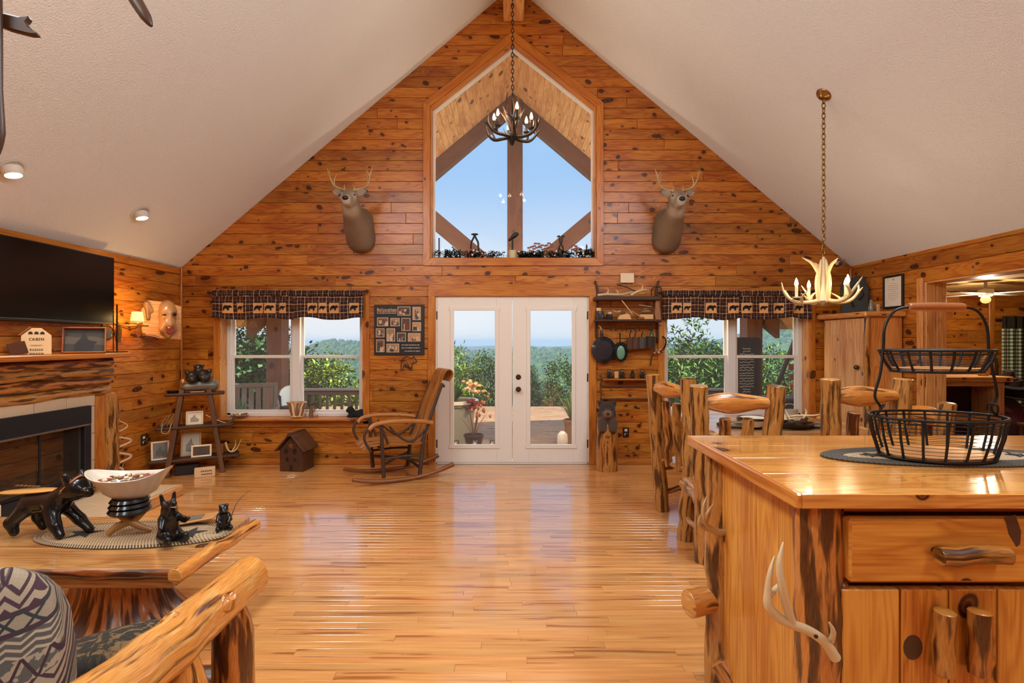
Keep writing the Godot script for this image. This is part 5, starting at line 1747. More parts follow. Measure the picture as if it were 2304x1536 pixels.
	# wall lamp
	t = thing("wall_lamp", "small brass wall lamp with a glowing cream shade beside the carved face", "wall lamp", Vector3(X, 1.62, -5.26))
	var wl := Vector3(X + 0.2, 1.7, -5.26)
	part("shade", MB.new().lathe([Vector2(0.062, 0.0), Vector2(0.046, 0.105), Vector2(0.043, 0.105), Vector2(0.059, 0.0), Vector2(0.062, 0.0)], 20, Transform3D(Basis(), wl)), M["shade glow"], t)
	part("shade_ring", MB.new().tint(lin(90, 62, 30)).lathe([Vector2(0.063, 0.0), Vector2(0.065, 0.004), Vector2(0.063, 0.008), Vector2(0.06, 0.004), Vector2(0.063, 0.0)], 20, Transform3D(Basis(), wl + Vector3(0, 0.0, 0))), M["paint"], t)
	part("bulb", MB.new().ball(wl + Vector3(0, 0.03, 0), Vector3(0.02, 0.03, 0.02), 10), M["flame bulb"], t)
	part("arm", MB.new().tube(curve([Vector3(X + 0.01, 1.66, -5.26), Vector3(X + 0.12, 1.63, -5.26), Vector3(X + 0.2, 1.65, -5.26), wl], 3), [0.007], 7), M["brass"], t)
	part("crossbar", MB.new().tube([Vector3(X + 0.1, 1.665, -5.1), Vector3(X + 0.2, 1.665, -5.42)], [0.007], 7), M["brass"], t)
	part("backplate", MB.new().extrude(poly([[-.03, -.1], [.03, -.1], [.045, .02], [0, .1], [-.045, .02]]), 0.012, Transform3D(Basis(Vector3.UP, PI / 2), Vector3(X + 0.001, 1.6, -5.26)), 0.003), M["brass"], t)
	var o := OmniLight3D.new()
	o.name = "lamp"; o.light_energy = 0.16; o.light_size = 0.03; o.light_color = Color(1, 0.8, 0.5); o.shadow_enabled = true; o.omni_range = 8.0
	t.add_child(o)
	o.position = wl + Vector3(0, 0.03, 0) - org[t]
	t = thing("wire_fish", "bent black wire fish ornament on the wall left of the lamp", "ornament", Vector3(X, 1.6, -5.05))
	var wf := MB.new()
	wire(wf, [Vector3(X + .012, 1.84, -5.06), Vector3(X + .012, 1.76, -5.02), Vector3(X + .012, 1.7, -5.0), Vector3(X + .012, 1.655, -5.06), Vector3(X + .012, 1.655, -5.14), Vector3(X + .012, 1.57, -5.2), Vector3(X + .012, 1.53, -5.14), Vector3(X + .012, 1.53, -5.08), Vector3(X + .012, 1.6, -5.03), Vector3(X + .012, 1.66, -5.03)], 0.006, 6, 3)
	part("outline", wf, M["black metal"], t)
	part("body", MB.new().tint(lin(70, 74, 78)).extrude(poly([[-.05, -.06], [.03, -.07], [.06, 0], [0, .05], [-.05, .03]]), 0.008, Transform3D(Basis(Vector3.UP, PI / 2), Vector3(X + .004, 1.59, -5.11)), 0.002), M["gloss paint"], t)
	# cord, serpentine stick, outlet
	solo("power_cord", MB.new().tube(curve([Vector3(X + 0.012, 1.36, -5.1), Vector3(X + 0.012, 1.1, -5.12), Vector3(X + 0.012, 0.85, -5.16), Vector3(X + 0.014, 0.66, -5.2)], 4), [0.006], 6), M["black matte"], "thin dark cord running down the wall beside the fireplace", "cord")
	t = thing("serpentine_stick", "pale wavy serpentine stick on a terracotta foot beside the fireplace", "stick", Vector3(X + 0.2, 0.098, -5.0))
	var sp := []
	for i in 40:
		var s := i / 39.0
		var amp := 0.075 * smoothstep(0.1, 0.28, s) * (1.0 - smoothstep(0.82, 1.0, s) * 0.5)
		sp.append(Vector3(X + 0.2, 0.16 + s * 0.52, -5.06) + Vector3(0.55, 0, -0.83) * amp * sin(s * 21.0))
	sp.append(Vector3(X + 0.2, 0.72, -5.02))
	sp.append(Vector3(X + 0.2, 0.78, -4.99))
	part("stick", MB.new().tint(lin(206, 168, 124)).tube(sp, radii([0.014, 0.012, 0.011, 0.01, 0.006], sp.size()), 8), M["paint"], t)
	part("foot", MB.new().tint(lin(176, 84, 40)).ball(Vector3(X + 0.22, 0.12, -4.97), Vector3(0.06, 0.03, 0.08), 14), M["paint"], t)
	part("prop", MB.new().tint(lin(150, 110, 70)).tube([Vector3(X + 0.19, 0.12, -5.0), Vector3(X + 0.2, 0.3, -5.08)], [0.008, 0.006], 6), M["paint"], t)
	outlet(Vector3(X + 0.001, 0.42, -5.62), yaw(PI / 2), "silver double outlet with a dark plug on the left wall by the ladder shelf", true)

func letters(text: String, size: int, depth: float, T: Transform3D, m: Material, parent: Node3D, fit := 0.0) -> MeshInstance3D:
	var tm := TextMesh.new()
	var sf := SystemFont.new()
	sf.font_names = PackedStringArray(["Droid Sans"])
	sf.font_weight = 700
	tm.font = sf
	tm.text = text
	tm.font_size = size
	tm.pixel_size = 0.001
	tm.depth = depth
	tm.curve_step = 2.0
	var o := MeshInstance3D.new()
	o.name = "lettering"
	o.mesh = tm
	o.material_override = m
	parent.add_child(o, true)
	var w := tm.get_aabb().size.x
	var k := minf(1.0, fit / w) if fit > 0.0 and w > 0.0 else 1.0
	T.origin -= org.get(parent, Vector3.ZERO)
	o.transform = T * Transform3D(Basis().scaled(Vector3(k, 1, 1)), Vector3.ZERO)
	return o

func outlet(p: Vector3, b: Basis, label: String, plug: bool) -> void:
	var t := thing("wall_outlet", label, "outlet", p)
	part("plate", MB.new().box(p + b * Vector3(0, 0, 0.004), Vector3(0.075, 0.118, 0.008), 0.003, b), M["bronze"], t)
	for s in [-1.0, 1.0]:
		part("socket", MB.new().tint(lin(226, 220, 208)).box(p + b * Vector3(0, s * 0.026, 0.009), Vector3(0.034, 0.03, 0.004), 0.0015, b), M["paint"], t)
	if plug:
		part("plug", MB.new().box(p + b * Vector3(0.006, -0.03, 0.025), Vector3(0.03, 0.035, 0.035), 0.006, b), M["black matte"], t)

# ---------------------------------------------------------------- things on the back wall
func bear_outline(k: float) -> PackedVector2Array:
	var p := PackedVector2Array()
	for q in [[-.5, -.3], [-.36, -.3], [-.3, -.06], [.02, -.08], [.06, -.3], [.22, -.3], [.24, -.02], [.36, .06], [.52, .04], [.54, .16], [.42, .26], [.36, .36], [.28, .28], [.1, .27], [-.1, .34], [-.34, .26], [-.48, .06]]:
		p.append(Vector2(q[0], q[1]) * k)
	return p

func valance(label: String, x0: float, x1: float, y0: float, y1: float, z: float, patches: Array, sd: int) -> void:
	var t := thing("valance", label, "valance", Vector3((x0 + x1) / 2, y0, -z), 0.0, "plaid valances over the windows")
	var nz := FastNoiseLite.new(); nz.seed = sd; nz.frequency = 1.0
	var point := func(x: float, y: float, out: float) -> Vector3:
		var s := (y1 - y) / (y1 - y0)
		var w := sin(x * 26.0 + sd) * 0.014 * (0.5 + s) + nz.get_noise_2d(x * 5.0, s) * 0.02
		return Vector3(x, y, -z + w + out)
	for face in 1:
		var rows := []
		var n := 56
		for i in 12:
			var row := PackedVector3Array()
			for j in n + 1:
				var x := lerpf(x0, x1, float(j) / n)
				var low := y0 + 0.014 * sin(x * 9.0 + sd) + nz.get_noise_1d(x * 3.0) * 0.012
				row.append(point.call(x, lerpf(low, y1 - 0.05, i / 11.0), 0.0))
			rows.append(row)
		part("cloth", MB.new().grid(rows), M["plaid"], t)
		var hd := []
		for i in 5:
			var row := PackedVector3Array()
			for j in 2 * n + 1:
				var x := lerpf(x0, x1, j / (2.0 * n))
				var s := i / 4.0
				row.append(Vector3(x, y1 - 0.055 + s * 0.075 + 0.012 * s * nz.get_noise_1d(x * 40.0), -z + 0.014 * sin(s * PI) + 0.012 * sin(x * 120.0 + sd + s) + 0.004))
			hd.append(row)
		part("header", MB.new().grid(hd), M["plaid"], t)
	for q in patches:
		var cx: float = q[0]
		var hw: float = q[1]
		var cy := y0 + 0.128
		var rows := []
		for i in 3:
			var row := PackedVector3Array()
			for j in 7: row.append(point.call(cx - hw + hw * j / 3.0, cy - 0.062 + i * 0.062, 0.004))
			rows.append(row)
		part("patch", MB.new().tint(lin(214, 158, 104)).grid(rows), M["cloth"], t)
		var o := bear_outline(0.1 * minf(1.0, hw / 0.06))
		var mb := MB.new().tint(lin(24, 18, 18))
		var tr := Geometry2D.triangulate_polygon(o)
		var first := mb.v.size()
		for v in o: mb.vert(point.call(cx + v.x, cy + v.y, 0.013), Vector3(0, 0, 1), v)
		for i in range(0, tr.size(), 3):
			if (o[tr[i + 1]] - o[tr[i]]).cross(o[tr[i + 2]] - o[tr[i]]) > 0: mb.tri(first + tr[i], first + tr[i + 1], first + tr[i + 2])
			else: mb.tri(first + tr[i], first + tr[i + 2], first + tr[i + 1])
		part("bear_motif", mb, M["cloth"], t)

func deer(label: String, base: Vector3, side: float, sd: int) -> void:
	var t := thing("deer_mount", label, "deer mount", base, 0.0, "mounted deer either side of the gable window")
	var br := Color(0.25, 0.145, 0.07)
	var dk := Color(0.17, 0.1, 0.05)
	var wh := Color(0.6, 0.47, 0.33)
	var b := [
		[Vector3(0, -.09, .0), Vector3(0, .13, .0), .175, .15, dk], [Vector3(.03, -.15, .06), Vector3(0, .0, .16), .1, .14, br], [Vector3(.07, -.17, .05), Vector3(.05, -.12, .08), .05, .07, br],
		[Vector3(0, .0, .13), Vector3(.0, .18, .36), .155, .1, br], [Vector3(0, .03, .22), Vector3(.005, .13, .40), .095, .075, Color(0.3, 0.185, 0.095)],
		[Vector3(.005, .15, .41), Vector3(.01, .2, .47), .078, .07, wh],
		[Vector3(.0, .25, .41), Vector3(.01, .285, .46), .092, .088, br], [Vector3(.01, .275, .48), Vector3(.028, .218, .625), .074, .046, Color(0.27, 0.165, 0.085)],
		[Vector3(.026, .188, .57), Vector3(.03, .182, .635), .036, .03, Color(0.74, 0.64, 0.52)], [Vector3(.01, .23, .53), Vector3(.05, .23, .53), .05, .05, Color(0.27, 0.165, 0.085)], [Vector3(.02, .212, .652), Vector3(.04, .212, .652), .03, .03, Color(0.6, 0.5, 0.4)],
		[Vector3(-.06, .262, .545), Vector3(-.06, .275, .54), .02, .022, Color(0.62, 0.5, 0.38)], [Vector3(.08, .262, .545), Vector3(.08, .275, .54), .02, .022, Color(0.62, 0.5, 0.38)]]
	for k in b:
		for e in 2: k[e].x *= side
	part("body", MB.new().blob(b, 0.0115, 0.016).flatten(), M["fur"], t, true)
	part("nose", MB.new().tint(Color(0.008, 0.007, 0.007)).ball(Vector3(.031 * side, .217, .68), Vector3(.036, .028, .022), 12), M["gloss paint"], t, true)
	for s in [-1.0, 1.0]:
		part("eye", MB.new().tint(Color(0.01, 0.006, 0.004)).ball(Vector3(.01 * side + s * .076, .277, .553), Vector3(.02, .021, .02), 10), M["gloss paint"], t, true)
		var rows := []
		for i in 7:
			var u := i / 6.0
			var c := Vector3(s * (.075 + .125 * u), .325 + .05 * u, .44 - .015 * u)
			var w := .036 * sin(clampf(u * 0.93 + 0.07, 0, 1) * PI) + 0.004
			rows.append(PackedVector3Array([c + Vector3(-s * .3, 1, 0).normalized() * w + Vector3(0, 0, .012), c + Vector3(0, 0, -.012), c - Vector3(-s * .3, 1, 0).normalized() * w + Vector3(0, 0, .012)]))
		var ear := MB.new().tint(Color(0.42, 0.32, 0.22))
		ear.grid(rows)
		for r in rows:
			for i in r.size(): r[i] += Vector3(0, 0, -.008)
		ear.col = dk
		rows.reverse()
		ear.grid(rows)
		part("ear", ear, M["fur"], t, true)
		var an := MB.new().tint(Color(0.8, 0.72, 0.6))
		var j := 0.02 * sin(sd + s)
		antler(an, [Vector3(s * .04, .365, .45), Vector3(s * .1, .39, .41), Vector3(s * (.18 + j), .43, .42), Vector3(s * (.215 + j), .52, .47), Vector3(s * (.19 + j), .58, .52)], .0125, [[.12, Vector3(s * .045, .43, .47)], [.5, Vector3(s * (.15 + j), .57 + j, .4)], [.72, Vector3(s * (.25 + j), .62, .45)]])
		part("antler", an, M["antler"], t, true)

func back_wall_things() -> void:
	var z := BACK
	for k in [[478, 660, "dark plaid valance with bear patches, left panel over the left window", [513, 541, 581, 607, 637], 3], [657, 818, "dark plaid valance with bear patches, right panel over the left window", [703, 727, 752, 797], 5], [1491, 1662, "dark plaid valance with bear patches, left panel over the right window", [1522, 1546, 1600, 1650], 7], [1658, 1826, "dark plaid valance with bear patches, right panel over the right window", [1680, 1718, 1752, 1797], 9]]:
		var pt := []
		for i in k[3].size(): pt.append([(k[3][i] - 1152) * 6.17 / F, 0.062 if i % 3 != 1 else 0.045])
		valance(k[2], (k[0] - 1152) * 6.17 / F, (k[1] - 1152) * 6.17 / F, 1.775, 2.1, 6.17, pt, k[4])
	for k in [[470, 826, "left"], [1485, 1832, "right"]]:
		var mb := MB.new().tint(lin(44, 26, 18))
		var a: Vector3 = at(k[0], 658, 6.18)
		var b: Vector3 = at(k[1], 655, 6.18)
		mb.tube([a, b], [0.011, 0.011], 8)
		for s in [a, b]: mb.ball(s, Vector3(0.022, 0.022, 0.022), 8)
		for q in [0.03, 0.97]: mb.tube([a.lerp(b, q), a.lerp(b, q) + Vector3(0, 0, -0.08)], [0.008, 0.008], 6)
		solo("curtain_rod", mb, M["paint"], "dark twig rod of the plaid valance over the %s window" % k[2], "curtain rod")
	deer("mounted deer head with full neck, left of the gable window", at(812, 520, 6.25), 1.0, 1)
	deer("mounted deer head with full neck, right of the gable window", at(1499, 522, 6.25), -1.0, 2)
	# poster of snapshots
	var t := thing("photo_poster", "black square poster of sepia snapshots left of the doors", "poster", at(898, 798, z))
	var u := 1.0 / 9.04
	var place := func(x: float, y: float, d: float) -> Vector3: return at(835 + x * u, 675 + y * u, 6.26) + Vector3(0, 0, d)
	var a: Vector3 = place.call(70, 1115, 0.001)
	var b: Vector3 = place.call(1085, 95, 0.001)
	part("board", MB.new().tint(Color(0.012, 0.012, 0.012)).box((a + b) / 2 + Vector3(0, 0, 0.008), Vector3(b.x - a.x, b.y - a.y, 0.018), 0.003), M["paint"], t)
	var i := 0
	for q in [[545, 135, 805, 315], [850, 140, 1015, 405], [130, 355, 355, 530], [400, 365, 585, 530], [625, 365, 805, 625], [845, 450, 1020, 630], [105, 575, 278, 755], [322, 575, 495, 840], [535, 660, 712, 840], [755, 670, 1010, 840], [110, 800, 278, 1055], [320, 885, 577, 1060]]:
		a = place.call(q[0], q[3], 0.0)
		b = place.call(q[2], q[1], 0.0)
		var c := (a + b) / 2
		part("photo_border", MB.new().tint(lin(216, 178, 140)).box(c + Vector3(0, 0, 0.0185), Vector3(b.x - a.x, b.y - a.y, 0.002), 0.0005), M["paint"], t)
		var m := StandardMaterial3D.new()
		m.resource_name = "snapshot"
		m.albedo_texture = snapshot_texture(i + 3)
		m.roughness = 0.5
		var w := (b.x - a.x) / 2 - 0.007
		var h := (b.y - a.y) / 2 - 0.007
		var mb := MB.new()
		var k := []
		for e in [[-1, -1], [1, -1], [1, 1], [-1, 1]]: k.append(mb.vert(c + Vector3(e[0] * w, e[1] * h, 0.0198), Vector3(0, 0, 1), Vector2(e[0] * 0.5 + 0.5, 0.5 - e[1] * 0.5)))
		mb.tri(k[0], k[1], k[2]); mb.tri(k[0], k[2], k[3])
		part("snapshot", mb, m, t)
		i += 1
	letters("Relaxation", 62, 0.002, Transform3D(Basis(), place.call(325, 205, 0.0185)), M["pale pine"], t, 0.235)
	var r := RandomNumberGenerator.new(); r.seed = 3
	for q in [[130, 265, 390], [630, 912, 355], [630, 970, 355], [690, 1035, 295]]:
		var mb := MB.new().tint(lin(206, 186, 160))
		var x: float = q[0]
		while x < q[0] + q[2]:
			var w := r.randf_range(12, 26)
			a = place.call(x + w / 2, q[1], 0.0188)
			mb.box(a, Vector3(w * u * 0.0054, r.randf_range(0.006, 0.013), 0.001))
			x += w + 9
		part("lettering", mb, M["paint"], t).set_meta("kind", "stuff")
	t = thing("bear_outline", "small dark wire bear outline on the wall below the poster", "ornament", at(919, 835, z))
	var mb := MB.new()
	var o := bear_outline(0.19)
	var pts := []
	for v in o: pts.append(at(919, 818, 6.252) + Vector3(v.x * 0.95, v.y * 1.35, 0))
	pts.append(pts[0])
	wire(mb, pts, 0.0055, 6, 2)
	for k in 4: mb.tube([at(908 + k * 7, 813, 6.252), at(914 + k * 6, 821, 6.252)], [0.003], 5)
	part("outline", mb, M["dark twig"], t)
	# door chime
	t = thing("door_chime", "small cream door chime box high on the wall above the pan rack", "door chime", at(1411, 637, z))
	part("cover", MB.new().tint(lin(230, 204, 170)).box(at(1411, 625.5, 6.235), Vector3(0.165, 0.12, 0.045), 0.006), M["paint"], t)
	pan_rack()
	window_sill_things()

func pan_rack() -> void:
	var dt: Material = M["dark twig"]
	var t := thing("twig_rack", "dark twig wall rack with two shelves and a hook bar right of the doors", "wall rack", at(1413, 735, 6.25))
	var mb := MB.new()
	for k in [[1339, 632, 1341, 760], [1482, 632, 1480, 770]]:
		part("upright", MB.new().tube(curve([at(k[0], k[1], 6.23), at(k[0] + 6 * signf(1400 - k[0]), 664, 6.22), at(k[2], 715, 6.23), at(k[2], k[3], 6.23)], 3), [0.013], 7), dt, t)
	part("shelf", MB.new().box(at(1410, 672, 6.15), Vector3(0.78, 0.045, 0.19), 0.008), dt, t)
	part("shelf", MB.new().box(at(1412, 721.5, 6.15), Vector3(0.79, 0.026, 0.19), 0.008), dt, t)
	part("hook_bar", MB.new().tube([at(1350, 733, 6.16), at(1487, 732, 6.16)], [0.007, 0.007], 7), dt, t)
	part("brace", MB.new().tube(curve([at(1466, 672, 6.2), at(1467, 650, 6.2), at(1478, 644, 6.2), at(1488, 650, 6.2), at(1487, 672, 6.2)], 4), [0.008], 6), dt, t)
	for x in [1373, 1384, 1398, 1408, 1418, 1428, 1437, 1461, 1466]:
		part("hook", MB.new().tube(curve([at(x, 732, 6.16), at(x, 741, 6.155), at(x + 2, 744, 6.145), at(x + 2, 741, 6.135)], 2), [0.004], 5), M["black metal"], t)
	# on the rack
	var an := MB.new()
	antler(an, [at(1345, 664, 6.13), at(1365, 662, 6.11), at(1390, 663, 6.12), at(1410, 660, 6.14), at(1424, 655, 6.15)], 0.016, [[0.3, at(1368, 648, 6.1)], [0.55, at(1385, 650, 6.1)]])
	solo("shed_antler", an, M["antler"], "pale shed antler lying on the top shelf of the twig rack, left", "antler")
	an = MB.new()
	antler(an, [at(1420, 664, 6.12), at(1434, 656, 6.11), at(1450, 652, 6.12), at(1462, 653, 6.14)], 0.017, [[0.5, at(1446, 641, 6.1)]])
	solo("shed_antler", an, M["antler"], "pale curved antler on the top shelf of the twig rack, right", "antler")
	solo("dark_branch", MB.new().tube(curve([at(1388, 639, 6.2), at(1410, 646, 6.18), at(1434, 655, 6.17), at(1470, 651, 6.17)], 3), [0.01, 0.009, 0.008, 0.008, 0.007, 0.007, 0.006, 0.006, 0.005, 0.005], 6), dt, "thin dark branch across the top of the twig rack", "branch")
	# stocked shelf
	t = thing("milk_jug", "dark grey enamel pot leaning at the left end of the rack's lower shelf", "pot", at(1352, 719, 6.15))
	part("body", MB.new().tint(lin(62, 56, 56)).lathe([Vector2(0, 0), Vector2(.042, 0), Vector2(.05, .03), Vector2(.045, .09), Vector2(.04, .1), Vector2(.036, .095), Vector2(0, .09)], 18, Transform3D(Basis(Vector3(0, 0, 1), 0.12), at(1352, 719, 6.15))), M["gloss paint"], t)
	part("label", MB.new().tint(lin(226, 178, 120)).box(at(1347, 696, 6.16), Vector3(.055, .04, .02), .004), M["paint"], t)
	t = thing("small_jar", "small dark jar with a pale lid on the rack's lower shelf", "jar", at(1371, 719, 6.15))
	part("body", MB.new().tint(lin(46, 38, 34)).lathe([Vector2(0, 0), Vector2(.035, 0), Vector2(.04, .01), Vector2(.038, .065), Vector2(0, .065)], 16, Transform3D(Basis(), at(1371, 719, 6.14))), M["gloss paint"], t)
	part("lid", MB.new().tint(lin(206, 170, 130)).ball(at(1372, 705, 6.14), Vector3(.03, .022, .03), 12), M["paint"], t)
	t = thing("wood_plane", "pale wooden cutter with a dark knob on the rack's lower shelf", "carving", at(1403, 719, 6.13))
	part("body", MB.new().tint(lin(222, 168, 112)).extrude(poly([[-.085, 0], [.085, 0], [.06, .06], [.03, .075], [-.03, .06], [-.06, .05]]), .07, Transform3D(Basis(), at(1403, 719.5, 6.17)), .006, true), M["paint"], t)
	part("knob", MB.new().tint(lin(86, 70, 52)).ball(at(1402, 705, 6.13), Vector3(.028, .02, .028), 10), M["paint"], t)
	part("horn", MB.new().tint(lin(206, 150, 96)).tube(curve([at(1378, 697, 6.14), at(1388, 702, 6.14), at(1396, 699, 6.14)], 3), [.004, .007, .009, .01, .011, .011, .011], 7), M["paint"], t)
	solo("wooden_stick", MB.new().tint(lin(226, 172, 124)).tube([at(1398, 674, 6.08), at(1423, 706, 6.08)], [.007, .006], 7), M["paint"], "pale stick slanting down from the upper shelf of the rack", "stick")
	t = thing("wooden_spoon", "wooden spoon slanting across the rack's lower shelf", "spoon", at(1435, 716, 6.1))
	part("handle", MB.new().tint(lin(206, 142, 92)).tube([at(1421, 699, 6.1), at(1441, 712, 6.09)], [.005, .007], 6), M["paint"], t)
	part("bowl", MB.new().tint(lin(150, 84, 44)).ball(at(1445, 715, 6.09), Vector3(.028, .016, .014), 10), M["paint"], t)
	t = thing("basket_box", "pale box heaped with twine on the rack's lower shelf", "box", at(1454, 719, 6.14))
	part("box", MB.new().tint(lin(216, 164, 108)).box(at(1453, 713, 6.14), Vector3(.16, .06, .1), .006), M["paint"], t)
	mb = MB.new().tint(lin(150, 120, 88))
	for k in 6:
		var q := []
		for s in 15: q.append(at(1453, 703 - k * 1.6, 6.14) + Vector3(cos(s * TAU / 14) * (.062 - k * .006), sin(s * TAU / 14 + k) * .01, sin(s * TAU / 14) * .04))
		mb.tube(q, [.0055], 5, false)
	part("twine", mb, M["cloth"], t).set_meta("kind", "stuff")
	part("stick", MB.new().tint(lin(170, 150, 130)).tube([at(1438, 686, 6.12), at(1466, 690, 6.12)], [.006, .006], 6), M["paint"], t)
	solo("wooden_paddle", MB.new().tint(lin(150, 100, 66)).extrude(poly([[-.02, .14], [-.006, .15], [.012, .14], [.04, -.06], [.05, -.15], [-.02, -.15], [-.03, -.04]]), .03, Transform3D(Basis(), at(1478, 697, 6.12)), .006, true), M["paint"], "brown wooden paddle leaning at the right end of the rack", "paddle")
	# pans
	t = thing("frying_pan", "large black frying pan hanging on the left of the rack", "frying pan", at(1357, 812, 6.17))
	var T := Transform3D(Basis(Vector3.RIGHT, PI / 2) * Basis(Vector3(0, 0, 1), 0.1), at(1358, 787, 6.2))
	part("pan", MB.new().tint(lin(44, 46, 50)).lathe([Vector2(.13, 0), Vector2(.142, 0), Vector2(.145, .008), Vector2(.1, .055), Vector2(.0, .06)], 26, T, 1.0, 1.12), M["gloss paint"], t)
	part("handle", MB.new().tint(lin(20, 20, 24)).tube([at(1355, 766, 6.16), at(1354, 752, 6.17), at(1353, 742, 6.17)], [.016, .02, .01], 8), M["gloss paint"], t)
	part("hanging_loop", MB.new().tint(lin(214, 190, 160)).tube(curve([at(1349, 732, 6.16), at(1352, 738, 6.16), at(1353, 744, 6.17)], 2), [.006], 6), M["gloss paint"], t)
	t = thing("saucepan_lid", "dark pan with a green glass lid hanging beside the frying pan", "pan", at(1393, 812, 6.15))
	T = Transform3D(Basis(Vector3.RIGHT, PI / 2) * Basis(Vector3(0, 0, 1), -0.35), at(1393, 791, 6.2))
	part("pan", MB.new().tint(lin(40, 40, 42)).lathe([Vector2(.09, 0), Vector2(.1, .0), Vector2(.105, .03), Vector2(.1, .06), Vector2(0, .062)], 24, T, 0.85, 1.18), M["gloss paint"], t)
	part("lid", MB.new().tint(lin(106, 146, 124)).ball(at(1397, 793, 6.12), Vector3(.05, .085, .018), 16), M["gloss paint"], t)
	part("handle", MB.new().box(at(1395, 764, 6.17), Vector3(.014, .17, .012), .004), M["black metal"], t)
	for k in 4:
		var x: float = [1417, 1429, 1444, 1463][k]
		t = thing("tin_mug", ["brown tin mug in the row under the rack, leftmost", "brown tin mug in the row under the rack, second from the pans", "grey tin mug in the row under the rack, third from the pans", "dark tin mug in the row under the rack, rightmost"][k], "mug", at(x, 786, 6.16), 0.0, "tin mugs under the rack")
		var ww: float = [.045, .045, .052, .06][k]
		part("cup", MB.new().tint([lin(84, 62, 50), lin(92, 66, 54), lin(78, 76, 72), lin(56, 52, 48)][k]).lathe([Vector2(0, 0), Vector2(ww * .9, 0), Vector2(ww, .012), Vector2(ww, .135), Vector2(ww * 1.05, .14), Vector2(ww * .94, .14), Vector2(ww * .9, .03), Vector2(0, .02)], 18, Transform3D(Basis(Vector3(0, 0, 1), -0.06), at(x, 786 - k, 6.16))), M["gloss paint"], t)
		part("handle", MB.new().tube(curve([at(x, 760, 6.15), at(x, 752, 6.14), at(x + 3, 745, 6.14)], 3), [.006], 6), M["black metal"], t)
	t = thing("bell", "small dark green bell hanging on the right of the rack", "bell", at(1465, 757, 6.15))
	part("bell", MB.new().tint(lin(66, 80, 60)).lathe([Vector2(.03, 0), Vector2(.028, .015), Vector2(.022, .04), Vector2(.012, .055), Vector2(0, .058)], 14, Transform3D(Basis(), at(1466, 757, 6.15))), M["gloss paint"], t)
	part("strap", MB.new().tube([at(1466, 747, 6.15), at(1463, 733, 6.16)], [.005, .005], 5), dt, t)
	t = thing("dried_flowers", "bunch of pale dried flowers hung at the right side of the rack", "flowers", at(1476, 795, 6.2))
	var r := RandomNumberGenerator.new(); r.seed = 7
	mb = MB.new()
	for k in 16:
		mb.col = [lin(214, 176, 150), lin(170, 110, 80), lin(90, 60, 50)][k % 3]
		mb.ball(at(1470 + r.randf() * 20, 786 + r.randf() * 8, 6.16 + r.randf() * .06), Vector3(.014, .011, .012), 7)
	part("flowers", mb, M["cloth"], t).set_meta("kind", "stuff")
	part("stems", MB.new().tube(curve([at(1472, 792, 6.2), at(1466, 803, 6.21), at(1464, 822, 6.22)], 3), [.008], 5), dt, t)
	# low rack with two rails and twig hooks
	t = thing("hook_rack", "low twig rack of two thin rails with four twig hooks under the pans", "wall rack", at(1413, 899, 6.25))
	for q in [[1351, 868, 1476], [1352, 897, 1480]]:
		part("rail", MB.new().box(at((q[0] + q[2]) / 2.0, q[1], 6.235), Vector3((q[2] - q[0]) / 184.0, .016, .03), .004), M["brown board"], t)
	part("ledge", MB.new().tint(Color(0.8, 0.7, 0.6)).box(at(1413, 853, 6.2), Vector3(.62, .02, .12), .004), M["trim pine"], t)
	for q in [[1352, 852], [1352, 882], [1465, 853], [1465, 884]]:
		mb = MB.new()
		mb.tube(curve([at(q[0], q[1] - 10, 6.22), at(q[0] + 1, q[1], 6.2), at(q[0], q[1] + 12, 6.22), at(q[0] - 1, q[1] + 18, 6.23)], 3), [.007], 6)
		for s in 4: mb.tube([at(q[0], q[1] - 5 + s * 3, 6.205), at(q[0] + (6 if s % 2 else -6), q[1] - 8 + s * 4, 6.18)], [.006, .002], 5)
		part("twig_hook", mb, dt, t)
	var dkb := lin(40, 30, 28)
	for q in [[1370, .12, "small dark bear figure on the ledge under the pans, leftmost", lin(120, 130, 96)], [1399, .12, "small dark bear figure right of the little board on the ledge", lin(150, 150, 110)], [1423, .105, "small dark bear figure on the ledge, third along", lin(64, 54, 50)], [1445, .12, "small dark bear figure on the ledge, right end", lin(176, 146, 90)]]:
		bear("bear_figure", q[2], at(q[0], 850.5, 6.19), q[1], 0.2 if q[0] < 1400 else -0.2, dkb, q[3], "small bear figures on the ledge under the pans", q[1] * 0.055)
	solo("little_board", MB.new().tint(lin(206, 156, 104)).box(at(1387, 843, 6.19), Vector3(.05, .085, .018), .004), M["paint"], "little pale board standing between the bear figures on the ledge", "board")
	outlet(at(1408, 972, 6.259), Basis(), "silver double outlet on the back wall beside the carved bear post", true)
	# handle of something black at the window's left casing
	solo("black_hook", MB.new().tube(curve([at(1491, 757, 6.23), at(1497, 762, 6.2), at(1498, 774, 6.2), at(1493, 786, 6.23)], 4), [.009], 7), M["black metal"], "black curved hook at the left casing of the right window", "hook")

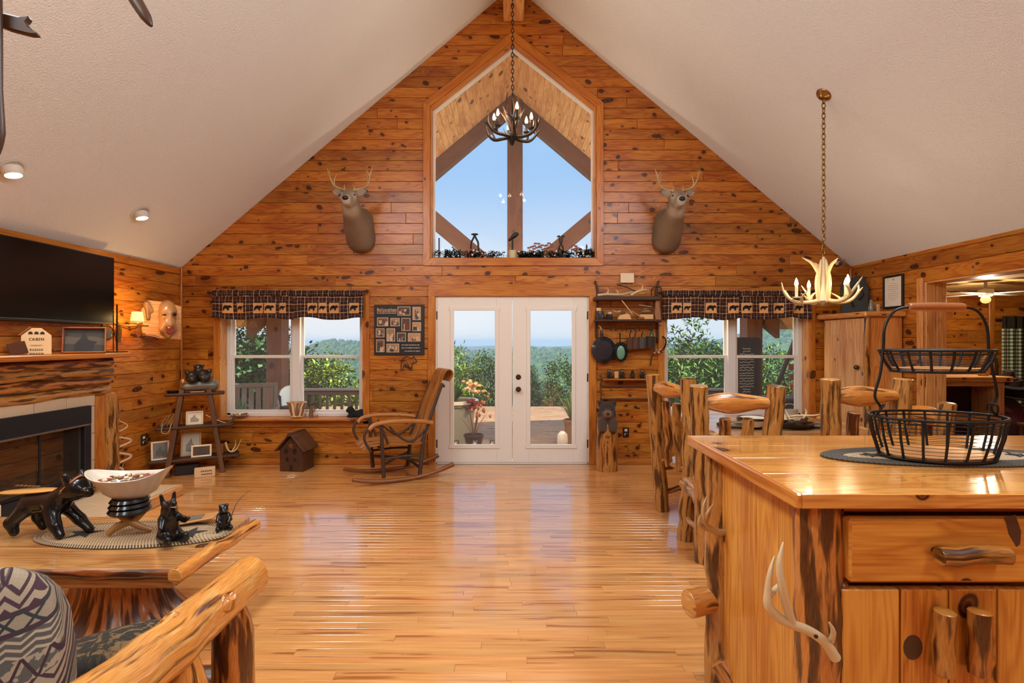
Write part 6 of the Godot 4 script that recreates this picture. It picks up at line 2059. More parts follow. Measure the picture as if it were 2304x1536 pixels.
func window_sill_things() -> void:
	# gable window sill
	var t := thing("garland", "green garland with white berries along the gable window sill", "garland", Vector3(0.015, 2.51, -6.34))
	var mm := MultiMesh.new()
	mm.transform_format = MultiMesh.TRANSFORM_3D
	mm.use_colors = true
	mm.mesh = leaf_clump(5, 30, 1.0, 1.1, 0.22)
	var r := RandomNumberGenerator.new(); r.seed = 12
	var n := 150
	mm.instance_count = n
	for i in n:
		var x := r.randf_range(-0.96, 0.97)
		if absf(x) < 0.12: x += 0.2
		mm.set_instance_transform(i, Transform3D(Basis.from_euler(Vector3(r.randf() * TAU, r.randf() * TAU, 0)).scaled(Vector3.ONE * r.randf_range(0.022, 0.034)), Vector3(x, r.randf_range(0.02, 0.07) + 0.035 * absf(x), r.randf_range(-0.02, 0.05))))
		mm.set_instance_color(i, Color(0.03, 0.07, 0.05) * r.randf_range(0.6, 1.5) if r.randf() < 0.82 else Color(0.26, 0.13, 0.09))
	var mi := MultiMeshInstance3D.new()
	mi.name = "greenery"
	mi.multimesh = mm
	mi.material_override = M["leaf"]
	mi.set_meta("kind", "stuff")
	t.add_child(mi, true)
	var mb := MB.new().tint(lin(240, 234, 226))
	for i in 44: mb.ball(Vector3(r.randf_range(-0.95, 0.98), 2.53 + r.randf() * 0.09, -6.29 + r.randf_range(-0.04, 0.03)), Vector3.ONE * r.randf_range(0.008, 0.014), 6)
	part("berries", mb, M["cloth"], t).set_meta("kind", "stuff")
	mb = MB.new().tint(lin(150, 96, 76))
	for q in [[1195, 560], [1208, 552], [1222, 556], [1236, 552], [1050, 572], [1062, 566], [1290, 556], [1300, 562]]:
		for k in 5:
			var a: float = k * TAU / 5 + q[0]
			mb.ball(at(q[0] + cos(a) * 6, q[1] + sin(a) * 5, 6.31), Vector3(.026, .012, .01), 7)
	part("dried_blooms", mb, M["cloth"], t).set_meta("kind", "stuff")
	t = thing("iron_tongs", "black iron tongs standing in the garland left of the post, on the gable sill", "tongs", at(1068, 580, 6.33))
	part("grip", MB.new().ball(at(1068, 527, 6.33), Vector3(.048, .014, .02), 10), M["black matte"], t)
	for s in [-1.0, 1.0]:
		part("arm", MB.new().tube(curve([at(1068, 529, 6.33), at(1068 + s * 4, 538, 6.33), at(1068 + s * 8, 548, 6.33), at(1068 + s * 8, 578, 6.33)], 3), [.012], 7), M["black matte"], t)
	t = thing("iron_tongs", "black curled iron tongs in the garland on the right of the gable sill", "tongs", at(1262, 580, 6.33))
	for s in [-1.0, 1.0]:
		part("arm", MB.new().tube(curve([at(1262 + s * 8, 533, 6.33), at(1262 + s * 3, 531, 6.33), at(1262 + s * 2, 545, 6.33), at(1262 - s * 5, 558, 6.33), at(1262 - s * 4, 578, 6.33)], 3), [.01], 7), M["black matte"], t)
	t = thing("bird_ornament", "black bird on a post in a pale pot, middle of the gable sill", "ornament", at(1153, 580, 6.32))
	part("pot", MB.new().tint(lin(196, 186, 150)).lathe([Vector2(0, 0), Vector2(.042, 0), Vector2(.05, .11), Vector2(0, .105)], 14, Transform3D(Basis(), Vector3(at(1153, 579, 6.32).x, 2.512, -6.32))), M["cloth"], t)
	part("post", MB.new().box(at(1153, 550, 6.32), Vector3(.022, .14, .022), .004), M["black matte"], t)
	part("bird", MB.new().blob([[at(1146, 540, 6.32), at(1158, 529, 6.32), .016, .03, Color(.01, .01, .012)], [at(1158, 529, 6.32), at(1163, 526, 6.32), .02, .02, Color(.01, .01, .012)], [at(1163, 527, 6.32), at(1167, 528, 6.32), .008, .003, Color(.05, .04, .02)]], .007, .008), M["resin"], t)
	t = thing("small_birdhouse", "tiny dark bell shaped birdhouse at the right end of the gable sill", "ornament", at(1320, 578, 6.33))
	part("house", MB.new().tint(lin(58, 40, 34)).lathe([Vector2(0, 0), Vector2(.04, 0), Vector2(.03, .08), Vector2(.008, .12), Vector2(.012, .16), Vector2(.004, .19), Vector2(0, .2)], 14, Transform3D(Basis(), Vector3(at(1320, 578, 6.33).x, 2.512, -6.33))), M["paint"], t)
	t = thing("candle_stake", "thin dark stakes at the left end of the gable sill", "ornament", at(988, 580, 6.33))
	part("stake", MB.new().tint(lin(70, 50, 40)).box(at(988, 557, 6.33), Vector3(.018, .24, .014), .003), M["paint"], t)
	part("stake", MB.new().tint(lin(96, 56, 44)).box(at(1028, 564, 6.33), Vector3(.016, .16, .012), .003, Basis(Vector3(0, 0, 1), 0.9)), M["paint"], t)
	# left window sill
	t = thing("ribbed_vase", "wide topped wooden vase of pale and brown ribs on the left window sill", "vase", Vector3(at(667, 938, 6.27).x, 0.578, -6.28))
	for k in 10:
		var a := k * TAU / 10
		part("rib", MB.new().tint(lin(232, 200, 150) if k % 2 else lin(150, 96, 56)).tube(curve([Vector3(cos(a) * .05, .01, sin(a) * .04), Vector3(cos(a) * .075, .07, sin(a) * .05), Vector3(cos(a) * .085, .12, sin(a) * .055), Vector3(cos(a) * .115, .175, sin(a) * .06)], 3), [.014], 6), M["gloss paint"], t, true)
	part("rim", MB.new().tint(lin(186, 140, 90)).lathe([Vector2(.1, .17), Vector2(.122, .17), Vector2(.124, .182), Vector2(.1, .182), Vector2(.1, .17)], 22, Transform3D(), 1.0, 0.58), M["gloss paint"], t, true)
	part("foot", MB.new().tint(lin(196, 150, 98)).lathe([Vector2(0, 0), Vector2(.075, 0), Vector2(.06, .02), Vector2(0, .02)], 18, Transform3D(), 1.0, 0.8), M["gloss paint"], t, true)
	t = thing("wooden_bird", "small brown wooden bird perched on a stump on the left window sill", "ornament", Vector3(at(701, 938, 6.27).x, 0.578, -6.28))
	part("stump", MB.new().tint(lin(120, 86, 56)).tube([Vector3(-.012, 0, 0), Vector3(-.008, .09, 0), Vector3(0, .15, 0)], [.03, .022, .018], 8), M["paint"], t, true)
	part("body", MB.new().blob([[Vector3(0, .15, 0), Vector3(.04, .17, 0), .022, .012, lin(80, 58, 38)], [Vector3(.02, .06, 0), Vector3(.05, .12, 0), .012, .006, lin(150, 110, 72)], [Vector3(.03, .01, 0), Vector3(.07, .012, 0), .012, .014, lin(170, 120, 80)]], .008, .01), M["resin"], t, true)
	t = thing("bear_figure", "black bear figure lying at the right end of the left window sill", "figurine", Vector3(at(801, 939, 6.26).x, 0.578, -6.27))
	var bk := Color(0.008, 0.008, 0.009)
	part("body", MB.new().blob([[Vector3(-.04, .035, 0), Vector3(.06, .04, 0), .036, .042, bk], [Vector3(-.06, .08, .01), Vector3(-.075, .09, .02), .03, .026, bk], [Vector3(-.05, .05, 0), Vector3(-.06, .08, .01), .03, .028, bk], [Vector3(-.09, .085, .03), Vector3(-.1, .08, .035), .014, .012, bk], [Vector3(-.06, .115, .0), Vector3(-.06, .12, 0), .012, .011, bk], [Vector3(.06, .07, 0), Vector3(.085, .085, 0), .022, .015, bk], [Vector3(-.06, .015, .03), Vector3(-.09, .012, .04), .018, .014, bk], [Vector3(.05, .015, .03), Vector3(.09, .012, .04), .02, .014, bk]], .008, .012), M["cloth"], t, true)
	t = thing("antler_dish", "low pale dish of shells and twigs at the left end of the left window sill", "dish", Vector3(at(538, 938, 6.27).x, 0.578, -6.28))
	part("dish", MB.new().tint(lin(186, 140, 96)).lathe([Vector2(0, 0), Vector2(.09, 0), Vector2(.12, .02), Vector2(.11, .02), Vector2(0, .008)], 20, Transform3D(), 1.0, 0.6), M["paint"], t, true)
	mb = MB.new()
	for i in 14:
		mb.col = [lin(222, 196, 160), lin(120, 84, 60), lin(236, 220, 200)][i % 3]
		mb.ball(Vector3(r.randf_range(-.08, .09), .025 + r.randf() * .02, r.randf_range(-.04, .04)), Vector3(.016, .011, .013), 6)
	part("shells", mb, M["paint"], t, true).set_meta("kind", "stuff")
	# right window sill
	t = thing("glass_jar", "white wire handled basket on the right window sill beside the armoire", "basket", Vector3(at(1780, 938, 6.27).x, 0.578, -6.28))
	part("basket", MB.new().tint(lin(190, 176, 156)).lathe([Vector2(0, 0), Vector2(.07, 0), Vector2(.085, .09), Vector2(.078, .09), Vector2(.065, .01), Vector2(0, .01)], 18, Transform3D(), 1.1, 0.6), M["paint"], t, true)
	part("handle", MB.new().tint(lin(216, 210, 200)).tube(curve([Vector3(-.08, .09, 0), Vector3(-.06, .15, 0), Vector3(.03, .15, 0), Vector3(.08, .09, 0)], 4), [.004], 6), M["paint"], t, true)

# ---------------------------------------------------------------- furniture and things on the floor
func cushion(mb: MB, size: Vector3, T: Transform3D, e := 0.45, sides := 28) -> MB:
	var rows := []
	var m := 12
	var pw := func(x: float, k: float) -> float: return signf(x) * pow(absf(x), k)
	for i in m + 1:
		var a := -PI / 2 + PI * i / m
		var row := PackedVector3Array()
		for j in sides:
			var b := TAU * j / sides
			var ca: float = pw.call(cos(a), 0.7)
			row.append(T * Vector3(ca * pw.call(cos(b), e) * size.x / 2, pw.call(sin(a), 0.7) * size.y / 2, ca * pw.call(sin(b), e) * size.z / 2))
		rows.append(row)
	var first := mb.v.size()
	mb.grid(rows, true)
	var inv := T.affine_inverse()
	for i in range(first, mb.v.size()):
		var q := inv * mb.v[i]
		mb.uv[i] = Vector2(q.x + (0.0 if size.y > size.z else 0.3 * q.y), q.y + q.z)
	return mb

func small_frame(called: String, label: String, p: Vector3, w: float, h: float, b: Basis, border: Color, inside: Color, fw := 0.018) -> Node3D:
	var t := thing(called, label, "picture frame", p, 0.0, "picture frames on the ladder shelf")
	var T := Transform3D(b, p)
	var f := MB.new().tint(border)
	for s in [-1.0, 1.0]:
		f.box(T * Vector3(s * (w / 2 - fw / 2), h / 2, 0), Vector3(fw, h, 0.018), 0.003, b)
		f.box(T * Vector3(0, h / 2 + s * (h / 2 - fw / 2), 0), Vector3(w - fw * 2, fw, 0.018), 0.003, b)
	part("frame", f, M["paint"], t)
	part("picture", MB.new().tint(inside).box(T * Vector3(0, h / 2, -0.002), Vector3(w - fw * 2, h - fw * 2, 0.006), 0.0, b), M["paint"], t)
	part("motif", MB.new().tint(inside.lerp(Color(0.05, 0.05, 0.04), 0.6)).extrude(poly([[-.25 * w, -.3 * h], [.22 * w, -.3 * h], [.26 * w, -.1 * h], [.08 * w, .02 * h], [.02 * w, .26 * h], [-.1 * w, .1 * h], [-.24 * w, -.02 * h]]), 0.001, T * Transform3D(Basis(), Vector3(0, h / 2, 0.0012))), M["paint"], t)
	return t

func corner_things() -> void:
	var bb: Material = M["brown board"]
	var dt: Material = M["dark twig"]
	# ladder shelf
	var c := Vector3(-3.62, 0, -5.86)
	var turn := 0.5
	var t := thing("ladder_shelf", "brown A frame ladder shelf with three dark shelves in the left corner", "shelf", c, turn)
	var b := yaw(turn)
	var br := Color(1.1, 0.95, 0.8)
	for s in [-1.0, 1.0]:
		for k in [1.0, -1.0]:
			var a := Vector3(s * 0.27, 0, k * 0.13)
			var e := Vector3(s * 0.13, 0.96, k * 0.07)
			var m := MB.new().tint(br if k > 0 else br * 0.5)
			var d := (e - a).normalized()
			var x := Vector3(d.y, -d.x, 0).normalized()
			m.box((a + e) / 2, Vector3(0.05, (e - a).length(), 0.026), 0.004, Basis(x, d, x.cross(d)))
			part("leg", m, bb, t, true)
	for q in [[0.905, 0.29, 0.2], [0.535, 0.375, 0.24], [0.175, 0.44, 0.26]]:
		var m := MB.new().tint(Color(0.45, 0.36, 0.3))
		m.box(Vector3(0, q[0], 0), Vector3(q[1] * 2, 0.03, q[2]), 0.008)
		part("shelf", m, bb, t, true)
	var pos := func(x: float, y: float, z: float) -> Vector3: return c + b * Vector3(x, y, z)
	# bears and log on top
	t = thing("bear_group", "three black bears behind a grey log on top of the ladder shelf", "figurine", pos.call(0.03, 0.932, 0.0), turn)
	var k1 := lin(24, 22, 24)
	part("log", MB.new().tint(lin(96, 86, 74)).blob([[Vector3(-.12, .05, .03), Vector3(.15, .06, .03), .045, .05, lin(104, 94, 80)], [Vector3(.0, .08, .03), Vector3(.02, .1, .03), .03, .03, lin(104, 94, 80)], [Vector3(.14, .02, .02), Vector3(.15, .12, .0), .03, .025, lin(120, 112, 100)]], 0.014, 0.014), M["resin"], t, true)
	for q in [[-.06, .16, .03, .07], [.05, .17, .03, .075], [.0, .25, -.01, .05]]:
		var hb := [[Vector3(q[0], q[1], q[2]), Vector3(q[0], q[1] + .01, q[2]), q[3], q[3] * .9, k1], [Vector3(q[0], q[1] - .01, q[2] + q[3] * .8), Vector3(q[0], q[1] - .015, q[2] + q[3] * 1.1), q[3] * .5, q[3] * .4, lin(60, 50, 42)]]
		for s in [-1.0, 1.0]: hb.append([Vector3(q[0] + s * q[3] * .8, q[1] + q[3] * .8, q[2]), Vector3(q[0] + s * q[3] * .85, q[1] + q[3] * .9, q[2]), q[3] * .3, q[3] * .26, k1])
		part("bear", MB.new().blob(hb, q[3] * 0.14, q[3] * 0.14), M["resin"], t, true)
	part("log_end", MB.new().tint(lin(196, 160, 120)).ball(Vector3(-.15, .12, .05), Vector3(.018, .026, .018), 9), M["paint"], t, true)
	solo("wood_slice", MB.new().tint(lin(176, 112, 66)).box(pos.call(.02, .929, .07), Vector3(.14, .014, .03), .004, b), M["paint"], "thin slice of wood before the grey log on the ladder shelf", "wood slice")
	solo("dark_dish", MB.new().tint(lin(48, 40, 34)).lathe([Vector2(0, 0), Vector2(.05, 0), Vector2(.075, .03), Vector2(.068, .03), Vector2(0, .012)], 16, Transform3D(Basis(), pos.call(-.215, .921, 0.0))), M["gloss paint"], "dark dish at the left end of the ladder shelf's top board", "dish")
	# middle shelf
	t = thing("wire_sculpture", "dark folded metal sculpture leaning at the left of the middle ladder shelf", "sculpture", pos.call(-.27, .551, .02))
	var sc := MB.new().tint(lin(88, 74, 58))
	sc.box(pos.call(-.27, .62, .0), Vector3(.14, .012, .12), .003, b * Basis(Vector3(0, 0, 1), 0.9))
	part("plate", sc, M["gloss paint"], t)
	for i in 4: part("wire", MB.new().tint(lin(140, 124, 100)).tube([pos.call(-.33 + i * .03, .56, .08), pos.call(-.27 + i * .03, .68, .07)], [.004, .004], 5), M["gloss paint"], t)
	part("wire_loop", MB.new().tint(lin(170, 156, 136)).tube(curve([pos.call(-.3, .6, .13), pos.call(-.31, .51, .15), pos.call(-.25, .5, .15), pos.call(-.22, .6, .13)], 3), [.005], 6), M["gloss paint"], t)
	small_frame("art_card", "square cream card with a faint drawing on the middle ladder shelf", pos.call(-.01, .551, .02), .17, .155, b * Basis(Vector3.RIGHT, -0.1), lin(226, 200, 166), lin(232, 214, 186), .02)
	solo("twig", MB.new().tint(lin(190, 160, 130)).tube([pos.call(.1, .66, .05), pos.call(.2, .6, .08), pos.call(.3, .56, .1)], [.006, .006, .004], 6), M["paint"], "pale twig slanting off the right of the middle ladder shelf", "twig")
	solo("small_horn", MB.new().tint(lin(70, 60, 56)).tube(curve([pos.call(.34, .553, .05), pos.call(.37, .58, .05), pos.call(.385, .63, .05), pos.call(.37, .66, .05)], 3), radii([.014, .012, .008, .003], 10), 7), M["gloss paint"], "small dark horn standing at the right end of the middle ladder shelf", "horn")
	# bottom shelf
	var cream := lin(238, 214, 180)
	small_frame("picture_frame", "tilted cream frame at the left end of the bottom ladder shelf", pos.call(-.33, .191, .05), .17, .205, b * yaw(0.2) * Basis(Vector3.RIGHT, -0.15), cream, lin(120, 110, 98))
	small_frame("picture_frame", "larger brown edged frame behind the others on the bottom ladder shelf", pos.call(-.05, .191, -.02), .2, .27, b * yaw(-0.1) * Basis(Vector3.RIGHT, -0.15), lin(196, 152, 104), lin(196, 182, 160))
	small_frame("picture_frame", "small wide cream frame in front on the bottom ladder shelf", pos.call(.06, .191, .085), .2, .135, b * Basis(Vector3.RIGHT, -0.1), cream, lin(84, 64, 48))
	solo("carved_block", MB.new().tint(lin(150, 90, 48)).box(pos.call(.24, .25, .03), Vector3(.07, .12, .04), .008, b), M["paint"], "brown carved block on the bottom ladder shelf, right of the frames", "block")
	var an := MB.new()
	an.tint(Color(0.95, 0.9, 0.8))
	antler(an, [pos.call(.3, .33, .06), pos.call(.32, .25, .07), pos.call(.36, .215, .07), pos.call(.41, .24, .06), pos.call(.46, .35, .05)], .011, [[.55, pos.call(.4, .36, .05)]])
	solo("white_antler", an, M["antler"], "small white antler standing on the right end of the bottom ladder shelf", "antler")
	# on the floor under it
	t = thing("sign_block", "pale block with two lines of small lettering on the floor by the ladder shelf", "sign", pos.call(.1, 0.0, .24))
	part("block", MB.new().tint(lin(222, 182, 136)).box(pos.call(.1, .05, .24), Vector3(.2, .1, .07), .004, b), M["paint"], t)
	for i in 2: 
		var wd := MB.new().tint(lin(60, 46, 36))
		for j in 6: wd.box(pos.call(.07 + j * .018 + i * .004, .066 - i * .034, .2765), Vector3(.013, .011, .001), 0.0, b)
		part("lettering", wd, M["paint"], t).set_meta("kind", "stuff")
	solo("dark_box", MB.new().tint(lin(34, 28, 26)).box(pos.call(-.08, .055, .0), Vector3(.24, .11, .16), .01, b), M["paint"], "dark box on the floor under the ladder shelf", "box")
	# birdhouse
	t = thing("birdhouse", "dark brown wooden birdhouse standing on the floor under the left window", "birdhouse", Vector3(-2.53, 0, -6.03), -0.12)
	var wall := MB.new().tint(Color(0.55, 0.45, 0.36))
	wall.extrude(poly([[-.14, 0], [.14, 0], [.14, .25], [0, .41], [-.14, .25]]), .26, Transform3D(Basis(), Vector3(0, 0, -.13)), 0.004, true, Vector3.UP)
	part("house", wall, bb, t, true)
	for s in [-1.0, 1.0]:
		part("roof", MB.new().tint(Color(0.75, 0.62, 0.5)).box(Vector3(s * .095, .335, .0), Vector3(.26, .016, .34), .004, Basis(Vector3(0, 0, 1), -s * 0.85)), bb, t, true)
	part("ridge_cap", MB.new().tint(Color(0.6, 0.5, 0.42)).tube([Vector3(0, .43, -.16), Vector3(0, .43, .18)], [.02, .022], 8), bb, t, true)
	for q in [[-.06, .235, .02], [.045, .235, .024], [-.05, .14, .018], [.045, .14, .018]]:
		part("entrance_hole", MB.new().tint(Color(0.01, 0.008, 0.006)).lathe([Vector2(0, .002), Vector2(q[2], .002), Vector2(q[2] * 1.15, 0)].duplicate(), 14, Transform3D(Basis(Vector3.RIGHT, PI / 2), Vector3(q[0], q[1], .131)), 1.0, 1.25), M["paint"], t, true)
	part("star", MB.new().tint(lin(120, 66, 38)).extrude(star_poly(.045), .008, Transform3D(Basis(), Vector3(0, .3, .13)), .002), M["paint"], t, true)
	part("doorway", MB.new().tint(Color(0.012, 0.01, 0.008)).box(Vector3(-.0, .045, .131), Vector3(.03, .06, .003)), M["paint"], t, true)
	rocking_chair()
	bear_post()

func star_poly(r: float) -> PackedVector2Array:
	var p := PackedVector2Array()
	for i in 10:
		var a := PI / 2 + i * PI / 5
		p.append(Vector2(cos(a), sin(a)) * (r if i % 2 == 0 else r * 0.4))
	return p

func rocking_chair() -> void:
	var t := thing("rocking_chair", "hickory rocking chair with bent slat back and dark bark frame before the back wall", "rocking chair", Vector3(-1.29, 0, -5.7), deg_to_rad(-62))
	var hk: Material = M["hickory"]
	var dt: Material = M["dark twig"]
	var ds := MB.new()
	for s in [-1.0, 1.0]:
		var r := []
		for i in 15:
			var z := 0.52 - i * 1.1 / 14.0
			r.append(Vector3(s * 0.25, 0.022 + 0.3 * pow(absf(z - 0.03), 2.2) + (0.02 if s > 9 else 0.0), z))
		part("rocker", MB.new().tint(Color(0.5, 0.38, 0.29)).tube(r, radii([0.02, 0.024, 0.022, 0.02, 0.028], 15), 8), hk, t, true)
		part("front_leg", MB.new().tube([Vector3(s * 0.25, 0.07, 0.2), Vector3(s * 0.265, 0.35, 0.22), Vector3(s * 0.27, 0.63, 0.23)], [0.022, 0.02, 0.018], 8, true, 0.12, 3), dt, t, true)
		part("rear_leg", MB.new().tube([Vector3(s * 0.23, 0.05, -0.2), Vector3(s * 0.225, 0.42, -0.24), Vector3(s * 0.21, 0.75, -0.36), Vector3(s * 0.2, 1.03, -0.47)], [0.024, 0.022, 0.018, 0.016], 8, true, 0.12, 4), dt, t, true)
		part("arm", MB.new().tube(curve([Vector3(s * 0.285, 0.59, 0.36), Vector3(s * 0.285, 0.64, 0.29), Vector3(s * 0.28, 0.655, 0.1), Vector3(s * 0.25, 0.63, -0.22), Vector3(s * 0.235, 0.6, -0.34)], 4), [0.024], 8), hk, t, true)
		part("arm_loop", MB.new().tube(curve([Vector3(s * 0.28, 0.36, 0.34), Vector3(s * 0.285, 0.5, 0.41), Vector3(s * 0.285, 0.61, 0.36), Vector3(s * 0.28, 0.6, 0.24), Vector3(s * 0.265, 0.42, 0.16)], 4), [0.014], 7), dt, t, true)
		part("arm_brace", MB.new().tube(curve([Vector3(s * 0.265, 0.6, 0.14), Vector3(s * 0.25, 0.5, 0.05), Vector3(s * 0.24, 0.42, -0.1), Vector3(s * 0.23, 0.55, -0.28)], 4), [0.012], 6), dt, t, true)
	for i in 7:
		var x := -0.21 + i * 0.07
		var w := 0.058
		var p := []
		for q in [[.365, .4], [.405, .33], [.41, .1], [.39, -.14], [.395, -.22], [.5, -.28], [.8, -.37], [1.02, -.46], [1.13, -.5], [1.18, -.55], [1.165, -.6], [1.11, -.61], [1.05, -.57]]: p.append(Vector3(x, q[0], q[1]))
		p = curve(p, 3)
		var taper := []
		for k in p.size():
			var y: float = p[k].y
			var f := 1.0 if y < 0.5 else lerpf(1.0, 0.7, clampf((y - 0.5) / 0.5, 0, 1))
			taper.append(Vector3(x * f, y, p[k].z))
		var rows := []
		for k in taper.size():
			var f := 1.0 if taper[k].y < 0.5 else lerpf(1.0, 0.7, clampf((taper[k].y - 0.5) / 0.5, 0, 1))
			var d: Vector3 = (taper[mini(k + 1, taper.size() - 1)] - taper[maxi(k - 1, 0)]).normalized()
			var up := Vector3(1, 0, 0).cross(d).normalized() * 0.006
			var h := Vector3(w * f / 2, 0, 0)
			rows.append(PackedVector3Array([taper[k] - h - up, taper[k] + h - up, taper[k] + h + up, taper[k] - h + up]))
		var m := MB.new()
		var tone := 0.74 + 0.34 * ((i * 37) % 10) / 10.0
		m.col = Color(tone, tone, tone)
		m.uo = Vector2(i * 0.37, i * 0.21)
		for side in 4:
			var strip := []
			for r in rows: strip.append(PackedVector3Array([r[side], r[(side + 1) % 4]]))
			m.grid(strip)
		part("slat", m, hk, t, true)
	for q in [[Vector3(-.2, 1.0, -.485), Vector3(.2, 1.0, -.485), .018], [Vector3(-.23, .39, -.24), Vector3(.23, .39, -.24), .016], [Vector3(-.26, .37, .22), Vector3(.26, .37, .22), .018], [Vector3(-.25, .2, .2), Vector3(.24, .2, -.2), .014], [Vector3(.25, .2, .2), Vector3(-.24, .2, -.2), .014], [Vector3(-.23, .12, -.2), Vector3(.23, .12, -.2), .016], [Vector3(-.25, .26, .2), Vector3(-.23, .26, -.22), .014], [Vector3(.25, .26, .2), Vector3(.23, .26, -.22), .014]]:
		part("stretcher", MB.new().tube([q[0], (q[0] + q[1]) / 2 + Vector3(0, 0.01, 0), q[1]], [q[2], q[2] * 0.9, q[2]], 7, true, 0.12, 7), dt, t, true)

func bear_post() -> void:
	var t := thing("carved_bear_post", "carved log post with a dark bear's head and paws on top, right of the doors", "wood carving", Vector3(1.11, 0, -5.98), -0.12)
	var m := MB.new()
	m.tint(Color(1.0, 0.86, 0.7))
	m.tube([Vector3(0, 0, 0), Vector3(0.002, .1, 0), Vector3(-.003, .25, 0), Vector3(.002, .4, 0), Vector3(0, .52, -.01), Vector3(0, .6, -.02)], [.122, .126, .123, .122, .12, .112], 22, true, .06, 5)
	part("log", m, M["log"], t, true)
	var dk := lin(46, 31, 23)
	var md := lin(88, 62, 45)
	var b := [[Vector3(0, .5, -.01), Vector3(0, .62, -.01), .11, .1, dk], [Vector3(0, .68, .01), Vector3(0, .71, .01), .098, .09, dk], [Vector3(0, .68, .06), Vector3(0, .66, .1), .055, .045, md], [Vector3(-.075, .775, -.01), Vector3(-.08, .78, -.01), .034, .03, dk], [Vector3(.075, .775, -.01), Vector3(.08, .78, -.01), .034, .03, dk],
		[Vector3(-.065, .575, .08), Vector3(-.06, .49, .095), .05, .046, md], [Vector3(.065, .575, .08), Vector3(.06, .49, .095), .05, .046, md], [Vector3(-.012, .665, .125), Vector3(.012, .665, .125), .03, .03, lin(150, 104, 70)]]
	part("bear", MB.new().blob(b, 0.0115, 0.012), M["fur"], t, true)
	part("nose", MB.new().tint(Color(0.012, 0.01, 0.01)).ball(Vector3(0, .676, .157), Vector3(.02, .015, .012), 10), M["gloss paint"], t, true)
	for s in [-1.0, 1.0]: part("eye", MB.new().tint(Color(0.015, 0.01, 0.01)).ball(Vector3(s * .042, .722, .092), Vector3(.014, .014, .01), 9), M["gloss paint"], t, true)
	for s in [-1.0, 1.0]:
		for k in 3: part("claw", MB.new().tint(Color(0.03, 0.02, 0.015)).tube([Vector3(s * (.045 + k * .018), .47, .135), Vector3(s * (.045 + k * .018), .445, .132)], [.005, .002], 5), M["paint"], t, true)
	var w := "WELCOME"
	for i in 7:
		var l := letters(w[i], 46 if i % 2 else 52, 0.006, Transform3D(Basis(), Vector3(0.0, .405 - i * .062, .119)), M["groove"], t)
		l.position = Vector3(0.0, .405 - i * .06, .1215)

# ---------------------------------------------------------------- dining corner
func log_chair(label: String, p: Vector3, turn: float, sd: int, k := 1.0) -> void:
	var t := thing("dining_chair", label, "chair", p, turn, "log dining chairs")
	var lm: Material = M["log"]
	var h := 1.2 * k
	for s in [-1.0, 1.0]:
		part("back_post", log_shape(MB.new(), Vector3(s * .2, 0, -.2), Vector3(s * .255, h, -.26), .062, .06, sd + int(s), 14, .012, .12), lm, t, true)
		part("front_leg", log_shape(MB.new(), Vector3(s * .21, 0, .2), Vector3(s * .19, .43 * k, .19), .06, .05, sd + 10 + int(s), 14, .012, .12), lm, t, true)
		part("side_rail", log_shape(MB.new(), Vector3(s * .21, .4 * k, -.26), Vector3(s * .2, .4 * k, .27), .038, .036, sd + 20 + int(s), 10), lm, t, true)
		part("side_stretcher", log_shape(MB.new(), Vector3(s * .2, .17 * k, -.2), Vector3(s * .2, .17 * k, .2), .026, .026, sd + 30 + int(s), 8), lm, t, true)
		part("spindle", log_shape(MB.new(), Vector3(s * .075, .42 * k, -.215), Vector3(s * .078, .98 * k, -.245), .034, .038, sd + 40 + int(s), 12, .015, .14), M["bark log"] if s > 0 else lm, t, true)
	part("front_stretcher", log_shape(MB.new(), Vector3(-.2, .22 * k, .2), Vector3(.2, .22 * k, .2), .026, .026, sd + 50, 8), lm, t, true)
	# top rail: a flattened, scooped slab of log
	var rows := []
	for i in 17:
		var u := -1.0 + i / 8.0
		var hh := .056 - .014 * u * u + .008 * sin(u * 3.0)
		var mid := h - .1 - .02 * u * u
		var row := PackedVector3Array()
		for j in 14:
			var a := TAU * j / 14
			var ry := hh * (1.0 if sin(a) > 0 else 1.0 + .45 * cos(u * 2.4))
			row.append(Vector3(u * .235, mid + sin(a) * ry, -.25 + cos(a) * .042 - .01 * cos(u * 1.6)))
		rows.append(row)
	part("top_rail", MB.new().tint(Color(1.0, 0.86, 0.68)).grid(rows, true), M["pale log"], t, true)
	part("seat", MB.new().tint(Color(1.0, 0.9, 0.78)).box(Vector3(0, .445 * k, .0), Vector3(.44, .045, .46), .014), M["table pine"], t, true)

